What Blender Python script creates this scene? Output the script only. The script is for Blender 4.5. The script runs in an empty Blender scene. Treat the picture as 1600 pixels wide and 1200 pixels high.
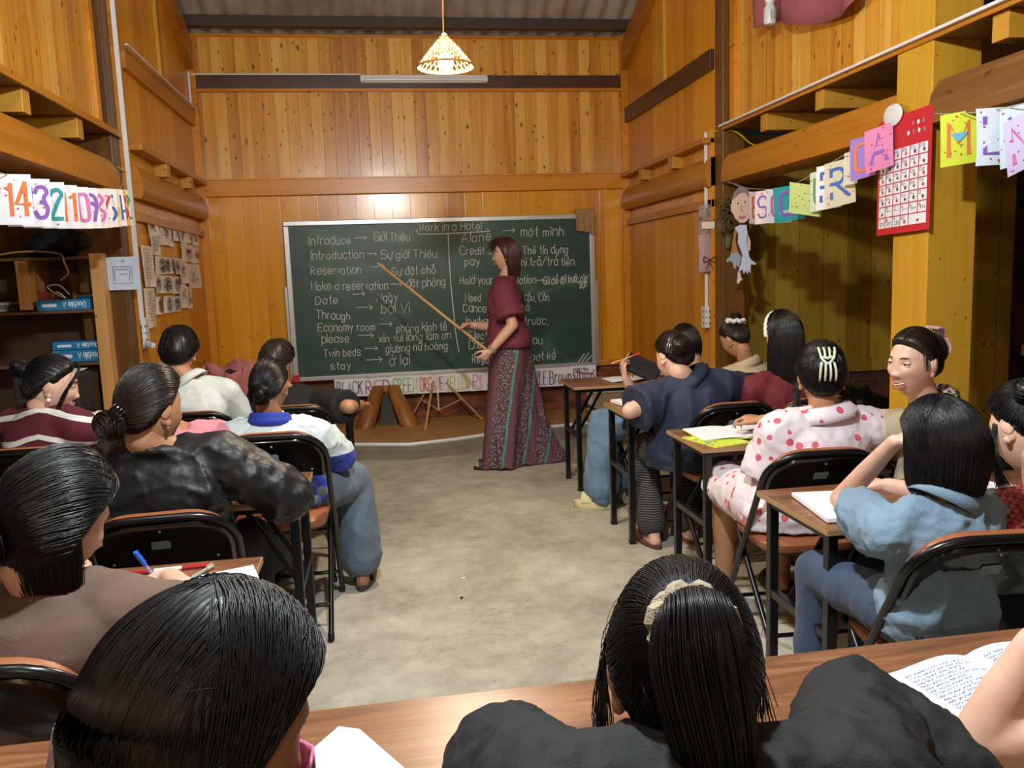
import bpy, math, random, unicodedata
import numpy as np
from mathutils import Vector, Matrix

random.seed(7)
RNG = np.random.default_rng(7)
scn = bpy.context.scene
COL = scn.collection

# ------------------------------------------------------------------ camera
F_PX = 1294.0
YAW, PITCH, ROLL = [math.radians(a) for a in (8.84, 7.58, 2.06)]
CAM = np.array([0.0, 0.0, 1.5])
def _axes():
    cy, sy, cp, sp, cr, sr = math.cos(YAW), math.sin(YAW), math.cos(PITCH), math.sin(PITCH), math.cos(ROLL), math.sin(ROLL)
    f = np.array([sy * cp, cy * cp, -sp]); r = np.array([cy, -sy, 0.0]); d = np.cross(f, r)
    return np.array([cr * r + sr * d, -sr * r + cr * d, f])
AX = _axes()
cd = bpy.data.cameras.new('camera'); cd.sensor_fit = 'HORIZONTAL'; cd.sensor_width = 36.0
cd.lens = F_PX * 36.0 / 1600.0; cd.clip_start = 0.05; cd.clip_end = 60
co = bpy.data.objects.new('camera', cd); COL.objects.link(co)
m3 = Matrix([[AX[0][i], -AX[1][i], -AX[2][i]] for i in range(3)])
co.matrix_world = Matrix.Translation(Vector(CAM)) @ m3.to_4x4()
scn.camera = co
def ray(u, v): return AX.T @ np.array([(u - 800) / F_PX, (v - 600) / F_PX, 1.0])
def ony(u, v, y): k = ray(u, v); return CAM + k * (y / k[1])        # photo point on the plane Y = y
def onz(u, v, z): k = ray(u, v); return CAM + k * ((z - CAM[2]) / k[2])
def onx(u, v, x): k = ray(u, v); return CAM + k * (x / k[0])

# ------------------------------------------------------------------ light and exposure
w = bpy.data.worlds.new('night'); scn.world = w; w.use_nodes = True
w.node_tree.nodes['Background'].inputs[0].default_value = (0.55, 0.65, 1.0, 1)
w.node_tree.nodes['Background'].inputs[1].default_value = 0.003
scn.view_settings.view_transform = 'Standard'; scn.view_settings.look = 'None'
scn.view_settings.gamma = 1.0; scn.view_settings.use_curve_mapping = False
scn.view_settings.exposure = 1.7
def lamp(name, loc, power, color, radius):
    l = bpy.data.lights.new(name, 'POINT'); l.energy = power; l.color = color; l.shadow_soft_size = radius
    o = bpy.data.objects.new(name, l); o.location = loc; COL.objects.link(o); return o
PEND = (0.364, 4.0, 2.50)
lamp('pendant_light', (PEND[0], PEND[1], PEND[2] - 0.005), 120, (1.0, 0.84, 0.64), 0.045)
lamp('rear_lamp_light', (0.16, 1.50, 2.90), 98, (0.86, 0.96, 1.0), 0.06)
lamp('left_panel_fill', (-0.95, 1.7, 3.15), 14, (1.0, 0.93, 0.80), 0.06)  # unseen fill light, added to brighten the left loft panel
lamp('far_rear_lamp_light', (-0.2, -3.2, 2.9), 30, (1.0, 0.90, 0.75), 0.08)

# ------------------------------------------------------------------ mesh helpers
def nrm(v):
    v = np.asarray(v, float); n = np.linalg.norm(v); return v / n if n > 1e-9 else v
def frame(d, up=(0, 0, 1)):
    d = nrm(d); s = np.cross(d, up)
    if np.linalg.norm(s) < 1e-3: s = np.cross(d, (0, 1, 0))
    s = nrm(s); return s, np.cross(s, d), d          # side, up, dir
def rotz(a): c, s = math.cos(a), math.sin(a); return np.array([[c, -s, 0], [s, c, 0], [0, 0, 1.0]])
def rotx(a): c, s = math.cos(a), math.sin(a); return np.array([[1.0, 0, 0], [0, c, -s], [0, s, c]])
def roty(a): c, s = math.cos(a), math.sin(a); return np.array([[c, 0, s], [0, 1.0, 0], [-s, 0, c]])
def smooth_path(pts, n=6):
    P = np.asarray(pts, float); k = len(P)
    if k < 3: return P
    out = []
    for i in range(k - 1):
        p0, p1, p2, p3 = P[max(i - 1, 0)], P[i], P[i + 1], P[min(i + 2, k - 1)]
        for t in np.linspace(0, 1, n, endpoint=False):
            out.append(0.5 * (2 * p1 + (p2 - p0) * t + (2 * p0 - 5 * p1 + 4 * p2 - p3) * t * t + (3 * p1 - p0 - 3 * p2 + p3) * t ** 3))
    out.append(P[-1]); return np.array(out)

class G:
    def __init__(s): s.v = []; s.f = []; s.n = 0; s.mi = []; s.cur = 0
    def add(s, v, f, mi=None):
        v = np.asarray(v, float); s.v.append(v)
        s.f += [tuple(i + s.n for i in q) for q in f]; s.mi += [s.cur if mi is None else mi] * len(f); s.n += len(v); return s
    def mat(s, i): s.cur = i; return s
    def box(s, c, size, R=None):
        h = np.array(size) / 2.0
        v = np.array([[x, y, z] for x in (-1, 1) for y in (-1, 1) for z in (-1, 1)]) * h
        if R is not None: v = v @ np.asarray(R).T
        return s.add(v + np.asarray(c, float), [(0, 1, 3, 2), (4, 6, 7, 5), (0, 4, 5, 1), (2, 3, 7, 6), (0, 2, 6, 4), (1, 5, 7, 3)])
    def box2(s, a, b): a = np.array(a, float); b = np.array(b, float); return s.box((a + b) / 2, np.abs(b - a))
    def bar(s, p0, p1, wd, ht, up=(0, 0, 1)):
        p0 = np.asarray(p0, float); p1 = np.asarray(p1, float); sd, u, d = frame(p1 - p0, up)
        v = [p + sd * a * wd / 2 + u * b * ht / 2 for p in (p0, p1) for a, b in ((-1, -1), (1, -1), (1, 1), (-1, 1))]
        return s.add(v, [(3, 2, 1, 0), (4, 5, 6, 7), (0, 1, 5, 4), (1, 2, 6, 5), (2, 3, 7, 6), (3, 0, 4, 7)])
    def loft(s, secs, closed=False, cap=True):
        n = len(secs[0]); k = len(secs); v = np.concatenate([np.asarray(q, float) for q in secs]); f = []
        for i in range(k if closed else k - 1):
            a = i * n; b = ((i + 1) % k) * n
            for j in range(n): f.append((a + j, a + (j + 1) % n, b + (j + 1) % n, b + j))
        if cap and not closed: f.append(tuple(range(n - 1, -1, -1))); f.append(tuple(range((k - 1) * n, k * n)))
        return s.add(v, f)
    def tube(s, path, r, n=8, closed=False, flat=1.0):
        P = np.asarray(path, float); k = len(P); R = np.full(k, r) if np.isscalar(r) else np.asarray(r, float)
        secs = []; up = None
        for i in range(k):
            if closed: d = P[(i + 1) % k] - P[i - 1]
            else: d = P[min(i + 1, k - 1)] - P[max(i - 1, 0)]
            d = nrm(d)
            if up is None:
                sd, up, _ = frame(d)
            else:
                up = nrm(up - d * (up @ d)); sd = np.cross(d, up)
            a = np.arange(n) * 2 * math.pi / n
            secs.append(P[i] + R[i] * (np.outer(np.cos(a), sd) + flat * np.outer(np.sin(a), up)))
        return s.loft(secs, closed)
    def ell(s, c, r, R=None, n=20, m=12):
        th = np.linspace(0, math.pi, m + 1); ph = np.arange(n) * 2 * math.pi / n
        r = np.array([r] * 3 if np.isscalar(r) else r, float)
        v = [[0, 0, 1.0]] + [[math.sin(t) * math.cos(p), math.sin(t) * math.sin(p), math.cos(t)] for t in th[1:-1] for p in ph] + [[0, 0, -1.0]]
        v = np.array(v) * r
        if R is not None: v = v @ np.asarray(R).T
        f = [(0, 1 + j, 1 + (j + 1) % n) for j in range(n)]
        for i in range(m - 2):
            a = 1 + i * n; b = a + n
            f += [(a + j, b + j, b + (j + 1) % n, a + (j + 1) % n) for j in range(n)]
        a = 1 + (m - 2) * n; e = len(v) - 1
        f += [(a + j, e, a + (j + 1) % n) for j in range(n)]
        return s.add(v + np.asarray(c, float), f)
    def cone(s, p0, p1, r0, r1, n=16, caps=True):
        # tapered capsule (round cone)
        p0 = np.asarray(p0, float); p1 = np.asarray(p1, float); sd, up, d = frame(p1 - p0); a = np.arange(n) * 2 * math.pi / n
        ring = np.outer(np.cos(a), sd) + np.outer(np.sin(a), up); secs = []
        if caps:
            for t in (-80, -55, -28): secs.append(p0 + r0 * (math.cos(math.radians(t)) * ring + math.sin(math.radians(t)) * d))
        for t in np.linspace(0, 1, 4): secs.append(p0 + (p1 - p0) * t + (r0 + (r1 - r0) * t) * ring)
        if caps:
            for t in (28, 55, 80): secs.append(p1 + r1 * (math.cos(math.radians(t)) * ring + math.sin(math.radians(t)) * d))
        return s.loft(secs)
    def lathe(s, prof, c=(0, 0, 0), n=24, R=None):
        a = np.arange(n) * 2 * math.pi / n; secs = []
        for r, z in prof:
            q = np.stack([r * np.cos(a), r * np.sin(a), np.full(n, z)], 1)
            if R is not None: q = q @ np.asarray(R).T
            secs.append(q + np.asarray(c, float))
        return s.loft(secs)
    def grid(s, P):                 # P [i][j] 3-vectors, open sheet
        P = np.asarray(P, float); a, b = P.shape[:2]
        return s.add(P.reshape(-1, 3), [(i * b + j, i * b + j + 1, (i + 1) * b + j + 1, (i + 1) * b + j) for i in range(a - 1) for j in range(b - 1)])
    def sheet(s, P, t):             # sheet with thickness
        P = np.asarray(P, float); a, b = P.shape[:2]
        du = np.gradient(P, axis=0); dv = np.gradient(P, axis=1); N = np.cross(du, dv); N /= np.linalg.norm(N, axis=2, keepdims=True) + 1e-9
        s.grid(P); Q = P - N * t; n0 = s.n - a * b
        s.add(Q.reshape(-1, 3), [((i + 1) * b + j, (i + 1) * b + j + 1, i * b + j + 1, i * b + j) for i in range(a - 1) for j in range(b - 1)])
        n1 = n0 + a * b; ring = [j for j in range(b)] + [i * b + b - 1 for i in range(1, a)] + [(a - 1) * b + j for j in range(b - 2, -1, -1)] + [i * b for i in range(a - 2, 0, -1)]
        for q in range(len(ring)):
            u, w_ = ring[q], ring[(q + 1) % len(ring)]
            s.f.append((n0 + w_, n0 + u, n1 + u, n1 + w_)); s.mi.append(s.cur)
        return s
    def poly(s, pts, d):            # planar outline extruded by vector d
        P = np.asarray(pts, float); n = len(P); d = np.asarray(d, float)
        f = [tuple(range(n)), tuple(range(2 * n - 1, n - 1, -1))] + [(j, j + n, (j + 1) % n + n, (j + 1) % n) for j in range(n)]
        return s.add(np.concatenate([P, P + d]), f)
    def mesh(s, name='m'):
        me = bpy.data.meshes.new(name); V = np.concatenate(s.v) if s.v else np.zeros((0, 3))
        me.from_pydata(V.tolist(), [], s.f); me.polygons.foreach_set('material_index', s.mi); me.update(); return me

def tag(o, label=None, cat=None, group=None, kind=None):
    if label: o['label'] = label
    if cat: o['category'] = cat
    if group: o['group'] = group
    if kind: o['kind'] = kind
    return o
def empty(name, loc, label, cat, group=None):
    o = bpy.data.objects.new(name, None); COL.objects.link(o); o.location = loc; o.empty_display_size = 0.1
    return tag(o, label, cat, group)
def wloc(o):
    v = np.zeros(3)
    while o is not None: v += np.array(o.location); o = o.parent
    return v
def fix_normals(me):
    import bmesh
    bm = bmesh.new(); bm.from_mesh(me); bmesh.ops.recalc_face_normals(bm, faces=bm.faces); bm.to_mesh(me); bm.free()
def obj(name, g, mats, parent=None, smooth=True, bevel=0.0, local=False, origin=None, angle=40, fix=True):
    """one mesh object from a G (or a Mesh); coordinates are world ones unless local"""
    me = g.mesh(name) if isinstance(g, G) else g
    base = np.zeros(3)
    if not local:
        if parent is not None: base = wloc(parent)
        elif origin is not None: base = np.array(origin, float)
        if base.any(): me.transform(Matrix.Translation(Vector(-base)))
    if fix: fix_normals(me)
    for m in (mats if isinstance(mats, (list, tuple)) else [mats]): me.materials.append(m)
    o = bpy.data.objects.new(name, me); COL.objects.link(o)
    if parent is not None: o.parent = parent
    elif not local and origin is not None: o.location = origin
    if smooth:
        me.polygons.foreach_set('use_smooth', [True] * len(me.polygons))
        if angle < 180: me.set_sharp_from_angle(angle=math.radians(angle))
    if bevel:
        b = o.modifiers.new('bevel', 'BEVEL'); b.width = bevel; b.segments = 2; b.limit_method = 'ANGLE'; b.angle_limit = math.radians(50)
    return o
def struct(name, g, m, **k):
    return tag(obj(name, g, m, smooth=k.pop('smooth', False), **k), kind='structure')
def copy_tree(o, parent=None):
    c = o.copy(); COL.objects.link(c); c.parent = parent
    for ch in list(o.children): copy_tree(ch, c)
    return c
def remesh(g, voxel, it=6, fac=0.5):
    """melt overlapping closed shapes into one continuous surface"""
    me = g.mesh('melt'); fix_normals(me); o = bpy.data.objects.new('melt', me); COL.objects.link(o)
    r = o.modifiers.new('r', 'REMESH'); r.mode = 'VOXEL'; r.voxel_size = voxel
    if it: s_ = o.modifiers.new('s', 'SMOOTH'); s_.factor = fac; s_.iterations = it
    dg = bpy.context.evaluated_depsgraph_get(); dg.update()
    out = bpy.data.meshes.new_from_object(o.evaluated_get(dg), depsgraph=dg)
    bpy.data.objects.remove(o); bpy.data.meshes.remove(me); return out
def mverts(me):
    v = np.empty(len(me.vertices) * 3); me.vertices.foreach_get('co', v); return v.reshape(-1, 3)
def mnorms(me):
    v = np.empty(len(me.vertices) * 3); me.vertices.foreach_get('normal', v); return v.reshape(-1, 3)
def setv(me, v): me.vertices.foreach_set('co', np.asarray(v, float).ravel()); me.update()
def wob(p, sc, seed=0):
    """cheap smooth vector noise in -1..1"""
    r = np.random.default_rng(seed); p = np.asarray(p) * sc; out = 0
    for k in range(5):
        d = r.normal(size=3); d /= np.linalg.norm(d); fq = 1.0 + 0.55 * k
        q = p @ d * fq + r.uniform(0, 6.28); q = q + 0.9 * np.sin(p @ np.roll(d, 1) * fq * 1.3 + r.uniform(0, 6.28))
        out = out + np.sin(q) / (1 + 0.35 * k)
    return out / 2.6
def folds(me, amp, sc, seed=0, stretch=(1, 1, 1)):
    v = mverts(me); n = mnorms(me); p = v * np.array(stretch)
    a = wob(p, sc, seed); b = wob(p, sc * 2.1, seed + 5)
    h = np.clip(1 - np.abs(a) * 1.3, 0, 1) ** 2 * 1.3 + 0.5 * np.clip(1 - np.abs(b) * 1.3, 0, 1) ** 2 - 0.55
    setv(me, v + n * (h * amp)[:, None])

# ------------------------------------------------------------------ materials
def newmat(name):
    m = bpy.data.materials.new(name); m.use_nodes = True; nt = m.node_tree
    return m, nt, nt.nodes['Principled BSDF']
def N(nt, t, **k):
    n = nt.nodes.new(t)
    for a, b in k.items():
        if a.startswith('i_'):
            key = a[2:]; n.inputs[int(key) if key.isdigit() else key.replace('_', ' ')].default_value = b
        else: setattr(n, a, b)
    return n
def L(nt, a, b): nt.links.new(a, b)
def srgb(h):
    if isinstance(h, str):
        c = [int(h[i:i + 2], 16) / 255 for i in (0, 2, 4)]
    else: c = list(h)
    return tuple([(x / 12.92 if x <= 0.04045 else ((x + 0.055) / 1.055) ** 2.4) for x in c]) + (1.0,)
def ramp(nt, fac, stops):
    r = N(nt, 'ShaderNodeValToRGB'); e = r.color_ramp.elements
    while len(e) < len(stops): e.new(0.5)
    for q, (p, c) in zip(e, stops): q.position = p; q.color = c
    if fac is not None: L(nt, fac, r.inputs[0])
    return r
def plain(name, col, rough=0.5, metal=0.0, spec=0.5, bump=0.0, bscale=200.0, var=0.0, vscale=8.0, emit=None, sheen=0.0, coat=0.0):
    m, nt, b = newmat(name); c = srgb(col)
    b.inputs['Base Color'].default_value = c; b.inputs['Roughness'].default_value = rough; b.inputs['Metallic'].default_value = metal
    b.inputs['Specular IOR Level'].default_value = spec; b.inputs['Sheen Weight'].default_value = sheen; b.inputs['Coat Weight'].default_value = coat
    tc = N(nt, 'ShaderNodeTexCoord')
    if var:
        n = N(nt, 'ShaderNodeTexNoise', i_Scale=vscale, i_Detail=5.0); L(nt, tc.outputs['Object'], n.inputs['Vector'])
        r = ramp(nt, n.outputs[0], [(0.3, tuple(x * (1 - var) for x in c[:3]) + (1,)), (0.7, tuple(min(1, x * (1 + var)) for x in c[:3]) + (1,))]); L(nt, r.outputs[0], b.inputs['Base Color'])
    if bump:
        n = N(nt, 'ShaderNodeTexNoise', i_Scale=bscale, i_Detail=4.0); L(nt, tc.outputs['Object'], n.inputs['Vector'])
        bp = N(nt, 'ShaderNodeBump', i_Strength=bump, i_Distance=0.004); L(nt, n.outputs[0], bp.inputs['Height']); L(nt, bp.outputs[0], b.inputs['Normal'])
    if emit:
        b.inputs['Emission Color'].default_value = srgb(emit[0]); b.inputs['Emission Strength'].default_value = emit[1]
    return m
def math_(nt, op, a, b=None, c=None):
    n = N(nt, 'ShaderNodeMath', operation=op)
    for i, x in enumerate((a, b, c)):
        if x is None: continue
        if hasattr(x, 'default_value') or hasattr(x, 'links'): L(nt, x, n.inputs[i])
        else: n.inputs[i].default_value = x
    return n.outputs[0]
def wood(name, across='X', grain='Z', width=0.12, cols=('8a5a1e', 'b9812e', 'cf9a45'), knots=0.5, rough=0.32, groove=0.5, gscale=1.0, dark='3a2008', coat=0.0):
    """boards: 'across' is the axis that counts boards, 'grain' the axis the fibres run along"""
    m, nt, b = newmat(name); tc = N(nt, 'ShaderNodeTexCoord'); sp = N(nt, 'ShaderNodeSeparateXYZ'); L(nt, tc.outputs['Object'], sp.inputs[0])
    u = sp.outputs[across]; g = sp.outputs[grain]; other = [a for a in 'XYZ' if a not in (across, grain)][0]; o_ = sp.outputs[other]
    uw = math_(nt, 'DIVIDE', u, width); idx = math_(nt, 'FLOOR', uw); fr = math_(nt, 'FRACT', uw)
    wn = N(nt, 'ShaderNodeTexWhiteNoise', noise_dimensions='1D'); L(nt, idx, wn.inputs['W'])
    cmb = N(nt, 'ShaderNodeCombineXYZ')
    L(nt, math_(nt, 'MULTIPLY', u, 22.0 * gscale), cmb.inputs[0]); L(nt, math_(nt, 'MULTIPLY_ADD', wn.outputs['Value'], 37.0, math_(nt, 'MULTIPLY', g, 1.1 * gscale)), cmb.inputs[1]); L(nt, math_(nt, 'MULTIPLY', o_, 22.0 * gscale), cmb.inputs[2])
    n1 = N(nt, 'ShaderNodeTexNoise', i_Scale=1.0, i_Detail=6.0, i_Distortion=0.6); L(nt, cmb.outputs[0], n1.inputs['Vector'])
    # broad streaks
    cm2 = N(nt, 'ShaderNodeCombineXYZ'); L(nt, math_(nt, 'MULTIPLY', u, 5.0), cm2.inputs[0]); L(nt, math_(nt, 'MULTIPLY_ADD', wn.outputs['Value'], 91.0, math_(nt, 'MULTIPLY', g, 0.5)), cm2.inputs[1])
    n2 = N(nt, 'ShaderNodeTexNoise', i_Scale=1.0, i_Detail=3.0); L(nt, cm2.outputs[0], n2.inputs['Vector'])
    mixv = math_(nt, 'ADD', math_(nt, 'MULTIPLY', n1.outputs[0], 0.45), math_(nt, 'MULTIPLY', math_(nt, 'ADD', wn.outputs['Value'], n2.outputs[0]), 0.29))
    r = ramp(nt, mixv, [(0.28, srgb(cols[0])), (0.52, srgb(cols[1])), (0.78, srgb(cols[2]))])
    col = r.outputs[0]
    if knots:
        cm3 = N(nt, 'ShaderNodeCombineXYZ'); L(nt, math_(nt, 'MULTIPLY', u, 9.0), cm3.inputs[0]); L(nt, math_(nt, 'MULTIPLY_ADD', wn.outputs['Value'], 13.0, math_(nt, 'MULTIPLY', g, 5.5)), cm3.inputs[1]); L(nt, math_(nt, 'MULTIPLY', o_, 3.0), cm3.inputs[2])
        ds = N(nt, 'ShaderNodeTexNoise', i_Scale=2.5, i_Detail=2.0); L(nt, cm3.outputs[0], ds.inputs['Vector'])
        vm = N(nt, 'ShaderNodeVectorMath', operation='MULTIPLY_ADD'); L(nt, ds.outputs['Color'], vm.inputs[0]); vm.inputs[1].default_value = (0.35, 0.35, 0.35); L(nt, cm3.outputs[0], vm.inputs[2])
        vo = N(nt, 'ShaderNodeTexVoronoi', i_Scale=1.0, voronoi_dimensions='2D'); L(nt, vm.outputs[0], vo.inputs['Vector'])
        sz = math_(nt, 'MULTIPLY', math_(nt, 'FRACT', math_(nt, 'MULTIPLY', vo.outputs['Color'], 7.3)), 0.34 * knots)
        k = math_(nt, 'SUBTRACT', 1.0, N_smooth(nt, vo.outputs['Distance'], sz))
        mx = N(nt, 'ShaderNodeMixRGB'); L(nt, k, mx.inputs[0]); L(nt, col, mx.inputs[1]); mx.inputs[2].default_value = srgb(dark); col = mx.outputs[0]
    gr = math_(nt, 'MINIMUM', fr, math_(nt, 'SUBTRACT', 1.0, fr)); gl = math_(nt, 'SUBTRACT', 1.0, N_smooth(nt, gr, 0.035))
    if groove:
        mx = N(nt, 'ShaderNodeMixRGB'); L(nt, math_(nt, 'MULTIPLY', gl, groove), mx.inputs[0]); L(nt, col, mx.inputs[1]); mx.inputs[2].default_value = srgb(dark); col = mx.outputs[0]
    L(nt, col, b.inputs['Base Color']); b.inputs['Roughness'].default_value = rough; b.inputs['Specular IOR Level'].default_value = 0.4; b.inputs['Coat Weight'].default_value = coat; b.inputs['Coat Roughness'].default_value = 0.16
    hgt = math_(nt, 'SUBTRACT', math_(nt, 'MULTIPLY', n1.outputs[0], 0.25), math_(nt, 'MULTIPLY', gl, groove))
    bp = N(nt, 'ShaderNodeBump', i_Strength=0.35, i_Distance=0.004); L(nt, hgt, bp.inputs['Height']); L(nt, bp.outputs[0], b.inputs['Normal'])
    return m
def N_smooth(nt, x, hi):
    n = N(nt, 'ShaderNodeMapRange', interpolation_type='SMOOTHSTEP'); L(nt, x, n.inputs['Value']); n.inputs['From Min'].default_value = 0.0
    if hasattr(hi, 'links'): L(nt, math_(nt, 'MAXIMUM', hi, 0.0001), n.inputs['From Max'])
    else: n.inputs['From Max'].default_value = hi
    return n.outputs[0]

PINE = ('ac6a1c', 'da9c3a', 'eec468')
ORANGE = ('bc7814', 'e0991f', 'eeb038')
BEAM = ('8f5616', 'b57422', 'c98a34')
M = dict(
    pine_x=wood('knotty_pine_boards', 'X', 'Z', 0.105, PINE, 0.55, 0.28, coat=0.35),
    pine_y=wood('knotty_pine_side_boards', 'Y', 'Z', 0.11, PINE, 0.5, 0.3, coat=0.3),
    orange_x=wood('orange_boards', 'X', 'Z', 0.17, ORANGE, 0.25, 0.26, 0.35, coat=0.35),
    orange_y=wood('orange_side_boards', 'Y', 'Z', 0.19, ('b87216', 'dc9420', 'eaa832'), 0.2, 0.3, 0.35),
    rail_x=wood('rail_wood', 'Z', 'X', 3.0, ('b06a16', 'd48b22', 'dd9c38'), 0.3, 0.3, 0.0),
    beam_y=wood('beam_wood', 'Z', 'Y', 3.0, BEAM, 0.3, 0.35, 0.0),
    rough_y=wood('rough_sawn_beam', 'Z', 'Y', 3.0, ('4a2c14', '7a4f28', 'a87a4c'), 0.5, 0.5, 0.0, 0.8),
    post=wood('post_wood', 'X', 'Z', 3.0, ('a5761c', 'c8952c', 'd6a83e'), 0.25, 0.4, 0.0),
    darkpost=wood('dark_post_wood', 'X', 'Z', 3.0, ('4d3014', '6b4720', '83592a'), 0.3, 0.4, 0.0),
    aisle=wood('aisle_boards', 'X', 'Z', 0.2, ('7d6018', '9c7c26', 'b08f38'), 0.4, 0.4, 0.5),
    aisle_y=wood('aisle_side_boards', 'Y', 'Z', 0.2, ('4d3a18', '6b5424', '7d6430'), 0.4, 0.5, 0.5),
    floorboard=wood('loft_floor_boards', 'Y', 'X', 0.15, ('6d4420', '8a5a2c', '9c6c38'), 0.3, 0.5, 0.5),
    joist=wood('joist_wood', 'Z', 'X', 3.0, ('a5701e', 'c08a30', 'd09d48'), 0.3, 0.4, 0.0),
    darkband=plain('dark_brown_band', '47281c', 0.35, var=0.25, vscale=6),
    white_plastic=plain('white_plastic', 'dcdcdc', 0.35),
    black_metal=plain('black_painted_metal', '0e0e10', 0.28),
    steel=plain('brushed_steel', 'b8b8b8', 0.35, metal=0.9),
    chrome=plain('chrome', 'd8d8d8', 0.12, metal=1.0),
    paper=plain('white_paper', 'eceef4', 0.75, var=0.03, vscale=30),
    black=plain('black', '080808', 0.5),
)
def concrete():
    m, nt, b = newmat('worn_concrete'); tc = N(nt, 'ShaderNodeTexCoord')
    n1 = N(nt, 'ShaderNodeTexNoise', i_Scale=1.1, i_Detail=8.0, i_Roughness=0.62, i_Distortion=0.4); L(nt, tc.outputs['Object'], n1.inputs['Vector'])
    n2 = N(nt, 'ShaderNodeTexNoise', i_Scale=7.0, i_Detail=8.0, i_Roughness=0.7); L(nt, tc.outputs['Object'], n2.inputs['Vector'])
    s = math_(nt, 'ADD', math_(nt, 'MULTIPLY', n1.outputs[0], 0.6), math_(nt, 'MULTIPLY', n2.outputs[0], 0.4))
    r = ramp(nt, s, [(0.33, srgb('857e70')), (0.46, srgb('a69f90')), (0.56, srgb('bbb5a6')), (0.66, srgb('d2cdc2'))])
    # chipped spots
    vo = N(nt, 'ShaderNodeTexNoise', i_Scale=30.0, i_Detail=6.0, i_Roughness=0.7); L(nt, tc.outputs['Object'], vo.inputs['Vector'])
    sp = ramp(nt, vo.outputs[0], [(0.30, (1, 1, 1, 1)), (0.37, (0, 0, 0, 1))])
    mx = N(nt, 'ShaderNodeMixRGB'); L(nt, sp.outputs[0], mx.inputs[0]); L(nt, r.outputs[0], mx.inputs[1]); mx.inputs[2].default_value = srgb('6d624e')
    # peeling edges of old screed
    n3 = N(nt, 'ShaderNodeTexNoise', i_Scale=1.9, i_Detail=5.0, i_Roughness=0.6); L(nt, tc.outputs['Object'], n3.inputs['Vector'])
    ed = ramp(nt, n3.outputs[0], [(0.485, (0, 0, 0, 1)), (0.5, (1, 1, 1, 1)), (0.515, (0, 0, 0, 1))])
    mx2 = N(nt, 'ShaderNodeMixRGB', i_Fac=0.0); L(nt, math_(nt, 'MULTIPLY', ed.outputs[0], 0.2), mx2.inputs[0]); L(nt, mx.outputs[0], mx2.inputs[1]); mx2.inputs[2].default_value = srgb('6f6656')
    L(nt, mx2.outputs[0], b.inputs['Base Color']); b.inputs['Roughness'].default_value = 0.7
    h = math_(nt, 'ADD', math_(nt, 'MULTIPLY', n2.outputs[0], 0.8), math_(nt, 'MULTIPLY', vo.outputs[0], 0.6))
    bp = N(nt, 'ShaderNodeBump', i_Strength=0.5, i_Distance=0.012); L(nt, h, bp.inputs['Height']); L(nt, bp.outputs[0], b.inputs['Normal'])
    return m
def brickmat(name='red_brick', a='96502f', c='5e2e1c', mort='5e4a3c'):
    m, nt, b = newmat(name); tc = N(nt, 'ShaderNodeTexCoord'); sp = N(nt, 'ShaderNodeSeparateXYZ'); L(nt, tc.outputs['Object'], sp.inputs[0])
    cb = N(nt, 'ShaderNodeCombineXYZ'); L(nt, math_(nt, 'ADD', sp.outputs[0], sp.outputs[1]), cb.inputs[0]); L(nt, sp.outputs[2], cb.inputs[1])
    br = N(nt, 'ShaderNodeTexBrick', i_Scale=1.0, i_Mortar_Size=0.006); br.inputs['Brick Width'].default_value = 0.22; br.inputs['Row Height'].default_value = 0.072
    br.inputs['Color1'].default_value = srgb(a); br.inputs['Color2'].default_value = srgb(c); br.inputs['Mortar'].default_value = srgb(mort); br.inputs['Bias'].default_value = -0.1
    L(nt, cb.outputs[0], br.inputs['Vector'])
    n = N(nt, 'ShaderNodeTexNoise', i_Scale=14.0, i_Detail=6.0); L(nt, tc.outputs['Object'], n.inputs['Vector'])
    mx = N(nt, 'ShaderNodeMixRGB', blend_type='MULTIPLY', i_Fac=0.6); L(nt, br.outputs[0], mx.inputs[1]); r = ramp(nt, n.outputs[0], [(0.3, (0.35, 0.35, 0.35, 1)), (0.7, (1.2, 1.2, 1.2, 1))]); L(nt, r.outputs[0], mx.inputs[2])
    L(nt, mx.outputs[0], b.inputs['Base Color']); b.inputs['Roughness'].default_value = 0.8
    bp = N(nt, 'ShaderNodeBump', i_Strength=0.6, i_Distance=0.006); L(nt, br.outputs['Fac'], bp.inputs['Height']); bp.invert = True; L(nt, bp.outputs[0], b.inputs['Normal'])
    return m
M['concrete'] = concrete(); M['brick'] = brickmat()
M['platform'] = plain('platform_earth_brown', 'a57c46', 0.75, var=0.2, vscale=3, bump=0.4, bscale=40)
M['platside'] = plain('platform_grey_render', '7d7466', 0.8, var=0.2, vscale=5, bump=0.4, bscale=40)
M['roof'] = plain('fibre_cement_roof', 'a89c90', 0.8, var=0.3, vscale=2.5)

# ------------------------------------------------------------------ the room
XL, XR, YB = -1.56, 2.46, 8.0
struct('floor', G().box2((-4.2, -4.6, -0.1), (5.4, 8.3, 0.0)), M['concrete'])
def roofz(y): return 3.74 + 0.43 * (YB - y) if y > 2 else 3.74 + 0.43 * 6 - 0.43 * (2 - y)
xs = np.arange(-4.3, 5.5, 0.0225); P = [[(x, y, roofz(y) + 0.022 * math.sin(x * 2 * math.pi / 0.18)) for x in xs] for y in (8.35, 2.0, -4.6)]
struct('ceiling', G().sheet(P, 0.012), M['roof'], smooth=True, angle=60)
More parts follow.
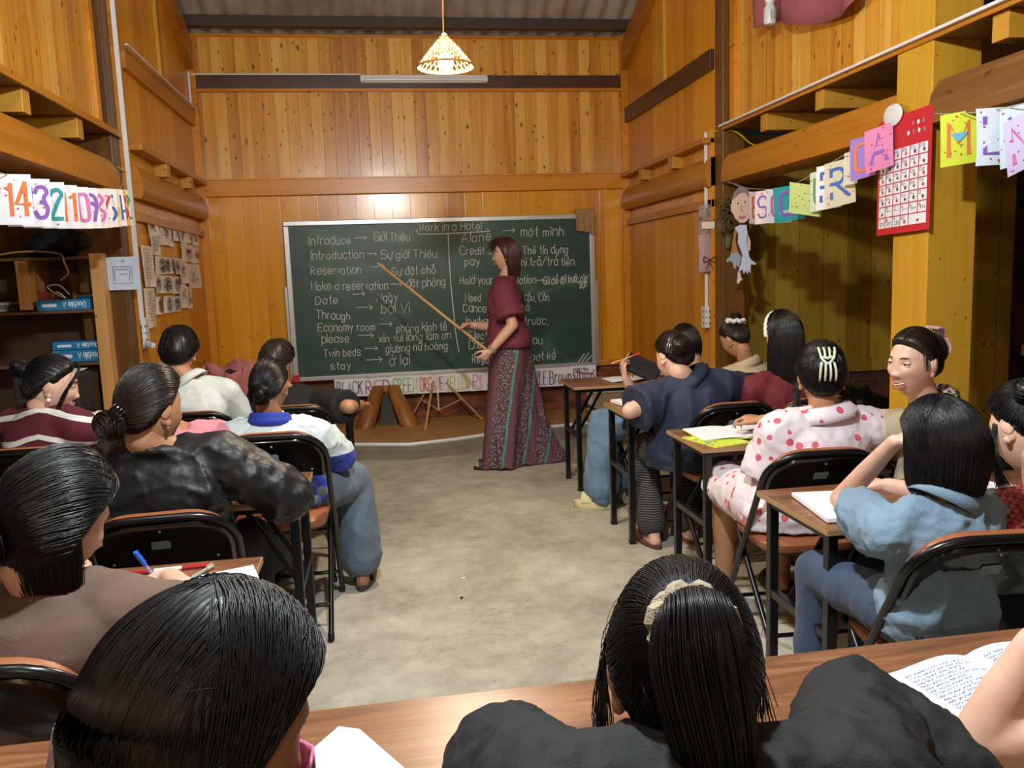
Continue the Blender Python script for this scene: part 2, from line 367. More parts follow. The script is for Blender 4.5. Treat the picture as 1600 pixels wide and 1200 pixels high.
# back wall: brick plinth, orange boards, rail, knotty boards, dark band, top boards
struct('wall_back', G().box2((XL - 0.2, YB, 0), (XR + 0.2, YB + 0.15, 0.60)), M['brick'])
struct('wall_back_boards', G().box2((XL - 0.2, YB, 0.60), (XR + 0.2, YB + 0.12, 2.30)), M['orange_x'])
struct('trim_1', G().box2((XL, YB - 0.045, 2.283), (XR, YB + 0.06, 2.43)), M['rail_x'], bevel=0.006)
struct('trim_2', G().box2((XL, YB - 0.06, 2.425), (XR, YB, 2.44)), M['rail_x'])
struct('wall_back_upper', G().box2((XL - 0.2, YB + 0.002, 2.43), (XR + 0.2, YB + 0.12, 3.23)), M['pine_x'])
struct('trim_3', G().box2((XL, YB - 0.03, 3.225), (XR, YB + 0.05, 3.345)), M['darkband'], bevel=0.004)
struct('trim_4', G().box2((XL, YB - 0.04, 3.20), (XR, YB, 3.226)), M['rail_x'])
struct('wall_back_top', G().box2((XL - 0.2, YB + 0.002, 3.345), (XR + 0.2, YB + 0.12, 3.69)), M['pine_x'])
struct('trim_5', G().box2((XL, YB - 0.02, 3.675), (XR, YB + 0.02, 3.70)), M['rail_x'])
struct('trim_6', G().box2((XL, YB - 0.05, 0.565), (XR, YB + 0.02, 0.62)), M['rail_x'], bevel=0.004)
struct('trim_7', G().box2((XL - 2.6, YB - 0.22, 3.71), (XR + 2.6, YB - 0.14, 3.80)), plain('purlin_dark', '3c2c22', 0.6))
for i, x in enumerate((XL + 0.03, XR - 0.03)):
    struct('trim_%d' % (8 + i), G().box2((x - 0.035, YB - 0.05, 0.0), (x + 0.035, YB + 0.01, 3.69)), M['rail_x'])
# vertical seam battens on the lower wall right of the board
struct('trim_10', G().box2((2.17, YB - 0.02, 0.60), (2.235, YB + 0.01, 2.29)), M['orange_x'])

def side_wall(X, sgn, n0):
    """the two panelled side walls of the last bay, Y 5.86 .. 8"""
    a, b = 5.86, YB; o = X + 0.12 * sgn
    struct('wall_left' if sgn < 0 else 'wall_right', G().box2((X, a, 0.0), (o, b, 0.58)), M['brick'])
    nm = 'wall_left_' if sgn < 0 else 'wall_right_'
    struct(nm + 'boards', G().box2((X, a, 0.58), (o, b, 2.30)), M['orange_y'])
    struct(nm + 'upper', G().box2((X, a, 2.30), (o, b, 2.95)), M['orange_y'])
    struct(nm + 'top', G().poly([(X, a, 2.94), (X, b, 2.94), (X, b, roofz(b) - 0.05), (X, a, roofz(a) - 0.05)], (0.12 * sgn, 0, 0)), M['orange_y'])
    q = -sgn
    bm = [(0, 2.085), (0.05, 2.075), (0.068, 2.095), (0.075, 2.17), (0.06, 2.24), (0.035, 2.285), (0, 2.29)]
    struct('trim_%d' % n0, G().poly([(X + q * d, a, z) for d, z in bm], (0, b - a, 0)), M['beam_y'], smooth=True)
    struct('trim_%d' % (n0 + 1), G().box2((X, a, 2.385), (X + q * 0.09, b, 2.425)), M['beam_y'], bevel=0.004)
    struct('trim_%d' % (n0 + 2), G().box2((X, a, 1.93), (X + q * 0.03, b, 1.99)), M['beam_y'], bevel=0.004)
    for k, y in enumerate((6.5, 7.28)):
        struct('trim_%d' % (n0 + 3 + k), G().box2((X, y, 2.29), (X + q * 0.085, y + 0.11, 2.385)), M['joist'], bevel=0.003)
    struct('trim_%d' % (n0 + 5), G().box2((X, a, 2.90), (X + q * 0.035, b, 3.04)), M['darkband'] if sgn > 0 else M['beam_y'], bevel=0.004)
    struct('trim_%d' % (n0 + 6), G().box2((X, 6.85, 3.04), (X + q * 0.03, 6.95, 4.3)), M['post'], bevel=0.004)
    # rafter
    struct('trim_%d' % (n0 + 7), G().poly([(X + q * 0.0, 8.0, 3.36), (X, 8.0, 3.60), (X, 5.5, 4.70), (X, 5.5, 4.46)], (q * 0.06, 0, 0)), M['beam_y'])
side_wall(XL, -1, 11); side_wall(XR, 1, 19)
# posts of the frame where the side walls end
struct('trim_27', G().box2((XL - 0.28, 5.56, 0), (XL - 0.01, 5.86, 4.7)), M['darkpost'], bevel=0.006)
struct('trim_28', G().box2((XR + 0.0, 5.72, 0), (XR + 0.17, 5.86, 4.7)), M['darkpost'], bevel=0.006)
struct('trim_29', G().box2((XR - 0.03, 5.86, 0), (XR + 0.02, 5.95, 2.48)), M['rail_x'])
struct('trim_30', G().box2((XL - 0.02, 5.72, 0), (XL + 0.01, 5.87, 4.6)), M['beam_y'])
# yellow post on the right
struct('trim_31', G().box2((XR, 3.45, 0), (XR + 0.24, 3.71, 5.5)), M['post'], bevel=0.006)
# loft over the right aisle
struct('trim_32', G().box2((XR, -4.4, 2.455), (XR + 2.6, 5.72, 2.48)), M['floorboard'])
struct('trim_33', G().box2((XR - 0.012, -4.4, 2.45), (XR, 5.72, 2.487)), M['beam_y'])
for k, y in enumerate((5.08, 4.40, 3.03, 2.2, 1.4)):
    struct('trim_%d' % (34 + k), G().box2((XR + 0.02, y, 2.345), (XR + 2.4, y + 0.09, 2.455)), M['joist'], bevel=0.003)
def logbeam(X, y0, y1, n, m, q):
    pr = [(-0.11, 2.09), (-0.08, 2.075), (0.08, 2.075), (0.11, 2.09), (0.112, 2.17), (0.10, 2.22), (0.06, 2.28), (-0.06, 2.28), (-0.10, 2.24)]
    struct('trim_%d' % n, G().poly([(X + d * q, y0, z) for d, z in pr], (0, y1 - y0, 0)), m, smooth=True, angle=50)
logbeam(XR + 0.09, 3.71, 5.70, 40, M['beam_y'], -1); logbeam(XR + 0.09, -4.4, 3.44, 41, M['rough_y'], -1)
struct('trim_42', G().box2((XR + 0.005, 3.71, 2.2), (XR + 0.02, 5.70, 2.26)), M['beam_y'])
struct('wall_right_loft', G().box2((XR + 0.06, 3.71, 2.48), (XR + 0.10, 5.66, 4.6)), M['pine_y'])
struct('trim_43', G().box2((XR + 0.03, 5.60, 2.48), (XR + 0.09, 5.67, 4.6)), M['rail_x'])
struct('wall_right_loft_back', G().box2((XR + 2.6, -4.4, 2.4), (XR + 2.7, 6.0, 5.0)), M['aisle_y'])
for k, y in enumerate((3.25, 2.95)):
    struct('trim_%d' % (44 + k), G().box2((XR + 0.3, y, 2.48), (XR + 0.36, y + 0.03, 4.5)), M['darkband'] if k else M['steel'])
# right aisle: back partition, brick base, outer posts
struct('wall_aisle_right', G().box2((XR + 0.1, 6.0, 0.68), (XR + 1.6, 6.08, 2.46)), M['aisle'])
struct('wall_aisle_right_base', G().box2((XR + 0.1, 6.0, 0), (XR + 1.6, 6.12, 0.66)), brickmat('dark_brick', '5a2c1e', '3a1d14', '4a3c32'))
struct('trim_46', G().box2((XR + 0.1, 5.97, 0.64), (XR + 1.6, 6.04, 0.74)), M['aisle'], bevel=0.004)
struct('trim_47', G().box2((4.42, 5.62, 0), (4.72, 5.9, 2.46)), M['aisle'])
struct('wall_aisle_right_side', G().box2((XR + 1.58, 5.72, 0), (4.5, 6.08, 2.46)), M['aisle'])
struct('wall_outer_right', G().box2((5.2, -4.4, 0), (5.3, 8, 2.5)), M['aisle_y'])
struct('trim_48', G().box2((4.72, 5.4, 0.76), (5.2, 5.5, 0.84)), M['aisle'])
struct('trim_49', G().box2((4.85, 5.4, 0.0), (4.9, 5.46, 0.76)), M['aisle'])
# left aisle and loft
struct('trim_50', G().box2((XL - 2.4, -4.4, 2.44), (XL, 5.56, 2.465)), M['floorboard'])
struct('trim_51', G().box2((XL, -4.4, 2.435), (XL + 0.012, 5.72, 2.472)), M['beam_y'])
for k, y in enumerate((4.28, 5.0, 3.5)):
    struct('trim_%d' % (52 + k), G().box2((XL - 2.2, y, 2.325), (XL - 0.02, y + 0.09, 2.44)), M['joist'], bevel=0.003)
logbeam(XL - 0.09, -4.4, 5.55, 55, M['beam_y'], 1)
struct('wall_left_loft', G().box2((XL - 0.08, 2.0, 2.465), (XL - 0.04, 5.43, 4.6)), M['pine_y'])
struct('trim_56', G().box2((XL - 0.09, 5.40, 2.465), (XL - 0.02, 5.46, 4.6)), M['rail_x'])
struct('wall_aisle_left', G().box2((XL - 2.4, 6.0, 0), (XL - 0.1, 6.08, 2.46)), M['aisle'])
struct('wall_outer_left', G().box2((-4.1, -4.4, 0), (-4.0, 6.1, 5.0)), M['aisle_y'])
struct('wall_rear', G().box2((-4.1, -4.5, 0), (5.3, -4.4, 6.0)), M['pine_x'])
# platform in front of the board with its white edge
PE = [(XL, 7.33), (-0.9, 7.18), (-0.455, 7.02), (0.18, 6.80), (0.55, 6.89), (1.2, 7.14), (XR, 7.34)]
struct('floor_platform', G().poly([(x, y, 0.0) for x, y in PE] + [(XR, YB, 0.0), (XL, YB, 0.0)], (0, 0, 0.14)), [M['platform']])
g = G(); g.tube([(x, y - 0.004, 0.128) for x, y in PE], 0.016, 6)
struct('trim_57', g, M['white_plastic'], smooth=True)
g = G(); g.poly([(x, y - 0.012, 0.0) for x, y in PE] + [(x, y - 0.002, 0.0) for x, y in PE[::-1]], (0, 0, 0.122)); struct('trim_58', g, M['platside'])
g = G(); g.poly([(x, y - 0.035, 0.0) for x, y in PE] + [(x, y - 0.002, 0.0) for x, y in PE[::-1]], (0, 0, 0.055)); struct('trim_59', g, M['platside'])

# ------------------------------------------------------------------ handwriting: single-stroke letters (x 0-4, y: 2 baseline, 6 x-height, 8 cap, 0 descender)
GL = {
 'a': '~3526160503122233 3632', 'b': '0802 ~0516263533221203', 'c': '~3526160503122233', 'd': '3832 ~3526160503122233', 'e': '~04343526160503122233',
 'f': '~3728171612 0626', 'g': '~3526160503122233 ~363231201001', 'h': '0802 ~0516263532', 'i': '0602 0708', 'j': '~16110000', 'k': '0802 3604 1532', 'l': '0802',
 'm': '0602 ~05162522 ~25364542', 'n': '0602 ~0516263532', 'o': '~160503122233352616', 'p': '0600 ~0516263533221203', 'q': '3630 ~3526160503122233', 'r': '0602 ~051626',
 's': '~35261605142433221203', 't': '~181322 0626', 'u': '~0603122233 3632', 'v': '061226', 'w': '0612253246', 'x': '0632 0236', 'y': '0623 3610', 'z': '06360232',
 'A': '022842 1434', 'B': '0802 ~082837362505 ~253544433202', 'C': '~473818070403123243', 'D': '0802 ~08284644220 2', 'E': '48080242 0535', 'F': '480802 0535',
 'G': '~473818070312324345 4525', 'H': '0802 4842 0545', 'I': '0802', 'J': '~3833221203', 'K': '0802 4805 1642', 'L': '080242', 'M': '0208244842', 'N': '02084248',
 'O': '~180703123243473818', 'P': '0802 ~082837362505', 'Q': '~180703123243473818 3442', 'R': '0802 ~082837362505 1542', 'S': '~473818070615354443321203', 'T': '0848 2822',
 'U': '~080312324348', 'V': '082248', 'W': '0812263248', 'X': '0842 0248', 'Y': '0825 4825 2522', 'Z': '08480242',
 '0': '~180703123243473818', '1': '071812', '2': '~071838473602 0242', '3': '~07183847363525 ~3544433212 03', '4': '38044 4 3832', '5': '3808 0805 ~0535443322 02', '6': '~38170603123243443505', '7': '084812',
 '8': '~25061738473625040312324344 25', '9': '~4536160718384745 4532', ',': '1201', '.': '1213', '/': '0248', '-': '0424', "'": '0807', '<': '350433', '?': '~071838473624 2322',
}
GL['D'] = '0802 ~082846442202'; GL['4'] = '380444 3832'; GL['8'] = '~250617384736250403123243 4425'; GL['8'] = '~2506173847362504031232434425'; GL['3'] = '~07183847363525 ~35444332120 3'; GL['3'] = '~07183847363525 ~354443321203'; GL['5'] = '3808 0805 ~053544332202'
def glyph(ch):
    """strokes and advance width of one character, accents composed from marks"""
    if ch == ' ': return [], 2.4
    if ch in 'đĐ': base, marks = ch.replace('đ', 'd').replace('Đ', 'D'), ['bar']
    else:
        d = unicodedata.normalize('NFD', ch); base, marks = d[0], list(d[1:])
    st = []
    for q in GL.get(base, '0802').split():
        sm = q[0] == '~'; q = q.lstrip('~'); p = np.array([(int(q[i]), int(q[i + 1])) for i in range(0, len(q) - 1, 2)], float); p[:, 1] -= 2
        st.append(smooth_path(p, 4) if sm else p)
    wd = max(p[:, 0].max() for p in st); top = 6.6 if base.isupper() else (4.0 if base != 'i' else 4.0)
    if base == 'i' and marks and any(x in '\u0300\u0301\u0309\u0303' for x in marks): st = st[:1]
    c = wd / 2; y = top + 1.0
    for mk in marks:
        if mk == 'bar': st.append(np.array([(1.6, 5.0), (wd + 0.9, 5.0)]))
        elif mk == '\u0323': st.append(np.array([(c, -0.9), (c + 0.25, -1.1)]))
        elif mk == '\u0302': st.append(np.array([(c - 1, y - .2), (c, y + .7), (c + 1, y - .2)])); y += 1.1
        elif mk == '\u0306': st.append(smooth_path([(c - 1, y + .5), (c, y - .2), (c + 1, y + .5)], 3)); y += 1.0
        elif mk == '\u031b': st.append(smooth_path([(wd - .1, 3.6), (wd + .8, 4.0), (wd + .9, 4.9)], 3))
        elif mk == '\u0301': st.append(np.array([(c - .2, y), (c + .9, y + 1.2)]))
        elif mk == '\u0300': st.append(np.array([(c + .3, y), (c - .8, y + 1.2)]))
        elif mk == '\u0309': st.append(smooth_path([(c - .5, y + 1.2), (c + .3, y + 1.5), (c + .5, y + .9), (c, y + .3)], 3))
        elif mk == '\u0303': st.append(smooth_path([(c - 1, y), (c - .4, y + .7), (c + .4, y + .1), (c + 1, y + .8)], 3))
    return st, wd + 1.5
def text_strokes(s, jit=0.0, rnd=random):
    out = []; x = 0.0
    for ch in s:
        if ch == '→':
            out.append([(x, 2.0), (x + 6, 2.3)]); out.append([(x + 4.8, 3.2), (x + 6, 2.3), (x + 4.9, 1.2)]); x += 8; continue
        st, wd = glyph(ch); dy = rnd.uniform(-jit, jit); sl = rnd.uniform(0.0, 0.12) * (1 if jit else 0); k = 1 + rnd.uniform(-jit, jit) * 0.3
        for p in st:
            p = np.asarray(p, float); out.append(np.stack([x + p[:, 0] * k + sl * p[:, 1], p[:, 1] * k + dy], 1))
        x += wd
    return [np.asarray(p, float) for p in out], max(x - 1.5, 0.5)
def ribbons(g, strokes, wd, put, lift=0.0):
    """flat strips along 2-D strokes; put(x, y) gives the 3-D point"""
    for p in strokes:
        if len(p) < 2: continue
        d = np.gradient(p, axis=0); n = np.stack([-d[:, 1], d[:, 0]], 1); n /= np.linalg.norm(n, axis=1, keepdims=True) + 1e-9
        e0 = nrm(p[1] - p[0]) * wd * 0.4; e1 = nrm(p[-1] - p[-2]) * wd * 0.4; q = p.copy(); q[0] -= e0; q[-1] += e1
        a = [put(*x) for x in q + n * wd / 2]; b = [put(*x) for x in q - n * wd / 2]
        k = len(p); g.add(np.array(a + b), [(i, i + 1, k + i + 1, k + i) for i in range(k - 1)])
def write_on(g, s, o, ex, ey, width=None, height=None, wd=0.004, jit=0.25):
    """text from the 3-D point o along the vector ex (unit), up ey (unit)"""
    st, W = text_strokes(s, jit); sc = width / W if width else height / 6.0; sy = height / 6.0 if height else sc
    o = np.asarray(o, float); ex = np.asarray(ex, float); ey = np.asarray(ey, float)
    ribbons(g, [p * np.array([sc, sy]) for p in st], wd, lambda x, y: o + ex * x + ey * y)

# ------------------------------------------------------------------ chalkboard
BY = 7.90
def bpt(u, v): p = ony(u, v, BY); return p
bt = np.array([-0.84, BY, 2.05]); BX0, BX1, BZ0, BZ1 = -0.83, 2.085, 0.585, 2.045
cbm, nt, b = newmat('green_chalkboard_surface'); tc = N(nt, 'ShaderNodeTexCoord')
n1 = N(nt, 'ShaderNodeTexNoise', i_Scale=1.6, i_Detail=7.0, i_Distortion=1.2); mp = N(nt, 'ShaderNodeMapping'); mp.inputs['Scale'].default_value = (1.0, 1.0, 2.2); L(nt, tc.outputs['Object'], mp.inputs[0]); L(nt, mp.outputs[0], n1.inputs['Vector'])
r = ramp(nt, n1.outputs[0], [(0.35, srgb('1d3f36')), (0.55, srgb('26493f')), (0.75, srgb('45655c'))]); L(nt, r.outputs[0], b.inputs['Base Color']); b.inputs['Roughness'].default_value = 0.42
M['alu'] = plain('aluminium_frame', 'c4c6c8', 0.35, metal=0.6); M['chalk'] = plain('white_chalk', 'e6e8e2', 0.9)
cb = empty('chalkboard', (0.62, BY, 0.60), 'large green chalkboard covered in white vocabulary writing, hanging on the end wall', 'chalkboard')
obj('writing_surface', G().box2((BX0 + .02, BY, BZ0 + .02), (BX1 - .02, BY + .03, BZ1 - .02)), cbm, cb, smooth=False)
for nm, a, c in (('frame', (BX0, BZ1 - .045), (BX1, BZ1)), ('frame', (BX0, BZ0 + .02), (BX0 + .05, BZ1 - .045)), ('frame', (BX1 - .05, BZ0 + .02), (BX1, BZ1 - .045))):
    obj(nm, G().box2((a[0], BY - .02, a[1]), (c[0], BY + .05, c[1])), M['alu'], cb, smooth=False, bevel=.006)
obj('chalk_ledge', G().box2((BX0, BY - .05, BZ0 - .01), (BX1, BY + .05, BZ0 + .03)), M['alu'], cb, smooth=False, bevel=.006)
obj('wall_bracket', G().box2((BX0 - .03, BY + .03, BZ0), (BX0 + .02, BY + .07, 1.45)).box2((BX1 - .02, BY + .03, BZ0), (BX1 + .035, BY + .07, 1.40)), M['alu'], cb, smooth=False, bevel=.003)
obj('corner_cap', G().box2((BX0 - .005, BY - .055, BZ0 - .012), (BX0 + .06, BY + .05, BZ0 + .055)), plain('red_plastic', 'c23330', 0.4), cb, smooth=False, bevel=.004)
LINES = [  # text, baseline start and end in the photograph
 ('Work in a Hotel', 655, 361, 752, 359), ('Introduce', 483, 383, 548, 381), ('→', 554, 378, 574, 378), ('Giới Thiệu', 585, 376, 640, 376),
 ('Introduction', 486, 406, 568, 403), ('→', 575, 401, 590, 402), ('Sự giới Thiệu', 596, 404, 682, 402), ('Reservation', 486, 429, 564, 428), ('→', 580, 424, 603, 424), ('Sự đặt chỗ', 612, 430, 680, 427),
 ('Make a reservation', 487, 453, 606, 452), ('→', 611, 450, 630, 450), ('đặt phòng', 636, 449, 695, 446), ('Date', 493, 476, 528, 474), ('→', 552, 466, 572, 466), ('Ngày', 589, 471, 621, 470),
 ('Through', 494, 497, 547, 500), ('→', 558, 489, 585, 489), ('bởi Vì', 596, 490, 640, 489), ('Economy room', 497, 518, 586, 517), ('→', 593, 513, 615, 514), ('phòng kinh tế', 620, 519, 698, 516),
 ('please', 503, 536, 545, 534), ('→', 560, 532, 586, 533), ('xin vui lòng làm ơn', 592, 535, 704, 529), ('Twin beds', 506, 558, 563, 556), ('→', 570, 551, 592, 552), ('giường nữ hoàng', 603, 551, 699, 545),
 ('stay', 517, 577, 548, 577), ('→', 572, 571, 600, 571), ('ở lại', 609, 571, 640, 569),
 ('Alone', 722, 379, 767, 375), ('→', 786, 367, 806, 367), ('một mình', 814, 370, 880, 368), ('Credit card', 719, 398, 790, 397), ('Thẻ tín dụng', 817, 397, 887, 396), ('pay', 726, 415, 749, 414), ('→', 770, 413, 790, 413), ('chi trả/trả tiền', 808, 416, 897, 414),
 ('Hold your reservation', 719, 444, 837, 443), ('→', 838, 442, 850, 442), ('Giữ chỗ đặt trước của', 850, 445, 917, 440), ('bạn', 906, 450, 917, 449), ('Need', 727, 471, 751, 470), ('cầu, Cần', 820, 470, 858, 470), ('Cancel', 724, 488, 762, 487), ('hủy bỏ', 795, 486, 827, 486),
 ('In advance', 729, 508, 778, 507), ('trước,', 819, 508, 857, 506), ('Electric', 733, 530, 776, 530), ('→', 790, 526, 812, 526), ('Charge', 733, 545, 770, 544), ('lau', 830, 537, 847, 537), ('Regular', 738, 567, 776, 567), ('→', 790, 562, 812, 562), ('bớt kể', 831, 563, 868, 562)]
g = G()
FY = BY - 0.002
random.seed(3)
for s, u0, v0, u1, v1 in LINES:
    a = ony(u0, v0, FY); c = ony(u1, v1, FY); W = np.linalg.norm(c - a)
    st, wd = text_strokes(s, 0.35 if s != '→' else 0)
    sc = W / wd; h = sc if s != '→' else sc; hy = min(max(sc * 1.08, 0.0125), 0.021) if s != '→' else sc
    ex = nrm(c - a); ribbons(g, [p * np.array([sc, hy]) for p in st], 0.0050, lambda x, y: a + ex * x + np.array([0, 0, 1]) * y)
for pl in (((650, 358), (654, 366), (700, 365), (755, 362), (766, 361), (760, 357)), ((700, 367), (704, 440), (712, 520), (717, 550)), ((903, 567), (913, 553)), ((908, 568), (920, 551)), ((914, 568), (924, 555))):
    p = np.array([ony(u, v, FY) for u, v in pl])[:, (0, 2)]; ribbons(g, [p], 0.007, lambda x, y: np.array([x, FY, y]))
obj('chalk_writing', g, M['chalk'], cb, smooth=False, fix=False)

# cloth over the right corner of the board
a = []
for i in range(9):
    t = i / 8; row = []
    for j in range(13):
        s_ = j / 12; row.append((1.90 + 0.17 * s_ + 0.012 * t * math.sin(3 * s_), BY - 0.035 - 0.012 * math.sin(s_ * 19 + t * 2) * t - 0.004 * t, 2.085 - 0.20 * t - 0.05 * t * s_ + 0.012 * math.sin(s_ * 3)))
    a.append(row)
back = [[(x, BY + 0.03, 2.08 - 0.012 * math.sin(j)) for j, (x, y, z) in enumerate(a[0])], [(x, BY, 2.095) for x, y, z in a[0]]]
g = G(); g.sheet(back + a, 0.005)
tag(obj('cleaning_cloth', g, plain('beige_striped_cloth', 'a4825c', 0.9, bump=0.5, bscale=90, var=0.15, vscale=50), origin=(1.98, BY, 1.95)), 'crumpled beige cloth draped over the top right corner of the chalkboard', 'cloth')

# colour-name sheets along the board's lower edge
PC = dict(BLACK='3c4653', RED='a02c40', GREEN='84b84e', ORGANE='d86a3c', YELLOW='d4cf52', PINK='d884c4', BLUE='4060c0', PURPLE='7a58a8', Brown='4a3c40', White='2a2a30')
SH = [('BLACK', 524, 569, 592, 620), ('RED', 569, 612, 590, 618), ('GREEN', 612, 654, 587, 616), ('ORGANE', 654, 695, 585, 614), ('YELLOW', 695, 736, 583, 612), ('PINK', 736, 778, 581, 610), ('PURPLE', 818, 856, 576, 605), ('Brown', 856, 895, 574, 603), ('White', 893, 931, 571, 602)]
for k, (s, u0, u1, v0, v1) in enumerate(SH):
    y = BY - 0.062 - 0.002 * (k % 2); p0 = ony(u0, v1 - 1, y); p1 = ony(u1, v0 - 1, y); z0 = ony((u0 + u1) / 2, v1, y)[2]; z1 = ony((u0 + u1) / 2, v0, y)[2]
    c = ((p0[0] + p1[0]) / 2, y, (z0 + z1) / 2)
    e = empty('colour_name_sheet', c, 'white paper sheet reading %s taped under the chalkboard' % s, 'paper sheet', 'colour name sheets under the chalkboard')
    rows = [[(p0[0] + (p1[0] - p0[0]) * i / 6, y - 0.006 * math.sin(i + k) * (1 - j / 4), z1 + (z0 - z1) * j / 4) for i in range(7)] for j in range(5)]
    g = G(); g.sheet(rows, 0.0012); obj('sheet', g, M['paper'], e, fix=False)
    g = G(); yy = y - 0.010; wd = p1[0] - p0[0]; hh = z1 - z0
    for dx in (0, 0.006):
        write_on(g, s, (p0[0] + wd * .06 + dx, yy, z0 + hh * .14), (1, 0, 0), (0, 0, 1), wd * .84, hh * .72, 0.0045, 0.1)
    if s == 'White':
        write_on(g, 'màu Trắng', (p0[0] + wd * .12, yy, z0 + hh * .80), (1, 0, 0), (0, 0, 1), wd * .5, hh * .1, 0.003, 0.1)
    obj('lettering', g, plain('pencil_' + s.lower(), PC[s], 0.7), e, smooth=False, fix=False)
    if s == 'White':
        g = G()
        for q in range(9):
            x = p0[0] + wd * (.1 + .85 * ((q * .37) % 1)); z = z0 + hh * (.55 + .2 * ((q * .61) % 1))
            for h in range(4): g.box((x + .006 * math.cos(h * 1.57), yy, z + .006 * math.sin(h * 1.57)), (.009, .001, .009))
        obj('flower_doodles', g, plain('red_crayon', 'b03a50', 0.7), e, smooth=False)

# ------------------------------------------------------------------ lamps and cables
pl = empty('pendant_lamp', PEND, 'lit woven cone pendant lamp hanging from the ceiling by a yellow cord', 'lamp')
wv, nt, b = newmat('woven_bamboo'); b.inputs['Base Color'].default_value = srgb('b08038'); b.inputs['Roughness'].default_value = 0.5; b.inputs['Transmission Weight'].default_value = 0.0
rim, H0, H1 = 0.132, 2.462, 2.60
g = G()
def cone_pt(a, t): r_ = 0.012 + (rim - 0.012) * t; return np.array([PEND[0] + r_ * math.cos(a), PEND[1] + r_ * math.sin(a), H1 - (H1 - H0) * t ** 1.15])
for k in range(28):
    for sg in (1, -1):
        a0 = k * 2 * math.pi / 28; g.tube([cone_pt(a0 + sg * t * 0.9, t) for t in np.linspace(0.03, 1, 9)], 0.0021, 4, flat=0.6)
for t in (0.08, 0.97, 1.0):
    g.tube([cone_pt(a, t) for a in np.linspace(0, 2 * math.pi, 36, endpoint=False)], 0.004 if t > .5 else 0.003, 6, closed=True)
obj('lamp_shade', g, wv, pl)
bulbm = plain('glowing_bulb', 'ffffff', 0.4, emit=('ffe2b8', 14.0))
g = G(); g.ell((PEND[0], PEND[1], 2.482), (0.036, 0.036, 0.042), n=20)
bo = obj('bulb', g, bulbm, pl); bo.visible_shadow = True
g = G(); g.cone((PEND[0], PEND[1], 2.60), (PEND[0], PEND[1], 2.525), 0.016, 0.02); obj('bulb_socket', g, M['white_plastic'], pl)
g = G(); g.tube([(PEND[0] + .004 * math.sin(z * 9), PEND[1], z) for z in np.linspace(2.6, roofz(4.0) - 0.02, 12)], 0.0035, 6); obj('cord', g, plain('yellow_cord', 'c8a020', 0.5), pl)
e = empty('fluorescent_lamp', (0.52, YB - .05, 3.29), 'unlit white fluorescent tube fixture mounted on the dark band high on the end wall', 'lamp')
obj('housing', G().box2((-.06, YB - .075, 3.268), (1.105, YB - .03, 3.338)), M['white_plastic'], e, smooth=False, bevel=.006)
g = G(); g.tube([(-.0, YB - .09, 3.292), (1.06, YB - .09, 3.292)], 0.014, 10); obj('tube', g, plain('unlit_tube_glass', 'e8eaee', 0.2), e)
obj('end_cap', G().box2((-.06, YB - .108, 3.272), (-.015, YB - .07, 3.314)), M['white_plastic'], e, smooth=False, bevel=.004)
obj('end_cap', G().box2((1.06, YB - .108, 3.272), (1.105, YB - .07, 3.314)), M['white_plastic'], e, smooth=False, bevel=.004)
def conduit(pts, label, r=0.018):
    g = G()
    for a, c in zip(pts[:-1], pts[1:]): g.bar(a, c, r, r * 0.7)
    tag(obj('cable_conduit', g, M['white_plastic'], smooth=False, bevel=.002, origin=pts[0]), label, 'conduit')
conduit([(XL + .03, YB - .05, 3.345), (-.06, YB - .05, 3.345)], 'white cable conduit running left from the tube fixture along the dark band')
conduit([(XL + .012, 7.93, 3.36), (XL + .012, 7.93, 3.04)], 'short upright white conduit in the upper left corner of the end wall')
conduit([(XL + .045, 5.88, 3.05), (XL + .045, 7.93, 3.05)], 'white conduit running along the left panelled wall to the corner')
conduit([(XL + .022, 5.74, 4.4), (XL + .022, 5.74, 1.25)], 'tall upright white conduit on the dark left post', .028)
conduit([(XR - .045, 5.92, 2.47), (XR - .045, 5.92, 1.18)], 'upright white conduit on the right corner post above the socket', .022)
conduit([(XR - .025, 5.72, 2.478), (XR - .025, -1.0, 2.478)], 'long white conduit along the loft edge on the right', .02)
for lab, c, s_ in (('white double wall socket at the foot of the left conduit', (XL + .03, 5.76, 1.20), (.03, .085, .20)), ('white wall socket box on the right corner post', (XR - .05, 5.925, 1.125), (.035, .09, .16))):
    e = empty('wall_socket', c, lab, 'socket'); obj('housing', G().box(c, s_), M['white_plastic'], e, smooth=False, bevel=.006)
    for dz in (-.045, .0, .045):
        g = G()
        for q in (-.012, .012): g.box((c[0] + (s_[0] / 2 + .0005) * (1 if c[0] < 0 else -1), c[1] + q * .5, c[2] + dz), (.002, .004, .014)); g.box((c[0] + q, c[1] - s_[1] / 2 - .0005, c[2] + dz), (.005, .002, .014))
        obj('socket_slot', g, M['black'], e, smooth=False)
g = G(); g.bar((XL + .045, 5.70, 1.135), (XL + .10, 5.66, 1.12), .03, .03); tag(obj('charger_plug', g, M['white_plastic'], smooth=False, bevel=.004, origin=(XL + .07, 5.68, 1.13)), 'small white charger plugged into the left wall socket', 'plug')
g = G(); g.tube(smooth_path([(XL + .02, 5.70, 2.23), (XL - .06, 5.55, 2.27), (XL - .12, 5.53, 2.24)]), .004, 6); tag(obj('yellow_cable', g, plain('yellow_wire', 'c8b428', .5), origin=(XL, 5.6, 2.25)), 'yellow wire bent around the left post', 'cable')
g = G(); g.tube(smooth_path([(XR - .045, 5.92, 2.47), (XR + .06, 5.68, 2.44), (XR + .10, 5.5, 2.33), (XR + .12, 5.4, 2.29)]), .005, 6); tag(obj('yellow_cable', g, bpy.data.materials['yellow_wire'], origin=(XR, 5.7, 2.4)), 'yellow wire running from the right conduit behind the beam', 'cable')

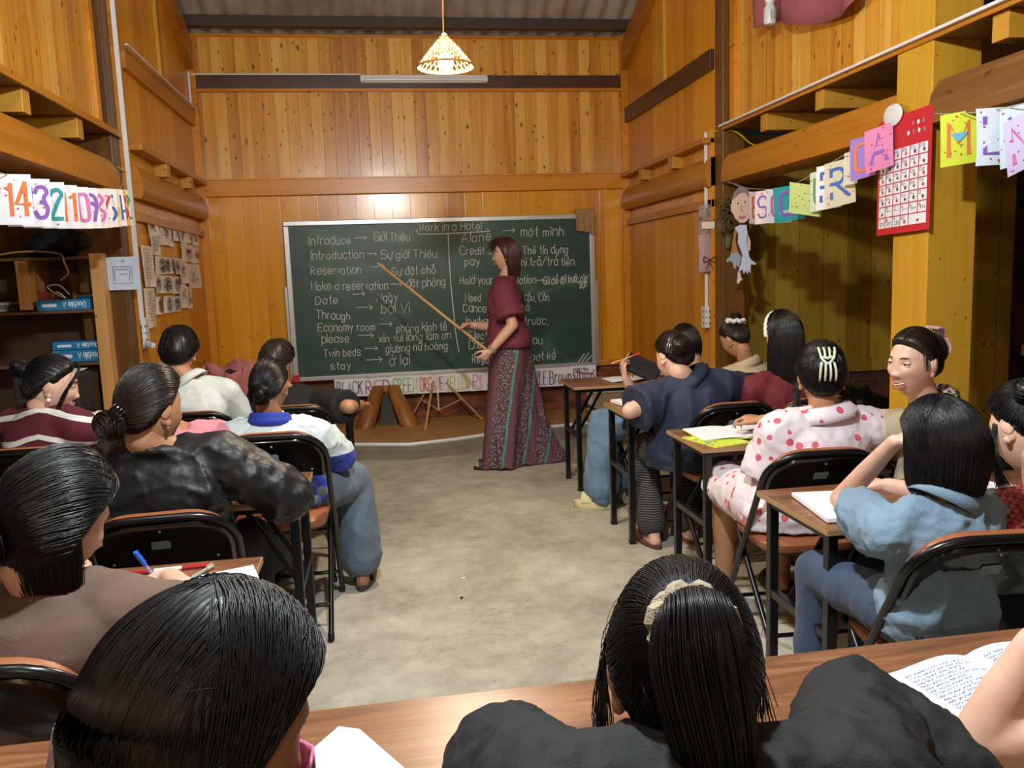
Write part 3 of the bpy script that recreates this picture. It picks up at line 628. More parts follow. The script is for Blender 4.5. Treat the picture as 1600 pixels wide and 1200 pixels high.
# ------------------------------------------------------------------ under the board: trestle, tripod, bouquet, wheeled board
e = empty('trestle', (0.0, 7.62, .14), 'stout brown wooden trestle standing under the chalkboard on the platform', 'stand')
tw = wood('trestle_wood', 'X', 'Z', 3.0, ('6e4416', '96602a', 'a9743a'), .3, .45, 0)
for x0, x1 in ((-.20, -.05), (.22, .07)):
    g = G(); g.loft([[np.array([x0 + (x1 - x0) * t + r_ * math.cos(a), 7.60 + .24 * t + .8 * r_ * math.sin(a), .14 + .36 * t]) for a in np.arange(14) * 2 * math.pi / 14] for t, r_ in ((0, .075), (.06, .09), (.5, .078), (1, .055))]); obj('leg', g, tw, e)
obj('crosspiece', G().box2((-.12, 7.80, .44), (.14, 7.885, .50)), tw, e, smooth=False, bevel=.01)
obj('rear_board', G().poly([(-.06, 7.72, .141), (.10, 7.72, .141), (.06, 7.85, .46), (-.02, 7.85, .46)], (0, .03, 0)), plain('dark_board', '20160e', .6), e, smooth=False)
e = empty('tripod_easel', (.47, 7.62, .14), 'folded pale wooden tripod easel standing under the chalkboard beside the trestle', 'easel')
pw = wood('pale_easel_wood', 'X', 'Z', 3.0, ('a87a4a', 'c8986a', 'd8aa7c'), .1, .5, 0); top = (.50, 7.66, .66)
for nm, a, c in (('leg', (.34, 7.30, .148), (.47, 7.88, .54)), ('leg', (.90, 7.64, .148), (.54, 7.88, .54)), ('leg', (.22, 7.84, .148), (.46, 7.90, .54))):
    g = G(); g.bar(a, c, .022, .014); obj(nm, g, pw, e, smooth=False, bevel=.002)
for a, c in (((.32, 7.86, .36), (.50, 7.80, .24)), ((.72, 7.76, .34), (.50, 7.80, .24)), ((.50, 7.80, .23), (.50, 7.88, .54))):
    g = G(); g.bar(a, c, .016, .01); obj('brace', g, pw, e, smooth=False, bevel=.002)
e = empty('wheeled_board', (1.85, 6.75, 0), 'low framed panel on castors standing behind the front right table', 'panel')
fr = plain('panel_frame', 'a89a84', .5)
for a, c in (((1.70, 6.7, .12), (1.70, 6.7, .50)), ((2.40, 6.7, .12), (2.40, 6.7, .50)), ((1.70, 6.7, .12), (2.40, 6.7, .12)), ((1.70, 6.7, .50), (2.40, 6.7, .50))):
    g = G(); g.bar(a, c, .04, .03, up=(0, 1, 0)); obj('frame', g, fr, e, smooth=False, bevel=.003)
obj('panel', G().box2((1.71, 6.695, .13), (2.39, 6.71, .49)), plain('panel_sheet', '8c7458', .4), e, smooth=False)
for x in (1.73, 2.37):
    g = G(); g.lathe([(.0, -.012), (.028, -.012), (.028, .012), (.0, .012)], (x, 6.66, .029), 16, roty(math.pi / 2)); obj('castor', g, M['white_plastic'], e)
    g = G(); g.bar((x, 6.66, .03), (x, 6.7, .11), .02, .02); obj('castor_bracket', g, M['steel'], e, smooth=False)
    g = G(); g.bar((x, 6.5, .07), (x, 6.9, .07), .04, .04); obj('foot_rail', g, plain('foot_rail_brown', '5c4632', .6), e, smooth=False, bevel=.004)
# bouquet in pink wrapping lying at the left corner of the platform
e = empty('bouquet', (-1.27, 7.42, .14), 'big bouquet in dusty pink wrapping standing at the left corner under the wall', 'bouquet')
pk = plain('pink_wrapping', 'c8807c', .6, bump=.3, bscale=30); a = []
for i in range(8):
    t = i / 7; row = []
    for j in range(41):
        ph = j / 40 * 2 * math.pi; r_ = (.06 + .20 * t) * (1 + .13 * math.sin(ph * 9 + 3 * t) * t); row.append((-1.27 + r_ * 1.05 * math.cos(ph), 7.42 + r_ * .8 * math.sin(ph), .14 + .66 * t + .05 * t * math.sin(ph * 5)))
    a.append(row)
g = G(); g.sheet(a, .003); obj('wrapping', g, pk, e, angle=180)
g = G()
for k in range(26):
    q = RNG.uniform(-1, 1, 2) * .13; g.ell((-1.27 + q[0], 7.42 + q[1], .72 + RNG.uniform(-.03, .03)), RNG.uniform(.025, .045), n=10, m=6)
obj('flowers', g, plain('dark_dried_flowers', '4a1820', .7, var=.4, vscale=40), e)

# ------------------------------------------------------------------ tables
def laminate():
    m, nt, b = newmat('walnut_laminate'); tc = N(nt, 'ShaderNodeTexCoord'); mp = N(nt, 'ShaderNodeMapping'); mp.inputs['Scale'].default_value = (1.2, 14, 8); mp.inputs['Rotation'].default_value = (0, 0, 0.06); L(nt, tc.outputs['Object'], mp.inputs[0])
    n = N(nt, 'ShaderNodeTexNoise', i_Scale=1.6, i_Detail=7.0, i_Distortion=1.4, i_Roughness=0.6); L(nt, mp.outputs[0], n.inputs['Vector'])
    r = ramp(nt, n.outputs[0], [(0.3, srgb('5a3a26')), (0.5, srgb('7d5236')), (0.68, srgb('96684a'))]); L(nt, r.outputs[0], b.inputs['Base Color']); b.inputs['Roughness'].default_value = 0.33
    return m
M['laminate'] = laminate(); M['edge'] = plain('pale_table_edge', 'a5835c', 0.5)
TZ = 0.73
def make_table():
    r = empty('folding_table', (0, 0, 0), '', 'table')
    g = G(); g.box2((-.6, -.228, TZ - .022), (.6, .228, TZ)); obj('tabletop', g, M['laminate'], r, smooth=False, bevel=.004, local=True)
    g = G()
    for a, c in (((-.602, -.230, TZ - .020), (-.599, .230, TZ - .003)), ((.599, -.230, TZ - .020), (.602, .230, TZ - .003)), ((-.6, -.2305, TZ - .020), (.6, -.2275, TZ - .003)), ((-.6, .2275, TZ - .020), (.6, .2305, TZ - .003))): g.box2(a, c)
    obj('edge_banding', g, M['edge'], r, smooth=False, local=True)
    for sx in (-1, 1):
        x = sx * .565
        for sy in (-1, 1):
            lg = obj('leg', G().box2((x - .016, sy * .185 - .016, .012), (x + .016, sy * .185 + .016, TZ - .03)), M['black_metal'], r, smooth=False, bevel=.003, local=True)
            obj('foot_cap', G().box2((x - .018, sy * .185 - .018, 0), (x + .018, sy * .185 + .018, .02)), M['black'], lg, smooth=False, bevel=.003, local=True)
        obj('crossbar', G().box2((x - .013, -.17, .365), (x + .013, .17, .395)), M['black_metal'], r, smooth=False, bevel=.002, local=True)
        obj('top_rail', G().box2((x - .014, -.2, TZ - .047), (x + .014, .2, TZ - .022)), M['black_metal'], r, smooth=False, bevel=.002, local=True)
        for sy in (-1, 1):
            g = G(); g.bar((x - sx * .01, sy * .09, .38), (x - sx * .20, sy * .09, TZ - .03), .012, .02); obj('folding_stay', g, M['black_metal'], r, smooth=False, bevel=.002, local=True)
        g = G(); g.box2((x - sx * .13 - .012, -.10, .545), (x - sx * .13 + .012, .10, .555)); obj('stay_link', g, M['black_metal'], r, smooth=False, local=True)
    for sy in (-1, 1): obj('apron_rail', G().box2((-.55, sy * .18 - .012, TZ - .046), (.55, sy * .18 + .012, TZ - .022)), M['black_metal'], r, smooth=False, local=True)
    return r
TABLES = [(1.86, 5.61, 0, 'first walnut-topped folding table on the right, nearest the chalkboard'), (1.87, 4.45, 0, 'folding table on the right where the person in the navy blouse leans'),
          (1.93, 3.53, 0, 'folding table on the right holding the open notebook with a yellow-green cover'), (1.85, 2.39, 0, 'folding table on the right under the elbow of the person in the denim shirt'),
          (-.80, 5.38, 0, 'first folding table on the left, nearest the chalkboard, by the person in the black tee'), (-.87, 4.28, 0, 'folding table on the left in front of the white and blue jacket'),
          (-.91, 3.17, 0, 'folding table on the left under the elbow of the black windbreaker'), (-.97, 2.13, 0, 'folding table on the left where the person in the brown shirt writes'),
          (-.12, 1.225, 0, 'foreground folding table in the middle with a torn white sheet on it'), (1.088, 1.235, 0, 'foreground folding table at the right with the open handwritten notebook')]
t0 = make_table()
for i, (x, y, a, lab) in enumerate(TABLES):
    t = t0 if i == 0 else copy_tree(t0); t.location = (x, y, 0); t.rotation_euler.z = a; tag(t, lab, 'table', 'walnut-topped folding tables')

# ------------------------------------------------------------------ folding chairs
M['copper'] = plain('brown_vinyl_pad', '9a5a3a', 0.38, bump=.15, bscale=300); M['chairback'] = plain('black_enamelled_steel', '0a0a0b', 0.18, coat=.3)
FT, RT, TOPY, TOPZ = .27, -.30, -.25, .82
def tube_pt(x, z): return np.array([x, FT + (TOPY - FT) * z / TOPZ, z])
def make_chair():
    r = empty('folding_chair', (0, 0, 0), '', 'chair')
    hw, R_ = .215, .13
    arc = [(hw - R_ + R_ * math.cos(a), TOPZ - R_ * .8 + R_ * .8 * math.sin(a)) for a in np.linspace(0, math.pi / 2, 7)]
    half = [(hw, 0.012), (hw, .25), (hw, .5)] + arc
    pth = [tube_pt(x, z) for x, z in half] + [tube_pt(-x, z) for x, z in half[::-1]]
    g = G(); g.tube(pth, .0125, 10); obj('main_frame', g, M['black_metal'], r, local=True)
    def outline(s_, z0):
        p = [(hw - .012) * s_, z0], ; o = [((hw - .014) * s_, z0)] + [((hw - R_ + (R_ - .012) * math.cos(a)) * s_, TOPZ - R_ * .8 + (R_ * .8 - .010) * math.sin(a) * 1.0) for a in np.linspace(0, math.pi / 2, 7)]
        return o + [(-x, z) for x, z in o[::-1]]
    back = nrm(np.array([0, -TOPZ, (TOPY - FT)])) ; nb = nrm(np.cross(tube_pt(0, .8) - tube_pt(0, 0), (1, 0, 0)))
    if nb[1] > 0: nb = -nb                                   # points to the rear
    o1 = outline(1.0, .64)
    g = G(); P = [tube_pt(x, z) for x, z in o1]; c = np.mean(P, 0)
    secs = [[p + nb * d + (c - p) * k for p in P] for d, k in ((-.004, 0), (.010, 0), (.016, .05), (.013, .12), (.0125, .5))]; g.loft(secs)
    obj('back_panel', g, M['chairback'], r, local=True, angle=30)
    P2 = [tube_pt(x * 1.01, z + (.012 if z > .7 else 0)) for x, z in o1]; c = np.mean(P2, 0)
    g = G(); g.loft([[p - nb * d + (c - p) * k for p in P2] for d, k in ((-.003, 0), (.016, 0), (.030, .06), (.034, .3))]); obj('back_pad', g, M['copper'], r, local=True, angle=50)
    g = G(); q = tube_pt(-.005, .735) + nb * .0145; g.loft([[q + nb * d + np.array([x, 0, 0]) + nrm(tube_pt(0, 1) - tube_pt(0, 0)) * z for x, z in ((-.028, -.017), (.026, -.017), (.028, .012), (.02, .019), (-.026, .017))] for d in (0, .0012)]); obj('sticker', g, plain('pale_blue_sticker', '7f98a4', .5), r, local=True, smooth=False)
    for x, z in ((-.15, .675), (.15, .675), (0, .785)):
        g = G(); g.ell(tube_pt(x, z) + nb * .0135, .005, n=10, m=6); obj('rivet', g, M['steel'], r, local=True)
    g = G(); sec = []
    for d, z in ((0, .425), (.004, .432), (.008, .455), (-.01, .468), (-.05, .474)):
        sec.append([np.array([(.19 + d) * math.copysign(abs(math.cos(a)) ** .45, math.cos(a)), .02 + (.195 + d) * math.copysign(abs(math.sin(a)) ** .45, math.sin(a)), z]) for a in np.arange(32) * 2 * math.pi / 32])
    g.loft(sec); obj('seat_pad', g, M['copper'], r, local=True, angle=60)
    g = G(); g.tube([(.17 * math.copysign(abs(math.cos(a)) ** .5, math.cos(a)), .02 + .175 * math.copysign(abs(math.sin(a)) ** .5, math.sin(a)), .42) for a in np.arange(24) * 2 * math.pi / 24], .011, 8, closed=True); obj('seat_frame', g, M['black_metal'], r, local=True)
    for s in (-1, 1):
        g = G(); g.tube([(s * .193, .13, .43), (s * .193, RT, .012)], .0115, 10); lg = obj('rear_leg', g, M['black_metal'], r, local=True)
        g = G(); g.cone((s * .193, RT + .006, .03), (s * .193, RT, .014), .014, .014); obj('rubber_foot', g, M['black'], lg, local=True)
        g = G(); g.cone(tube_pt(s * .215, .03), tube_pt(s * .215, .014), .015, .015); obj('rubber_foot', g, M['black'], r, local=True)
        g = G(); g.bar(tube_pt(s * .205, .40), (s * .196, .06, .36), .006, .02); obj('hinge_plate', g, M['black_metal'], r, local=True, smooth=False)
    for y, z, hw_ in ((-.205, .12, .19), (.194, .12, .21)):
        g = G(); g.tube([(-hw_, y, z), (hw_, y, z)], .009, 8); obj('stretcher', g, M['black_metal'], r, local=True)
    return r
CHAIRS = [(1.70, 4.04, 2, 1.0, 'black folding chair behind the person in the navy blouse'), (1.58, 2.96, -4, 1.0, 'black folding chair behind the pink heart-print blouse'),
          (1.49, 1.98, -6, 1.0, 'black folding chair beside the denim shirt at the right edge'), (-.47, 3.68, 0, 1.07, 'black folding chair with brown seat behind the white and blue jacket'),
          (-.70, 2.76, 4, 1.0, 'black folding chair behind the black windbreaker, blue pen before it'), (-.80, 1.80, 0, 1.0, 'black folding chair behind the brown shirt at the left edge'),
          (-1.40, 3.68, 0, 1.07, 'black folding chair behind the striped maroon sweater'), (-1.02, 4.80, 0, 1.0, 'black folding chair behind the boy in the white shirt'),
          (-.93, 3.68, 0, 1.07, 'black folding chair behind the pink shirt'), (-.50, 4.82, 0, 1.0, 'black folding chair under the person in the black tee'), (2.20, 5.08, 0, 1.0, 'black folding chair under the person in the cream shirt'),
          (1.68, 5.0, 0, 1.0, 'black folding chair under the person in jeans and sandals'), (2.16, 4.04, 0, 1.0, 'black folding chair under the person with long hair and maroon top'), (2.12, 2.85, 10, 1.0, 'black folding chair under the smiling person'),
          (2.08, 1.86, 0, 1.0, 'black folding chair under the person in red gingham')]
c0 = make_chair()
for i, (x, y, a, sz, lab) in enumerate(CHAIRS):
    c = c0 if i == 0 else copy_tree(c0); c.location = (x, y, 0); c.rotation_euler.z = math.radians(a); c.scale = (1, 1, sz); tag(c, lab, 'chair', 'black folding chairs with brown pads')

# ------------------------------------------------------------------ shelf unit in the left aisle and what stands in it
pine_s = wood('pale_shelf_board', 'X', 'Z', 3.0, ('a8743a', 'cf9a5c', 'e0b27a'), .2, .45, 0); brown_s = plain('brown_shelf_board', '6b4a2a', .5, var=.2, vscale=6)
e = empty('shelf_unit', (-2.3, 5.62, 0), 'open wooden shelf unit with a pale side board in the left aisle', 'shelf')
obj('side_panel', G().box2((-1.735, 5.45, 0), (-1.665, 5.80, 1.715)), pine_s, e, smooth=False, bevel=.003)
obj('side_panel', G().box2((-3.0, 5.45, 0), (-2.96, 5.80, 1.715)), brown_s, e, smooth=False, bevel=.003)
obj('divider', G().box2((-2.16, 5.46, 1.385), (-2.09, 5.80, 1.70)), pine_s, e, smooth=False, bevel=.003)
for z in (1.70, 1.375, 1.05, .55, .12): obj('shelf_board', G().box2((-2.97, 5.45, z - .018), (-1.735, 5.80, z)), brown_s, e, smooth=False, bevel=.003)
obj('back_panel', G().box2((-2.97, 5.79, .1), (-1.70, 5.81, 1.70)), plain('brown_back_panel', '4a3320', .6), e, smooth=False)
obj('loose_board', G().box2((-1.95, 5.74, 1.38), (-1.80, 5.785, 1.60)), M['aisle'], e, smooth=False); 
blue = plain('blue_carton', '2a80b4', .45); bluew = plain('carton_print', 'e4eef4', .6)
def carton(c, s_, lab, flip=False):
    e = empty('paper_carton', (c[0], c[1], c[2] - s_[2] / 2), lab, 'box'); obj('carton', G().box(c, s_), blue, e, smooth=False, bevel=.004)
    g = G(); ex = np.array([-1, 0, 0]) if flip else np.array([1, 0, 0]); ez = np.array([0, 0, -1]) if flip else np.array([0, 0, 1]); y = c[1] - s_[1] / 2 - .002
    o = np.array([c[0], y, c[2]]) - ex * s_[0] * .42 - ez * s_[2] * .25
    write_on(g, 'Double A', o, ex, ez, s_[0] * .42, s_[2] * .5, .005, .05); p = np.array([c[0], y, c[2]]) + ex * s_[0] * .26
    obj('lettering', g, bluew, e, smooth=False, fix=False); g = G(); g.box(p, (s_[0] * .28, .001, s_[2] * .3)); obj('print_panel', g, bluew, e, smooth=False)
carton((-1.915, 5.58, 1.408), (.31, .22, .064), 'flat bright blue printed carton upside down on the upper shelf', True)
carton((-1.865, 5.60, 1.09), (.30, .22, .075), 'blue printed carton in the lower shelf, under another', True)
carton((-1.865, 5.60, 1.155), (.29, .22, .05), 'topmost blue printed carton of the pile in the lower shelf', True)
tag(obj('red_box', G().box((-2.045, 5.62, 1.435), (.10, .12, .115)), plain('red_box_card', '9a4038', .6, var=.2, vscale=20), smooth=False, bevel=.004, origin=(-2.045, 5.62, 1.38)), 'small red box beside the blue carton on the upper shelf', 'box')
g = G(); g.cone((-1.84, 5.56, 1.462), (-1.76, 5.56, 1.462), .022, .022); tag(obj('metal_torch', g, M['chrome'], origin=(-1.8, 5.56, 1.44)), 'small chrome torch lying on the blue carton', 'torch')
g = G(); g.tube(smooth_path([(-2.0, 5.55, 1.46), (-1.96, 5.52, 1.49), (-1.92, 5.53, 1.45), (-1.97, 5.56, 1.47), (-2.02, 5.54, 1.52), (-1.95, 5.53, 1.53), (-1.90, 5.55, 1.47)], 6), .004, 6); tag(obj('tangled_cable', g, plain('white_cable', 'd0ccc4', .5), origin=(-1.96, 5.54, 1.45)), 'tangle of thin white cable on the upper shelf', 'cable')
g = G(); g.tube(smooth_path([(-2.3, 5.44, 1.71), (-2.1, 5.42, 1.735), (-1.9, 5.43, 1.72), (-1.87, 5.43, 1.66), (-1.85, 5.42, 1.60), (-1.90, 5.43, 1.56)], 6), .006, 6); tag(obj('hanging_cord', g, plain('tan_cord', 'a88848', .6), origin=(-1.9, 5.43, 1.7)), 'tan cord hanging off the front of the shelf top', 'cord')
P = [[(-2.12 + .40 * i / 12, 5.60 - .10 * math.sin(math.pi * j / 8), 1.702 + .20 * math.sin(math.pi * min(1, j / 8)) ** .5 * (1 - .25 * abs(i / 6 - 1) ** 3) + .006 * math.sin(i * 2 + j)) for j in range(9)] for i in range(13)]
g = G(); g.ell((-1.92, 5.62, 1.79), (.20, .12, .09), n=24); g.ell((-2.02, 5.60, 1.77), (.12, .11, .07)); me = remesh(g, .012, 4); folds(me, .012, 14, 3); tag(obj('black_bag', me, plain('black_cloth', '0c0c0e', .8), origin=(-1.92, 5.6, 1.70)), 'black cloth bag lying on top of the shelf unit', 'bag')
for k in range(3):
    tag(obj('book', G().box((-2.36 + .01 * k, 5.60, 1.388 + .02 * k), (.2, .15, .018)), plain('book_cover_%d' % k, ('d8dce4', '8ea2b8', 'e6e2d8')[k], .6), smooth=False, bevel=.002, origin=(-2.36, 5.6, 1.375 + .02 * k)), ('white book lowest in the small pile left of the shelf divider', 'blue-grey book in the middle of the small pile left of the shelf divider', 'cream book on top of the small pile left of the shelf divider')[k], 'book', 'books left of the divider')
# black machine with papers on a black stool
e = empty('stool', (-1.80, 5.05, 0), 'black stool holding the black machine in front of the shelf', 'stool')
obj('seat', G().box((-1.82, 5.05, .74), (.52, .36, .03)), M['black'], e, smooth=False, bevel=.008)
for sx in (-1, 1):
    for sy in (-1, 1): obj('leg', G().box((-1.82 + sx * .22, 5.05 + sy * .14, .363), (.03, .03, .725)), M['black'], e, smooth=False, bevel=.003)
e = empty('black_machine', (-1.84, 5.08, .755), 'black boxy machine with vent slots standing on the stool', 'machine')
mc = plain('dark_grey_plastic', '2a2826', .5)
obj('casing', G().box((-1.87, 5.08, .89), (.34, .26, .27)), mc, e, smooth=False, bevel=.012)
for k in range(7):
    g = G(); g.box((-1.76, 4.949, .985 - k * .014), (.05, .004, .005)); obj('vent_slot', g, M['black'], e, smooth=False)
g = G(); g.ell((-1.745, 4.95, .80), (.016, .01, .016)); obj('knob', g, M['black'], e)
for k in range(4):
    a = .06 * k - .1; tag(obj('paper_sheet', G().box((-1.88 + .01 * k, 5.07, 1.028 + .004 * k), (.28, .2, .003), rotz(a)), M['paper'], smooth=False, origin=(-1.88, 5.07, 1.026 + .004 * k)), 'white paper in the loose pile on the black machine', 'paper', 'papers on the black machine')
g = G()
for q in range(5): g.ell((-1.635 + RNG.uniform(-.03, .03), 4.98 + RNG.uniform(-.02, .02), .775 + RNG.uniform(0, .02)), (.03, .02, .02), n=10, m=6)
me = remesh(g, .005, 1); folds(me, .008, 60, 2); tag(obj('crumpled_tissue', me, M['paper'], origin=(-1.635, 4.98, .755)), 'crumpled white tissue on the black stool', 'tissue')

# ------------------------------------------------------------------ sheets pinned to the left wall
INK = [plain('ink_%d' % i, c, .7) for i, c in enumerate(('5a4a48', '6b3a34', '4a4a58', 'a05034', '50607a', '7a6a5a'))]
ORD = ['first', 'second', 'third', 'fourth', 'fifth', 'sixth', 'seventh', 'eighth']
def wall_sheet(x0, y0, x1, y1, lab, kind, X=XL + .012, grp='drawings pinned to the left wall'):
    # pixel box on the left wall
    a = onx(x0, (y0 + y1) / 2, X); c = onx(x1, (y0 + y1) / 2, X); zt = onx((x0 + x1) / 2, y0, X)[2]; zb = onx((x0 + x1) / 2, y1, X)[2]; ya, yb = a[1], c[1]
    e = empty('drawing_sheet', (X, (ya + yb) / 2, (zt + zb) / 2), lab, 'drawing', grp)
    rows = [[(X + .006 * math.sin(i * 1.1 + x0) * (1 + j) * .4 + .006, ya + (yb - ya) * i / 5, zt + (zb - zt) * j / 4) for i in range(6)] for j in range(5)]
    g = G(); g.sheet(rows, .0012); obj('sheet', g, plain('cream_paper_%d' % int(x0 * 7), ('e6d6bc', 'ddcbb2', 'ecdcc6')[int(x0) % 3], .8) if False else M['cream'], e, fix=False)
    g = G(); st = []; rr = np.random.default_rng(int(x0 * 13 + y0))
    W, H = yb - ya, zt - zb
    if kind == 'text':
        for k in range(int(6 + H * 20)):
            yy = H * (.9 - k * .8 / (6 + H * 20)); n = 10; st.append(np.stack([np.linspace(W * .12, W * (.6 + .3 * rr.random()), n), yy + rr.normal(size=n) * .004], 1))
    else:
        for k in range(5): p = rr.uniform(.2, .8, (4, 2)) * np.array([W, H]); st.append(smooth_path(p, 5))
        if kind == 'oval':
            t = np.linspace(0, 2 * math.pi, 20); 
            for s_ in (1, .8, .6, .4): st.append(np.stack([W * (.5 + .36 * s_ * np.cos(t)), H * (.5 + .4 * s_ * np.sin(t))], 1))
    ribbons(g, st, .0028 if kind == 'text' else .0045, lambda u, v: np.array([X + .0165, ya + u, zb + v])); obj('pencil_marks', g, INK[int(x0 + y0) % 6] if kind != 'text' else INK[2], e, smooth=False, fix=False)
M['cream'] = plain('cream_paper', 'f0e2d0', .8, var=.05, vscale=20)
zz = lambda x, y: (x / 3.872, 250 + y / 3.872)
SH2 = [('top row of drawings', [(885, 335, 945, 455, 'draw'), (965, 352, 1020, 515, 'draw'), (1015, 380, 1045, 525, 'draw'), (1040, 385, 1080, 490, 'draw'), (1075, 392, 1118, 500, 'draw'), (1115, 402, 1160, 505, 'draw'), (1155, 412, 1190, 515, 'draw')]),
       ('second row of drawings', [(905, 460, 960, 575, 'text'), (1095, 508, 1165, 615, 'draw'), (1160, 525, 1198, 625, 'draw')]),
       ('middle row of drawings', [(942, 585, 1002, 692, 'oval'), (985, 588, 1024, 688, 'oval'), (1022, 592, 1052, 688, 'oval'), (1050, 594, 1078, 690, 'oval'), (1078, 598, 1125, 748, 'draw'), (1128, 630, 1205, 775, 'draw')]),
       ('fourth row of drawings', [(934, 695, 965, 805, 'oval'), (966, 700, 1042, 805, 'oval'), (1040, 706, 1085, 808, 'oval'), (1082, 752, 1125, 898, 'draw'), (1122, 765, 1158, 900, 'draw')]),
       ('bottom row of drawings', [(944, 828, 975, 935, 'oval'), (992, 822, 1038, 925, 'oval'), (1037, 825, 1083, 918, 'oval')])]
for row, items in SH2:
    for k, (a, c, d_, f_, kd) in enumerate(items):
        p0, p1 = zz(a, c), zz(d_, f_); wall_sheet(p0[0], p0[1], p1[0], p1[1], 'cream drawing, %s from the conduit in the %s on the left wall' % (ORD[k], row.replace(' of drawings', '')), kd)
p0, p1 = zz(855, 520), zz(925, 770); wall_sheet(p0[0], p0[1], p1[0], p1[1], 'long cream list sheet on the left wall beside the conduit, upper of two', 'text')
p0, p1 = zz(875, 775), zz(940, 1015); wall_sheet(p0[0], p0[1], p1[0], p1[1], 'long cream list sheet on the left wall beside the conduit, lower of two', 'text')
# blue-white sheet on the post
e = empty('diagram_sheet', (-1.68, 5.55, 1.6), 'pale blue-white diagram sheet taped to the dark left post beside the shelf', 'paper sheet')
a, c = ony(165, 402, 5.535), ony(219, 452, 5.535)
g = G(); g.sheet([[(a[0] + (c[0] - a[0]) * i / 6, 5.535 - .005 * math.sin(i), a[2] + (c[2] - a[2]) * j / 4) for i in range(7)] for j in range(5)], .001); obj('sheet', g, plain('blue_white_paper', 'ccd6ea', .75), e, fix=False)
g = G(); W, H = c[0] - a[0], a[2] - c[2]; st = [np.array(q) * np.array([W, H]) for q in ([(.2, .7), (.8, .7), (.8, .2), (.2, .2), (.2, .7)], [(.4, .48), (.62, .48)], [(.5, .85), (.62, .85), (.56, .95), (.5, .85)], [(.25, .62), (.25, .3)], [(.75, .6), (.7, .3)], [(.3, .62), (.7, .62)])]
ribbons(g, st, .003, lambda u, v: np.array([a[0] + u, 5.528, c[2] + v])); obj('pencil_marks', g, INK[4], e, smooth=False, fix=False)

# ------------------------------------------------------------------ garlands of decorated letter cards
CR = {k: plain('crayon_' + k, v, .7) for k, v in dict(red='c83a44', pink='d870b0', purple='8a5ab8', blue='3c66b8', teal='2c98a0', green='5a9a50', orange='e07838', yellow='d8c840', dark='3a3a48').items()}
def card(c, side, up, w, h, lab, text, tcol, base, grp, bend=.02, dots=True, seed=0, tcol2=None, tx=(.5, .62)):
    """a hanging card: centre c, 'side' the reading direction, 'up'; both faces real"""
    side, up = nrm(side), nrm(up); n = nrm(np.cross(side, up)); c = np.asarray(c, float)   # n faces the reader
    e = empty('letter_card', c, lab, 'card', grp)
    bf = lambda u, v: n * (bend * math.sin(2.2 * (1 - v)) + .25 * bend * math.sin(3.1 * u + seed))
    put = lambda u, v, l=0.0: c + side * (u - .5) * w + up * (v - .5) * h + bf(u, v) + n * l
    g = G(); g.sheet([[put(i / 12, 1 - j / 12) for i in range(13)] for j in range(13)], .0012); obj('card', g, base, e, fix=False)
    rr = np.random.default_rng(seed + 3)
    if text:
        st, W = text_strokes(text); g = G(); k = .62 / 6.0; kx = min(k, tx[1] / max(W, 3)) * 1.0
        if len(text) == 1: kx = min(.55, tx[1]) / max(W, 2.2)
        st = [p * np.array([kx, k]) + np.array([tx[0] - W * kx / 2, .20]) for p in st]
        ribbons(g, [np.array([[q[0] * w, q[1] * h] for q in p]) for p in st], .016 * min(1, w / .13), lambda x, y: put(x / w, y / h, .0035)); obj('lettering', g, CR[tcol], e, smooth=False, fix=False)
    if dots:
        g = G()
        for q in range(14):
            u, v = rr.uniform(.06, .94, 2); s_ = rr.uniform(.003, .007); p = put(u, v, .003); t = rr.uniform(0, 3)
            a1 = side * math.cos(t) + up * math.sin(t); a2 = -side * math.sin(t) + up * math.cos(t); g.add([p - a1 * s_, p - a2 * s_ * .6, p + a1 * s_, p + a2 * s_ * .6], [(0, 1, 2, 3)])
        obj('crayon_doodles', g, CR[tcol2 or ('blue' if tcol == 'red' else 'red')], e, smooth=False, fix=False)
    return e
def cardmat(h): return plain('card_' + h, h, .75)
# left garland: number cards under the loft beam
LG = [('14', 'orange', 'eceaf2', 3.74), ('13', 'purple', 'efeaf0', 3.93), ('12', 'teal', 'eef0f4', 4.10), ('11', 'orange', 'f0e8ea', 4.28), ('10', 'pink', 'f0ecf0', 4.45), ('9', 'purple', 'eeeaf0', 4.58), ('8', 'pink', 'f0dede', 4.70), ('7', 'red', 'f0e6e2', 4.80), ('6', 'blue', 'eeecec', 4.90), ('5', 'yellow', 'e8d8b0', 4.98), ('4', 'blue', 'ece8ea', 5.05), ('3', 'red', 'd8b050', 5.12), ('2', 'green', 'dcdcc0', 5.20)]
for k, (s, tc_, bc, y) in enumerate(LG):
    z = 1.97 + (y - 3.74) * .062 - .02 * math.sin((y - 3.7) / 1.5 * math.pi)
    ang = math.radians(14 + 3.4 * k + 5 * math.sin(k * 2.3))
    card((-1.47, y, z - .095), (math.cos(ang), math.sin(ang) * .9, 0), (.05 * math.sin(k), .03, 1), .165, .205, 'hanging card with a crayon %s in the left garland' % s, s, tc_, cardmat(bc), 'number cards of the left garland', .012, True, k, tx=(.70 + .008 * k, .46 - .012 * k))
g = G(); g.tube(smooth_path([(-1.47, 2.6, 1.99), (-1.47, 3.7, 1.972), (-1.47, 4.5, 1.995), (-1.47, 5.2, 2.058), (-1.52, 5.56, 2.16)], 5), .0022, 5); tag(obj('garland_string', g, plain('string', 'b8b0a0', .8), origin=(-1.47, 4.5, 2.0)), 'string carrying the number cards under the left beam', 'string')
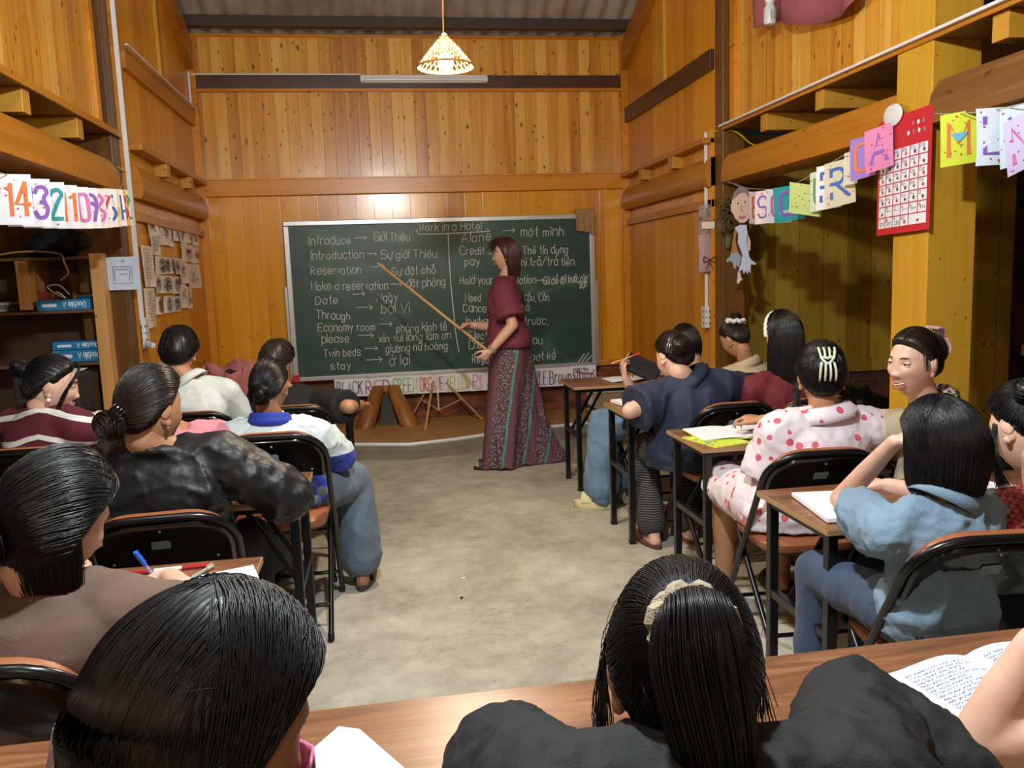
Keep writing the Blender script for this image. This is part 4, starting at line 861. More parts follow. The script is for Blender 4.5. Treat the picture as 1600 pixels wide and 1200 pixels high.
# right garland: from the corner post to the yellow post and on to the right
g = G(); SP = [(2.46, 5.66, 2.10), (2.40, 5.42, 2.05), (2.38, 5.1, 1.985), (2.38, 4.6, 1.945), (2.39, 4.1, 2.03), (2.41, 3.8, 2.10), (2.445, 3.62, 2.16)]
g.tube(smooth_path(SP, 5), .0022, 5); tag(obj('garland_string', g, bpy.data.materials['string'], origin=(2.4, 4.6, 1.95)), 'string of the right garland from the corner post to the yellow post', 'string')
g = G(); g.tube(smooth_path([(2.445, 3.44, 2.135), (2.42, 3.2, 2.09), (2.40, 2.9, 2.06), (2.40, 2.4, 2.06), (2.40, 1.5, 2.1)], 5), .0022, 5); tag(obj('garland_string', g, bpy.data.materials['string'], origin=(2.42, 3.0, 2.07)), 'string of the right garland going on past the yellow post', 'string')
RGR = 'letter cards of the right garland'
def rc(px, py, x, w, h, ang, tilt, lab, text, tc_, bc, bend=.015, seed=0, dots=True):
    c = onx(px, py, x); a = math.radians(ang); card(c, (math.cos(a), math.sin(a), tilt), (-.2 * tilt, .1 * tilt, 1), w, h, lab, text, tc_, cardmat(bc), RGR, bend, dots, seed)
rc(1180, 325, 2.40, .10, .20, 10, -.05, 'small pink and orange card beside the paper puppet', 'B', 'orange', 'f0d0d4', .01, 1)
rc(1192, 324, 2.37, .09, .20, -35, .05, 'narrow card with a purple squiggle, second from the puppet', 'S', 'purple', 'ecdcd8', .015, 2)
rc(1216, 322, 2.40, .15, .20, -10, .0, 'white card with a pink letter half hidden behind the teal one', 'C', 'pink', 'f0e8f0', .015, 3)
rc(1232, 318, 2.36, .17, .20, -15, .12, 'teal card with white writing in the right garland', 'O', 'purple', '2a9ca4', .02, 4, False)
rc(1258, 312, 2.32, .175, .165, -12, -.18, 'lime green card with a dark square, tilted, in the right garland', '', 'green', 'cfe08a', .015, 5)
rc(1283, 298, 2.38, .11, .21, -40, .15, 'pale green card right of the lime card', 'U', 'green', 'cdd8c0', .02, 6)
rc(1296, 292, 2.38, .13, .23, -48, .1, 'white card with a blue and green letter P', 'P', 'blue', 'e8e8ec', .02, 7)
rc(1313, 286, 2.38, .15, .23, -40, .2, 'tan card with a purple-blue letter R', 'R', 'blue', 'd8ccb0', .02, 8)
rc(1330, 263, 2.39, .07, .16, -55, .05, 'small dotted card hanging alone left of the purple card', '', 'blue', 'd8d4bc', .01, 9)
rc(1349, 246, 2.38, .12, .20, -45, .2, 'purple card with an orange letter O', 'O', 'orange', '9c78c8', .02, 10, False)
rc(1374, 232, 2.38, .13, .20, -42, .25, 'pink card with white scrawl before the alphabet poster', 'A', 'purple', 'd880ac', .02, 11)
rc(1497, 217, 2.42, .135, .215, -28, .1, 'bright yellow card with a colourful letter M', 'M', 'orange', 'd8e43c', .015, 12)
rc(1551, 214, 2.40, .13, .22, -20, .0, 'white card with a blue and purple letter L, right of the yellow card', 'L', 'purple', 'dfe8f4', .025, 13)
rc(1582, 214, 2.42, .08, .22, -50, .25, 'pale blue card behind the lilac card at the right edge', 'I', 'blue', 'cfdcec', .02, 14)
rc(1597, 222, 2.38, .12, .20, -35, .5, 'lilac card at the right edge of the garland', 'N', 'pink', 'd4c8ec', .02, 15)
# extras on single cards: blue middle of the M, writing on the teal and lime cards
c = onx(1497, 217, 2.40); g = G(); 
e = [o for o in bpy.data.objects if o.get('label', '').startswith('bright yellow')][0]; a_ = math.radians(-28); sd = nrm((math.cos(a_), math.sin(a_), .1)); 
cc = onx(1497, 217, 2.42); nn = nrm(np.cross(sd, (0, 0, 1))); g.add([cc + sd * x + np.array([0, 0, z]) + nn * .024 for x, z in ((-.032, .022), (.032, .022), (.014, -.004), (0, -.014), (-.014, -.004))], [(0, 1, 2, 3, 4)]); obj('blue_patch', g, plain('crayon_sky', '78b8dc', .7), e, smooth=False)
for lab, s, col, px, py, x, an in (('teal card', 'KHAOSOM', 'ffffff', 1226, 334, 2.335, -15), ('lime green', 'THAOKHAMAY', '34405c', 1249, 333, 2.30, -12)):
    e = [o for o in bpy.data.objects if o.get('label', '').startswith(lab)][0]; g = G(); a_ = math.radians(an); write_on(g, s, onx(px, py, x) - np.array([.03, 0, 0]), (math.cos(a_), math.sin(a_), .15), (0, 0, 1), .11, .016, .003, .1); obj('writing', g, plain('writing_' + col, col, .7), e, smooth=False, fix=False)
g = G(); e = [o for o in bpy.data.objects if o.get('label', '').startswith('lime green')][0]; cc = onx(1253, 310, 2.30); g.box(cc, (.035, .003, .03), rotz(-.2)); g.box(cc + np.array([.004, 0, -.035]), (.04, .003, .04), rotz(-.2)); obj('dark_square', g, CR['teal'], e, smooth=False)

# ------------------------------------------------------------------ paper puppet
PX = onx(1160, 325, 2.36); py = PX[1]
e = empty('paper_puppet', (PX[0], py, 1.86), 'paper puppet with a drawn face and long hands hanging in the right garland', 'puppet')
def flat(pts, d=.004): # pixel outline -> cut-out in the plane Y = py
    return [ony(u, v, py - d) for u, v in pts]
zp = lambda x, y: (1060 + x / 4, 260 + y / 4)
def cut(name, pts, mat, d=0.0, th=.002):
    g = G(); g.poly([ony(*zp(x, y), py - d) for x, y in pts], (0, th, 0)); return obj(name, g, mat, e, smooth=False)
skinp = plain('paper_skin', 'e0bcb0', .8)
cut('head', [(350, 160), (375, 132), (405, 126), (435, 145), (455, 185), (470, 215), (470, 260), (450, 290), (440, 325), (415, 352), (385, 352), (355, 325), (345, 300), (330, 280), (328, 245), (335, 215)], skinp)
cut('hair', [(340, 210), (350, 160), (375, 132), (405, 124), (435, 143), (460, 185), (462, 235), (445, 205), (420, 165), (385, 165), (358, 190)], plain('paper_hair', '8a7a78', .8), .003)
for x, y in ((372, 228), (415, 220)):
    cut('eye', [(x - 14, y), (x - 4, y - 7), (x + 10, y - 6), (x + 14, y + 2), (x + 2, y + 7)], plain('paper_eye', 'f0ece8', .8), .003); cut('pupil', [(x - 4, y - 5), (x + 6, y - 5), (x + 6, y + 5), (x - 4, y + 5)], INK[2], .006)
cut('nose', [(393, 240), (398, 240), (394, 272), (406, 278), (400, 284), (386, 278)], plain('paper_nose', 'b8938a', .8), .003)
cut('mouth', [(372, 322), (382, 308), (396, 312), (412, 304), (424, 314), (410, 326), (386, 330)], plain('paper_lips', 'c47878', .8), .003)
blw = plain('paper_blue_white', 'c8d0e8', .8)
cut('arm', [(350, 385), (385, 365), (425, 365), (432, 410), (425, 470), (435, 520), (445, 570), (405, 570), (390, 520), (372, 480), (375, 420)], blw, .002)
cut('sleeve', [(352, 395), (365, 410), (355, 460), (372, 535), (330, 535), (338, 470), (345, 440)], plain('paper_orange', 'b87838', .8), .004)
cut('arm', [(432, 420), (452, 470), (448, 530), (430, 520)], skinp, -.002)
cut('hand', [(330, 540), (372, 535), (395, 570), (380, 615), (388, 630), (374, 628), (362, 610), (360, 640), (345, 636), (342, 605), (325, 590), (300, 600), (304, 580), (322, 565)], plain('paper_grey_hand', '9aa4b4', .8), .006)
cut('hand', [(400, 560), (440, 560), (455, 585), (484, 605), (480, 616), (452, 610), (452, 668), (440, 650), (432, 676), (422, 652), (408, 674), (402, 645), (376, 655), (388, 620)], blw, .008)
cut('tag', [(372, 660), (384, 655), (390, 690), (400, 708), (384, 718), (378, 734), (364, 726), (370, 695)], plain('paper_pink', 'e4c4cc', .8))
g = G(); g.tube([ony(*zp(403, 128), py), (2.395, 5.38, 2.05)], .0015, 5); obj('thread', g, bpy.data.materials['string'], e)

# ------------------------------------------------------------------ alphabet poster on the yellow post
e = empty('alphabet_poster', (2.44, 3.62, 1.63), 'red-bordered alphabet and number poster with pictures hanging on the yellow post', 'poster')
PX_, PYA, PYB, PZ0, PZ1 = 2.438, 3.81, 3.41, 1.625, 2.165
red = plain('red_poster', 'c62a34', .4); wht = plain('poster_white', 'e8e8f2', .5)
pw_ = PYA - PYB
pp = lambda u, v, l=0.0: np.array([PX_ - l - .008 * math.sin(3.1 * u) , PYA - u * pw_, PZ1 - v * (PZ1 - PZ0) + .012 * (u - .5)])
g = G(); g.sheet([[pp(i / 10, j / 10) for i in range(11)] for j in range(11)], .002); obj('sheet', g, red, e, fix=False)
gw, gi = G(), [G() for _ in range(5)]; gl_ = G()
rowsC = [[None, 'Aa', 'Bb', 'Cc', 'Dd'], ['Ee', 'Ff', 'Gg', 'Hh', 'Ii'], ['Kk', 'Ll', 'Mm', 'Nn', 'Oo', 'Oa'], ['Oo', 'Pp', 'Qq', 'Rr', 'Ss', 'Tt'], ['Uu', 'Uu', 'Vv', 'Xx', 'Yy', '0'], ['1', '2', '3', '4', '5', '6'], ['7', '8', '9', '10', '']]
rowsC[0] = ['Aa', 'Aa', 'Aa', 'Bb', 'Cc', 'Dd']; rowsC[1] = ['Dd', 'Ee', 'Ee', 'Gg', 'Hh', 'Ii']
cu0, cu1, cv0, cv1 = .045, .955, .275, .945; ncol = 6; ch = (cv1 - cv0) / 7; cw = (cu1 - cu0) / ncol
for r_, row in enumerate(rowsC):
    for k, s in enumerate(row):
        u0 = cu0 + k * cw + .007; u1 = cu0 + (k + 1) * cw - .007; v0 = cv0 + r_ * ch + .006; v1 = cv0 + (r_ + 1) * ch - .004
        if r_ == 6 and k == 4: u1 = cu1 - .007
        gw.grid([[pp(u0 + (u1 - u0) * i / 2, v0 + (v1 - v0) * j / 2, .002) for i in range(3)] for j in range(3)])
        if s:
            st, W = text_strokes(s); sx = min(.55 * (u1 - u0) / W, .009); sy = (v1 - v0) * .30 / 6
            ribbons(gl_, [np.stack([(u0 + .012 + p[:, 0] * sx) * pw_, (v0 + .008 + (6 - p[:, 1]) * sy) * (PZ1 - PZ0)], 1) for p in st], .0022, lambda x, y: pp(x / pw_, y / (PZ1 - PZ0), .0032))
        rr = np.random.default_rng(r_ * 7 + k); gg = gi[(r_ * 3 + k * 2) % 5]; npic = int(s) if s.isdigit() and 0 < int(s) < 10 else 1
        for q in range(npic):
            if npic == 1: cu, cv, s_ = (u0 + u1) / 2 + .012, v0 + (v1 - v0) * .66, .026
            else: cu, cv, s_ = u0 + (u1 - u0) * (.35 + .25 * (q % 3)), v0 + (v1 - v0) * (.48 + .16 * (q // 3)), .010
            n = 7; rad = rr.uniform(.55, 1.1, n) * s_; gg.add([pp(cu + rad[i] * math.cos(i * 6.283 / n), cv + rad[i] * .75 * math.sin(i * 6.283 / n), .0036) for i in range(n)], [tuple(range(n))])
obj('picture_grid', gw, wht, e, smooth=False, fix=False); obj('lettering', gl_, plain('poster_ink', '6a4450', .6), e, smooth=False, fix=False)
for gg, cc in zip(gi, ('6a4a3a', 'b84a3c', '4c5a3c', '46424c', 'b06a3c')): obj('pictures', gg, plain('poster_' + cc, cc, .6), e, smooth=False, fix=False)
for q in range(7):
    g = G(); u, v = (.70 + .085 * (q % 3) + (.0 if q < 3 else -.03 + .0), .105) if q < 3 else (.62 + .09 * (q - 3), .175); n = 8; g.add([pp(u + .022 * math.cos(i * .785), v + .02 * math.sin(i * .785), .003) for i in range(n)], [tuple(range(n))]); obj('badge', g, wht if q % 2 else plain('badge_%d' % q, 'b8707c', .5), e, smooth=False, fix=False)
g = G(); g.ell((PX_ - .016, PYA - .135, 2.172), (.014, .072, .052), n=28, m=16); obj('white_pad', g, M['white_plastic'], e)
g = G(); g.tube([(2.47, 3.66, 2.215), (2.40, 3.66, 2.222)], .003, 6); obj('nail', g, M['steel'], e)

# ------------------------------------------------------------------ flowers by the right corner post
FX = 2.36
e = empty('wrapped_flowers', (FX, 5.88, 1.62), 'small bouquet wrapped in pink paper and clear film hanging on the right corner post', 'bouquet')
zq = zp; fy = 5.90
def fpt(x, y): return ony(*zq(x, y), fy)
g = G(); rows = []
for t in np.linspace(0, 1, 10):
    y = 240 + t * 420; xc = 172 - 4 * t; hw_ = (40, 44, 45, 46, 46, 46, 40, 34, 40, 46)[int(t * 9)]; a0, a1 = fpt(xc - hw_, y), fpt(xc + hw_, y); row = []
    for q in range(14): ph = q * 2 * math.pi / 14; c = (a0 + a1) / 2; row.append(c + np.array([(a1 - a0)[0] / 2 * math.cos(ph), .035 * math.sin(ph), .004 * math.sin(ph * 3)]))
    rows.append(row)
g.loft(rows[4:]); obj('wrapping', g, plain('rose_paper', 'd8a4ac', .6, bump=.3, bscale=40), e)
film, nt, b = newmat('clear_film'); b.inputs['Base Color'].default_value = (.9, .92, .9, 1); b.inputs['Transmission Weight'].default_value = .85; b.inputs['Roughness'].default_value = .12; b.inputs['IOR'].default_value = 1.1
g = G(); g.loft([[np.array(p) + (np.array(p) - np.mean(r_, 0)) * .12 for p in r_] for r_ in rows]); obj('clear_film', g, film, e)
g = G()
for k in range(14): g.ell(fpt(172 + RNG.uniform(-32, 32), RNG.uniform(270, 460)) + np.array([0, RNG.uniform(-.02, .02), 0]), RNG.uniform(.012, .026), n=10, m=6)
obj('flowers', g, plain('dusty_rose_flowers', 'b87880', .7, var=.4, vscale=60), e)
g = G()
for k in range(10): p = fpt(172 + RNG.uniform(-34, 34), RNG.uniform(260, 500)); g.ell(p, (.02, .01, .008), rotz(RNG.uniform(0, 3)), n=8, m=5)
obj('leaves', g, plain('dark_leaves', '3a4438', .6), e)
g = G(); g.box(fpt(172, 370) + np.array([0, -.045, 0]), (.16 * .62, .003, .05)); obj('card_label', g, M['cream'], e, smooth=False)
g = G()
for sx in (-1, 1): g.tube(smooth_path([fpt(180, 585) + np.array([0, -.045, 0]), fpt(180 + sx * 34, 565) + np.array([0, -.05, 0]), fpt(180 + sx * 36, 600) + np.array([0, -.05, 0]), fpt(180, 590) + np.array([0, -.045, 0]), fpt(180 + sx * 22, 640) + np.array([0, -.045, 0])], 5), .007, 6, flat=.4)
obj('ribbon', g, plain('maroon_ribbon', '6a2038', .5), e)
e = empty('dried_flowers', (2.47, 5.84, 1.72), 'bunch of dried brown-green flowers hanging behind the pink bouquet', 'bouquet')
dm = plain('dried_plant', '5a5022', .9, var=.4, vscale=60); g = G()
for k in range(60):
    t = RNG.random(); c = np.array([2.47 + RNG.normal() * .028, 5.66 + RNG.normal() * .02, 1.98 - .32 * t]); d = RNG.normal(size=3) * .022; g.tube([c - d, c, c + d + np.array([0, 0, .015])], [.003, .006, .002], 5)
g.tube([(2.47, 5.67, 2.0), (2.475, 5.67, 1.66)], .008, 6); obj('dried_stems', g, dm, e)
g = G(); g.ell((2.478, 5.67, 1.68), (.03, .025, .06)); obj('wrap', g, plain('olive_wrap', '6a6238', .8), e)

# ------------------------------------------------------------------ blanket over the loft edge, jar lamp, black bag
e = empty('blanket', (2.40, 4.4, 3.0), 'dusty rose blanket hanging over the loft wall at the top right', 'blanket'); rows = []
prof = [(1182, 42), (1192, 44), (1202, 36), (1215, 30), (1230, 33), (1250, 38), (1280, 36), (1310, 27), (1335, 14), (1350, -6)]
for k, (u, v) in enumerate(prof):
    c = onx(u, v, 2.44); row = []
    for j in range(9): t = j / 8; row.append((2.44 - .035 * math.sin(k * 1.7 + t) * (1 - t) - .02, c[1], c[2] + (3.55 - c[2]) * t))
    rows.append(row)
g = G(); P = np.array(rows); P2 = np.array([smooth_path(P[:, j], 4) for j in range(P.shape[1])]).transpose(1, 0, 2); g.sheet(P2, .008); obj('cloth', g, plain('dusty_rose_cloth', '94505a', .9, bump=.5, bscale=60), e, angle=180)
c = onx(1203, 22, 2.36); e = empty('jar_lamp', (2.36, c[1], c[2]), 'small frosted white jar lamp fixed in front of the rose blanket', 'lamp')
g = G(); g.lathe([(0, -.062), (.03, -.06), (.036, -.045), (.036, .02), (.03, .04), (.024, .05), (.024, .07), (0, .07)], c, 20); obj('jar', g, plain('frosted_jar', 'c8cccc', .3), e)
g = G(); g.lathe([(0, .065), (.028, .065), (.028, .095), (0, .097)], c, 20); obj('cap', g, M['white_plastic'], e)
g = G()
for dx in (-.008, .008): g.box(c + np.array([dx, -.037, -.012]), (.006, .004, .05))
obj('stripe_mark', g, plain('grey_mark', '8a9094', .5), e, smooth=False)
g = G(); g.ell((3.12, 5.1, .30), (.30, .2, .28)); g.ell((3.05, 5.05, .52), (.22, .15, .16)); g.ell((3.28, 5.08, .48), (.16, .14, .14)); me = remesh(g, .02, 3); folds(me, .03, 9, 4); tag(obj('black_bin_bag', me, plain('black_plastic', '0a0a0c', .35), origin=(3.12, 5.1, 0)), 'bulky black bag on the floor by the right aisle wall', 'bag')

# ------------------------------------------------------------------ things on the tables
BLUEINK = plain('blue_ballpoint', '5a6ea8', .7); GREYINK = plain('grey_pencil', '8a8e9c', .7)
def page_lines(g, put, W, H, n, rr, wd=.0018, amp=.0032, mx=.1):
    for k in range(n):
        y = H * (.90 - .82 * k / n); L_ = W * (1 - 2 * mx) * (rr.uniform(.55, 1.0)); x = W * mx
        while x < W * mx + L_:
            wl = rr.uniform(.012, .03); q = np.linspace(0, wl, 8); ribbons(g, [np.stack([x + q, y + amp * np.sin(q * 900 + rr.uniform(0, 6)) * rr.uniform(.5, 1.2, 8)], 1)], wd, put); x += wl + .006
def notebook(c, ang, lab, lines=14, ink=None, one=False, cover=None, W=.165, H=.225, name='notebook', thick=.004, hump=.010):
    e = empty(name, (c[0], c[1], c[2]), lab, 'notebook', 'notebooks on the tables'); R = rotz(math.radians(ang)); c = np.asarray(c, float)
    rr = np.random.default_rng(int(abs(c[0] * 100 + c[1] * 10))); g = G(); gl_ = G()
    if cover:
        g2 = G(); g2.box(c + R @ np.array([0, 0, .0015]), ((1 if one else 2) * W + .006, H + .006, .003), R); obj('cover', g2, cover, e, smooth=False)
    for s in ((1,) if one else (-1, 1)):
        off = 0 if not one else -W / 2
        hh = lambda x: .0032 + thick + hump * math.sin(math.pi * min(1, x / W * 1.0)) * (1 - x / W) if not one else .0032 + thick
        put = lambda x, y, l=0.0: c + R @ np.array([off + s * x, y - H / 2, hh(x) + l])
        P = [[put(W * i / 8, H * j) for j in (0, 1)] for i in range(9)]
        if s < 0: P = P[::-1]
        g.sheet(P, thick)
        if s > 0: page_lines(gl_, lambda x, y: put(x, y, .0012), W, H, lines, rr)
        else: page_lines(gl_, lambda x, y: put(W - x, y, .0012), W, H, lines, rr)
    obj('pages', g, M['paper'], e, fix=False, angle=30)
    if lines: obj('handwriting', gl_, ink or BLUEINK, e, smooth=False, fix=False)
    return e
def loose(c, ang, w_, h_, lab, lines=0, ink=None, curl=.004, grp='loose sheets on the tables', shape=None):
    e = empty('paper_sheet', c, lab, 'paper sheet', grp); R = rotz(math.radians(ang)); c = np.asarray(c, float); put = lambda x, y, l=0.0: c + R @ np.array([x - w_ / 2, y - h_ / 2, .002 + curl * (x / w_) ** 2 * (y / h_) + l])
    g = G(); 
    if shape: g.poly([put(x * w_, y * h_) for x, y in shape], (0, 0, -.001))
    else: g.sheet([[put(w_ * i / 6, h_ * j / 6) for j in range(7)] for i in range(7)], .001)
    obj('sheet', g, M['paper'], e, fix=bool(shape), smooth=not shape)
    if lines: gl_ = G(); page_lines(gl_, lambda x, y: put(x, y, .0012), w_, h_, lines, np.random.default_rng(int(abs(c[1]) * 99)), mx=.14); obj('handwriting', gl_, ink or GREYINK, e, smooth=False, fix=False)
    return e
def pen(a, c, r, body, cap, lab, name='pen', capfrac=.3, nib=True):
    a, c = np.asarray(a, float), np.asarray(c, float); e = empty(name, (a + c) / 2, lab, 'pen', 'pens'); d = nrm(c - a); k = np.linalg.norm(c - a)
    g = G(); g.tube([a + d * k * .08, a + d * k * (1 - capfrac)], r, 10); obj('barrel', g, body, e)
    g = G(); g.tube([a, a + d * k * .08], [r * .25, r * .95], 8); obj('tip', g, M['steel'], e)
    g = G(); g.tube([a + d * k * (1 - capfrac), c - d * r, c], [r * 1.25, r * 1.25, r * .8], 10); 
    sd, up, _ = frame(d); g.bar(c - d * k * .02 + up * r * 1.6, c - d * k * capfrac * .9 + up * r * 1.5, r * .7, r * .5); obj('cap', g, cap, e)
    return e
T = TZ + .001
yg = plain('yellow_green_cover', 'c8d84a', .5, var=.2, vscale=30)
nb = notebook((1.58, 3.545, T), -2, 'open notebook with yellow-green cover on the right table behind the navy blouse', 9, GREYINK, cover=yg, W=.20, H=.27)
e = tag(obj('activity_book', G().box((1.45, 3.44, T + .001), (.19, .25, .008), rotz(.25)), yg, smooth=False, bevel=.002, origin=(1.45, 3.44, T)), 'yellow-green printed activity book sticking out under the open notebook', 'book'); e.location.z -= .0
e.location.x = 1.445; nb.location.z += .006
g = G(); rr = np.random.default_rng(4)
for k in range(26):
    p = np.array([1.38 + rr.uniform(-.03, .05), 3.42 + rr.uniform(-.10, .10), T + .0056]); s_ = rr.uniform(.005, .011); g.box(p, (s_ * 1.6, s_, .0006), rotz(rr.uniform(0, 3)))
obj('cover_pictures', g, plain('cover_art_blue', '4a70a8', .6), e, smooth=False)
pen((1.62, 3.50, T + .022), (1.76, 3.53, T + .024), .004, plain('blue_clear_barrel', '5a68c8', .3), plain('blue_cap', '2a3ab8', .4), 'blue ballpoint lying across the open notebook with the yellow-green cover')
notebook((1.42, 2.34, T), -8, 'thick white exercise pad at the corner of the table by the denim shirt', 3, GREYINK, one=True, W=.25, H=.30, thick=.012)
loose((1.97, 2.36, T), 20, .2, .27, 'white sheet on the table in front of the red gingham', 6)
notebook((1.10, 1.235, T), 10, 'open notebook full of blue handwriting on the foreground table', 22, BLUEINK, W=.19, H=.26, hump=.02)
e = empty('phone', (1.10, 1.06, T), 'black phone lying under the forearm beside the foreground notebook', 'phone'); 
obj('casing', G().box((1.085, 1.075, T + .005), (.07, .145, .009), rotz(-.5)), M['black'], e, smooth=False, bevel=.003); obj('screen', G().box((1.085, 1.075, T + .0102), (.063, .135, .001), rotz(-.5)), plain('phone_glass', '050506', .08), e, smooth=False)
loose((-.075, 1.27, T), 0, .20, .22, 'torn white slip beside the pink mask on the foreground table', 0, shape=[(0, .55), (.32, 1.0), (.5, .92), (1, .1), (.8, 0), (.4, .1)])
loose((-.47, 2.18, T), 16, .22, .12, 'white sheet under the writing hand of the brown shirt', 5, GREYINK)
pen((-.60, 2.17, T + .012), (-.635, 2.11, T + .118), .0045, plain('pale_blue_barrel', '98a4dc', .3), plain('bright_blue_cap', '2a6ae0', .35), 'upright blue ballpoint in the hand of the person in brown', capfrac=.42)
rw = plain('white_pole', 'e8e8e8', .4); rd = plain('red_pole', 'b01820', .4)
e = empty('striped_stick', (-.68, 2.24, T), 'red and white striped stick lying on the table before the brown shirt', 'stick')
for k in range(5): g = G(); a_ = np.array([-.86, 2.27, T + .006]); b_ = np.array([-.50, 2.30, T + .006]); g.tube([a_ + (b_ - a_) * k / 5, a_ + (b_ - a_) * (k + 1) / 5], .006, 8); obj('band', g, rd if k % 2 == 0 else rw, e)
pen((-.53, 2.20, T + .006), (-.49, 2.29, T + .006), .0055, plain('grey_barrel', '8a8478', .4), plain('grey_cap', 'a8a296', .4), 'grey marker beside the writing hand of the brown shirt')
pen(onz(72, 1222, T + .008), ony(90, 1138, 1.13), .005, plain('lilac_barrel', '9a94d0', .35), plain('lilac_cap', 'c4c0e4', .35), 'lilac pen standing up at the lower left corner of the foreground')
loose((-.35, 4.30, T), 10, .21, .29, 'white sheet at the end of the table before the white and blue jacket', 5)
loose((-.42, 3.20, T), 5, .20, .14, 'white slip at the table end behind the black windbreaker sleeve', 4)
loose((-.30, 5.40, T), 12, .2, .28, 'white sheet beneath the hand of the person in the black tee', 4)
notebook((1.70, 5.60, T), 4, 'open white notebook on the first right table', 4, GREYINK, W=.16, H=.22)
notebook((1.42, 4.52, T), 8, 'thick open white pad beside the arm of the navy blouse', 0, one=True, W=.2, H=.28, thick=.016)

# ------------------------------------------------------------------ cloth, skin and hair materials
def fabric(name, col, rough=.8, weave=.25, var=.08, sheen=.0, sc=420):
    return plain(name, col, rough, bump=weave, bscale=sc, var=var, vscale=9, sheen=sheen)
def skinmat(name, col):
    m, nt, b = newmat(name); c = srgb(col); b.inputs['Roughness'].default_value = .5; b.inputs['Subsurface Weight'].default_value = .08; b.inputs['Subsurface Radius'].default_value = (.01, .004, .002); b.inputs['Subsurface Scale'].default_value = .6
    tc = N(nt, 'ShaderNodeTexCoord'); n = N(nt, 'ShaderNodeTexNoise', i_Scale=28.0, i_Detail=4.0); L(nt, tc.outputs['Object'], n.inputs['Vector'])
    r = ramp(nt, n.outputs[0], [(.3, (c[0] * .9, c[1] * .85, c[2] * .82, 1)), (.7, c)]); L(nt, r.outputs[0], b.inputs['Base Color']); return m
def hairmat(name, col, rough=.40):
    m, nt, b = newmat(name); c = srgb(col); b.inputs['Roughness'].default_value = rough; b.inputs['Specular IOR Level'].default_value = .42
    tc = N(nt, 'ShaderNodeTexCoord'); n = N(nt, 'ShaderNodeTexNoise', i_Scale=60.0, i_Detail=3.0); L(nt, tc.outputs['Object'], n.inputs['Vector'])
    r = ramp(nt, n.outputs[0], [(.3, tuple(x * .6 for x in c[:3]) + (1,)), (.7, tuple(min(1, x * 1.5) for x in c[:3]) + (1,))]); L(nt, r.outputs[0], b.inputs['Base Color']); return m
SK = skinmat('tan_skin', 'b48462'); SKL = skinmat('fair_skin', 'dcb09a'); SKD = skinmat('deep_tan_skin', '9c6e50'); SKT = skinmat('light_skin', 'cda088')
HB = hairmat('black_hair', '0f0d10'); HBR = hairmat('dark_brown_hair', '241a15'); HT = hairmat('auburn_brown_hair', '40241c'); HSOFT = hairmat('soft_black_hair', '0d0b0c', .45)
def spots(name, base, col, sc, thr):
    m, nt, b = newmat(name); tc = N(nt, 'ShaderNodeTexCoord'); vo = N(nt, 'ShaderNodeTexVoronoi', i_Scale=sc); L(nt, tc.outputs['Object'], vo.inputs['Vector'])
    n = N(nt, 'ShaderNodeTexNoise', i_Scale=sc * 4, i_Detail=2.0); L(nt, tc.outputs['Object'], n.inputs['Vector'])
    d = math_(nt, 'ADD', vo.outputs['Distance'], math_(nt, 'MULTIPLY', n.outputs[0], .12)); r = ramp(nt, d, [(thr, srgb(col)), (thr + .02, srgb(base))]); L(nt, r.outputs[0], b.inputs['Base Color']); b.inputs['Roughness'].default_value = .6; b.inputs['Sheen Weight'].default_value = .1; return m
def twotone(name, top, low, z, band=None):
    m, nt, b = newmat(name); tc = N(nt, 'ShaderNodeTexCoord'); sp = N(nt, 'ShaderNodeSeparateXYZ'); L(nt, tc.outputs['Object'], sp.inputs[0])
    stops = [(0.0, srgb(low)), (.5, srgb(band or top)), (.52, srgb(top))]; r = ramp(nt, math_(nt, 'ADD', math_(nt, 'MULTIPLY', math_(nt, 'SUBTRACT', sp.outputs[2], z), 4.0), .5), stops); r.color_ramp.interpolation = 'CONSTANT'
    L(nt, r.outputs[0], b.inputs['Base Color']); b.inputs['Roughness'].default_value = .65; b.inputs['Sheen Weight'].default_value = .1; return m
def stripes(name, base, col, per, frac, slope=.35, off=0.0):
    m, nt, b = newmat(name); tc = N(nt, 'ShaderNodeTexCoord'); sp = N(nt, 'ShaderNodeSeparateXYZ'); L(nt, tc.outputs['Object'], sp.inputs[0])
    n = N(nt, 'ShaderNodeTexNoise', i_Scale=6.0); L(nt, tc.outputs['Object'], n.inputs['Vector'])
    q = math_(nt, 'ADD', sp.outputs[2], math_(nt, 'MULTIPLY', math_(nt, 'ABSOLUTE', sp.outputs[0]), slope)); q = math_(nt, 'ADD', q, math_(nt, 'MULTIPLY', n.outputs[0], .03))
    f = math_(nt, 'FRACT', math_(nt, 'DIVIDE', math_(nt, 'ADD', q, off), per)); r = ramp(nt, f, [(0.0, srgb(col)), (frac, srgb(base))]); r.color_ramp.interpolation = 'CONSTANT'; L(nt, r.outputs[0], b.inputs['Base Color']); b.inputs['Roughness'].default_value = .9
    bn = N(nt, 'ShaderNodeTexNoise', i_Scale=260.0); L(nt, tc.outputs['Object'], bn.inputs['Vector']); bp = N(nt, 'ShaderNodeBump', i_Strength=.5, i_Distance=.004); L(nt, bn.outputs[0], bp.inputs['Height']); L(nt, bp.outputs[0], b.inputs['Normal']); return m
def gingham(name, a, c, sc):
    m, nt, b = newmat(name); tc = N(nt, 'ShaderNodeTexCoord'); ch = N(nt, 'ShaderNodeTexChecker', i_Scale=sc); ch.inputs[1].default_value = srgb(a); ch.inputs[2].default_value = srgb(c); L(nt, tc.outputs['Object'], ch.inputs[0]); L(nt, ch.outputs[0], b.inputs['Base Color']); b.inputs['Roughness'].default_value = .8; return m
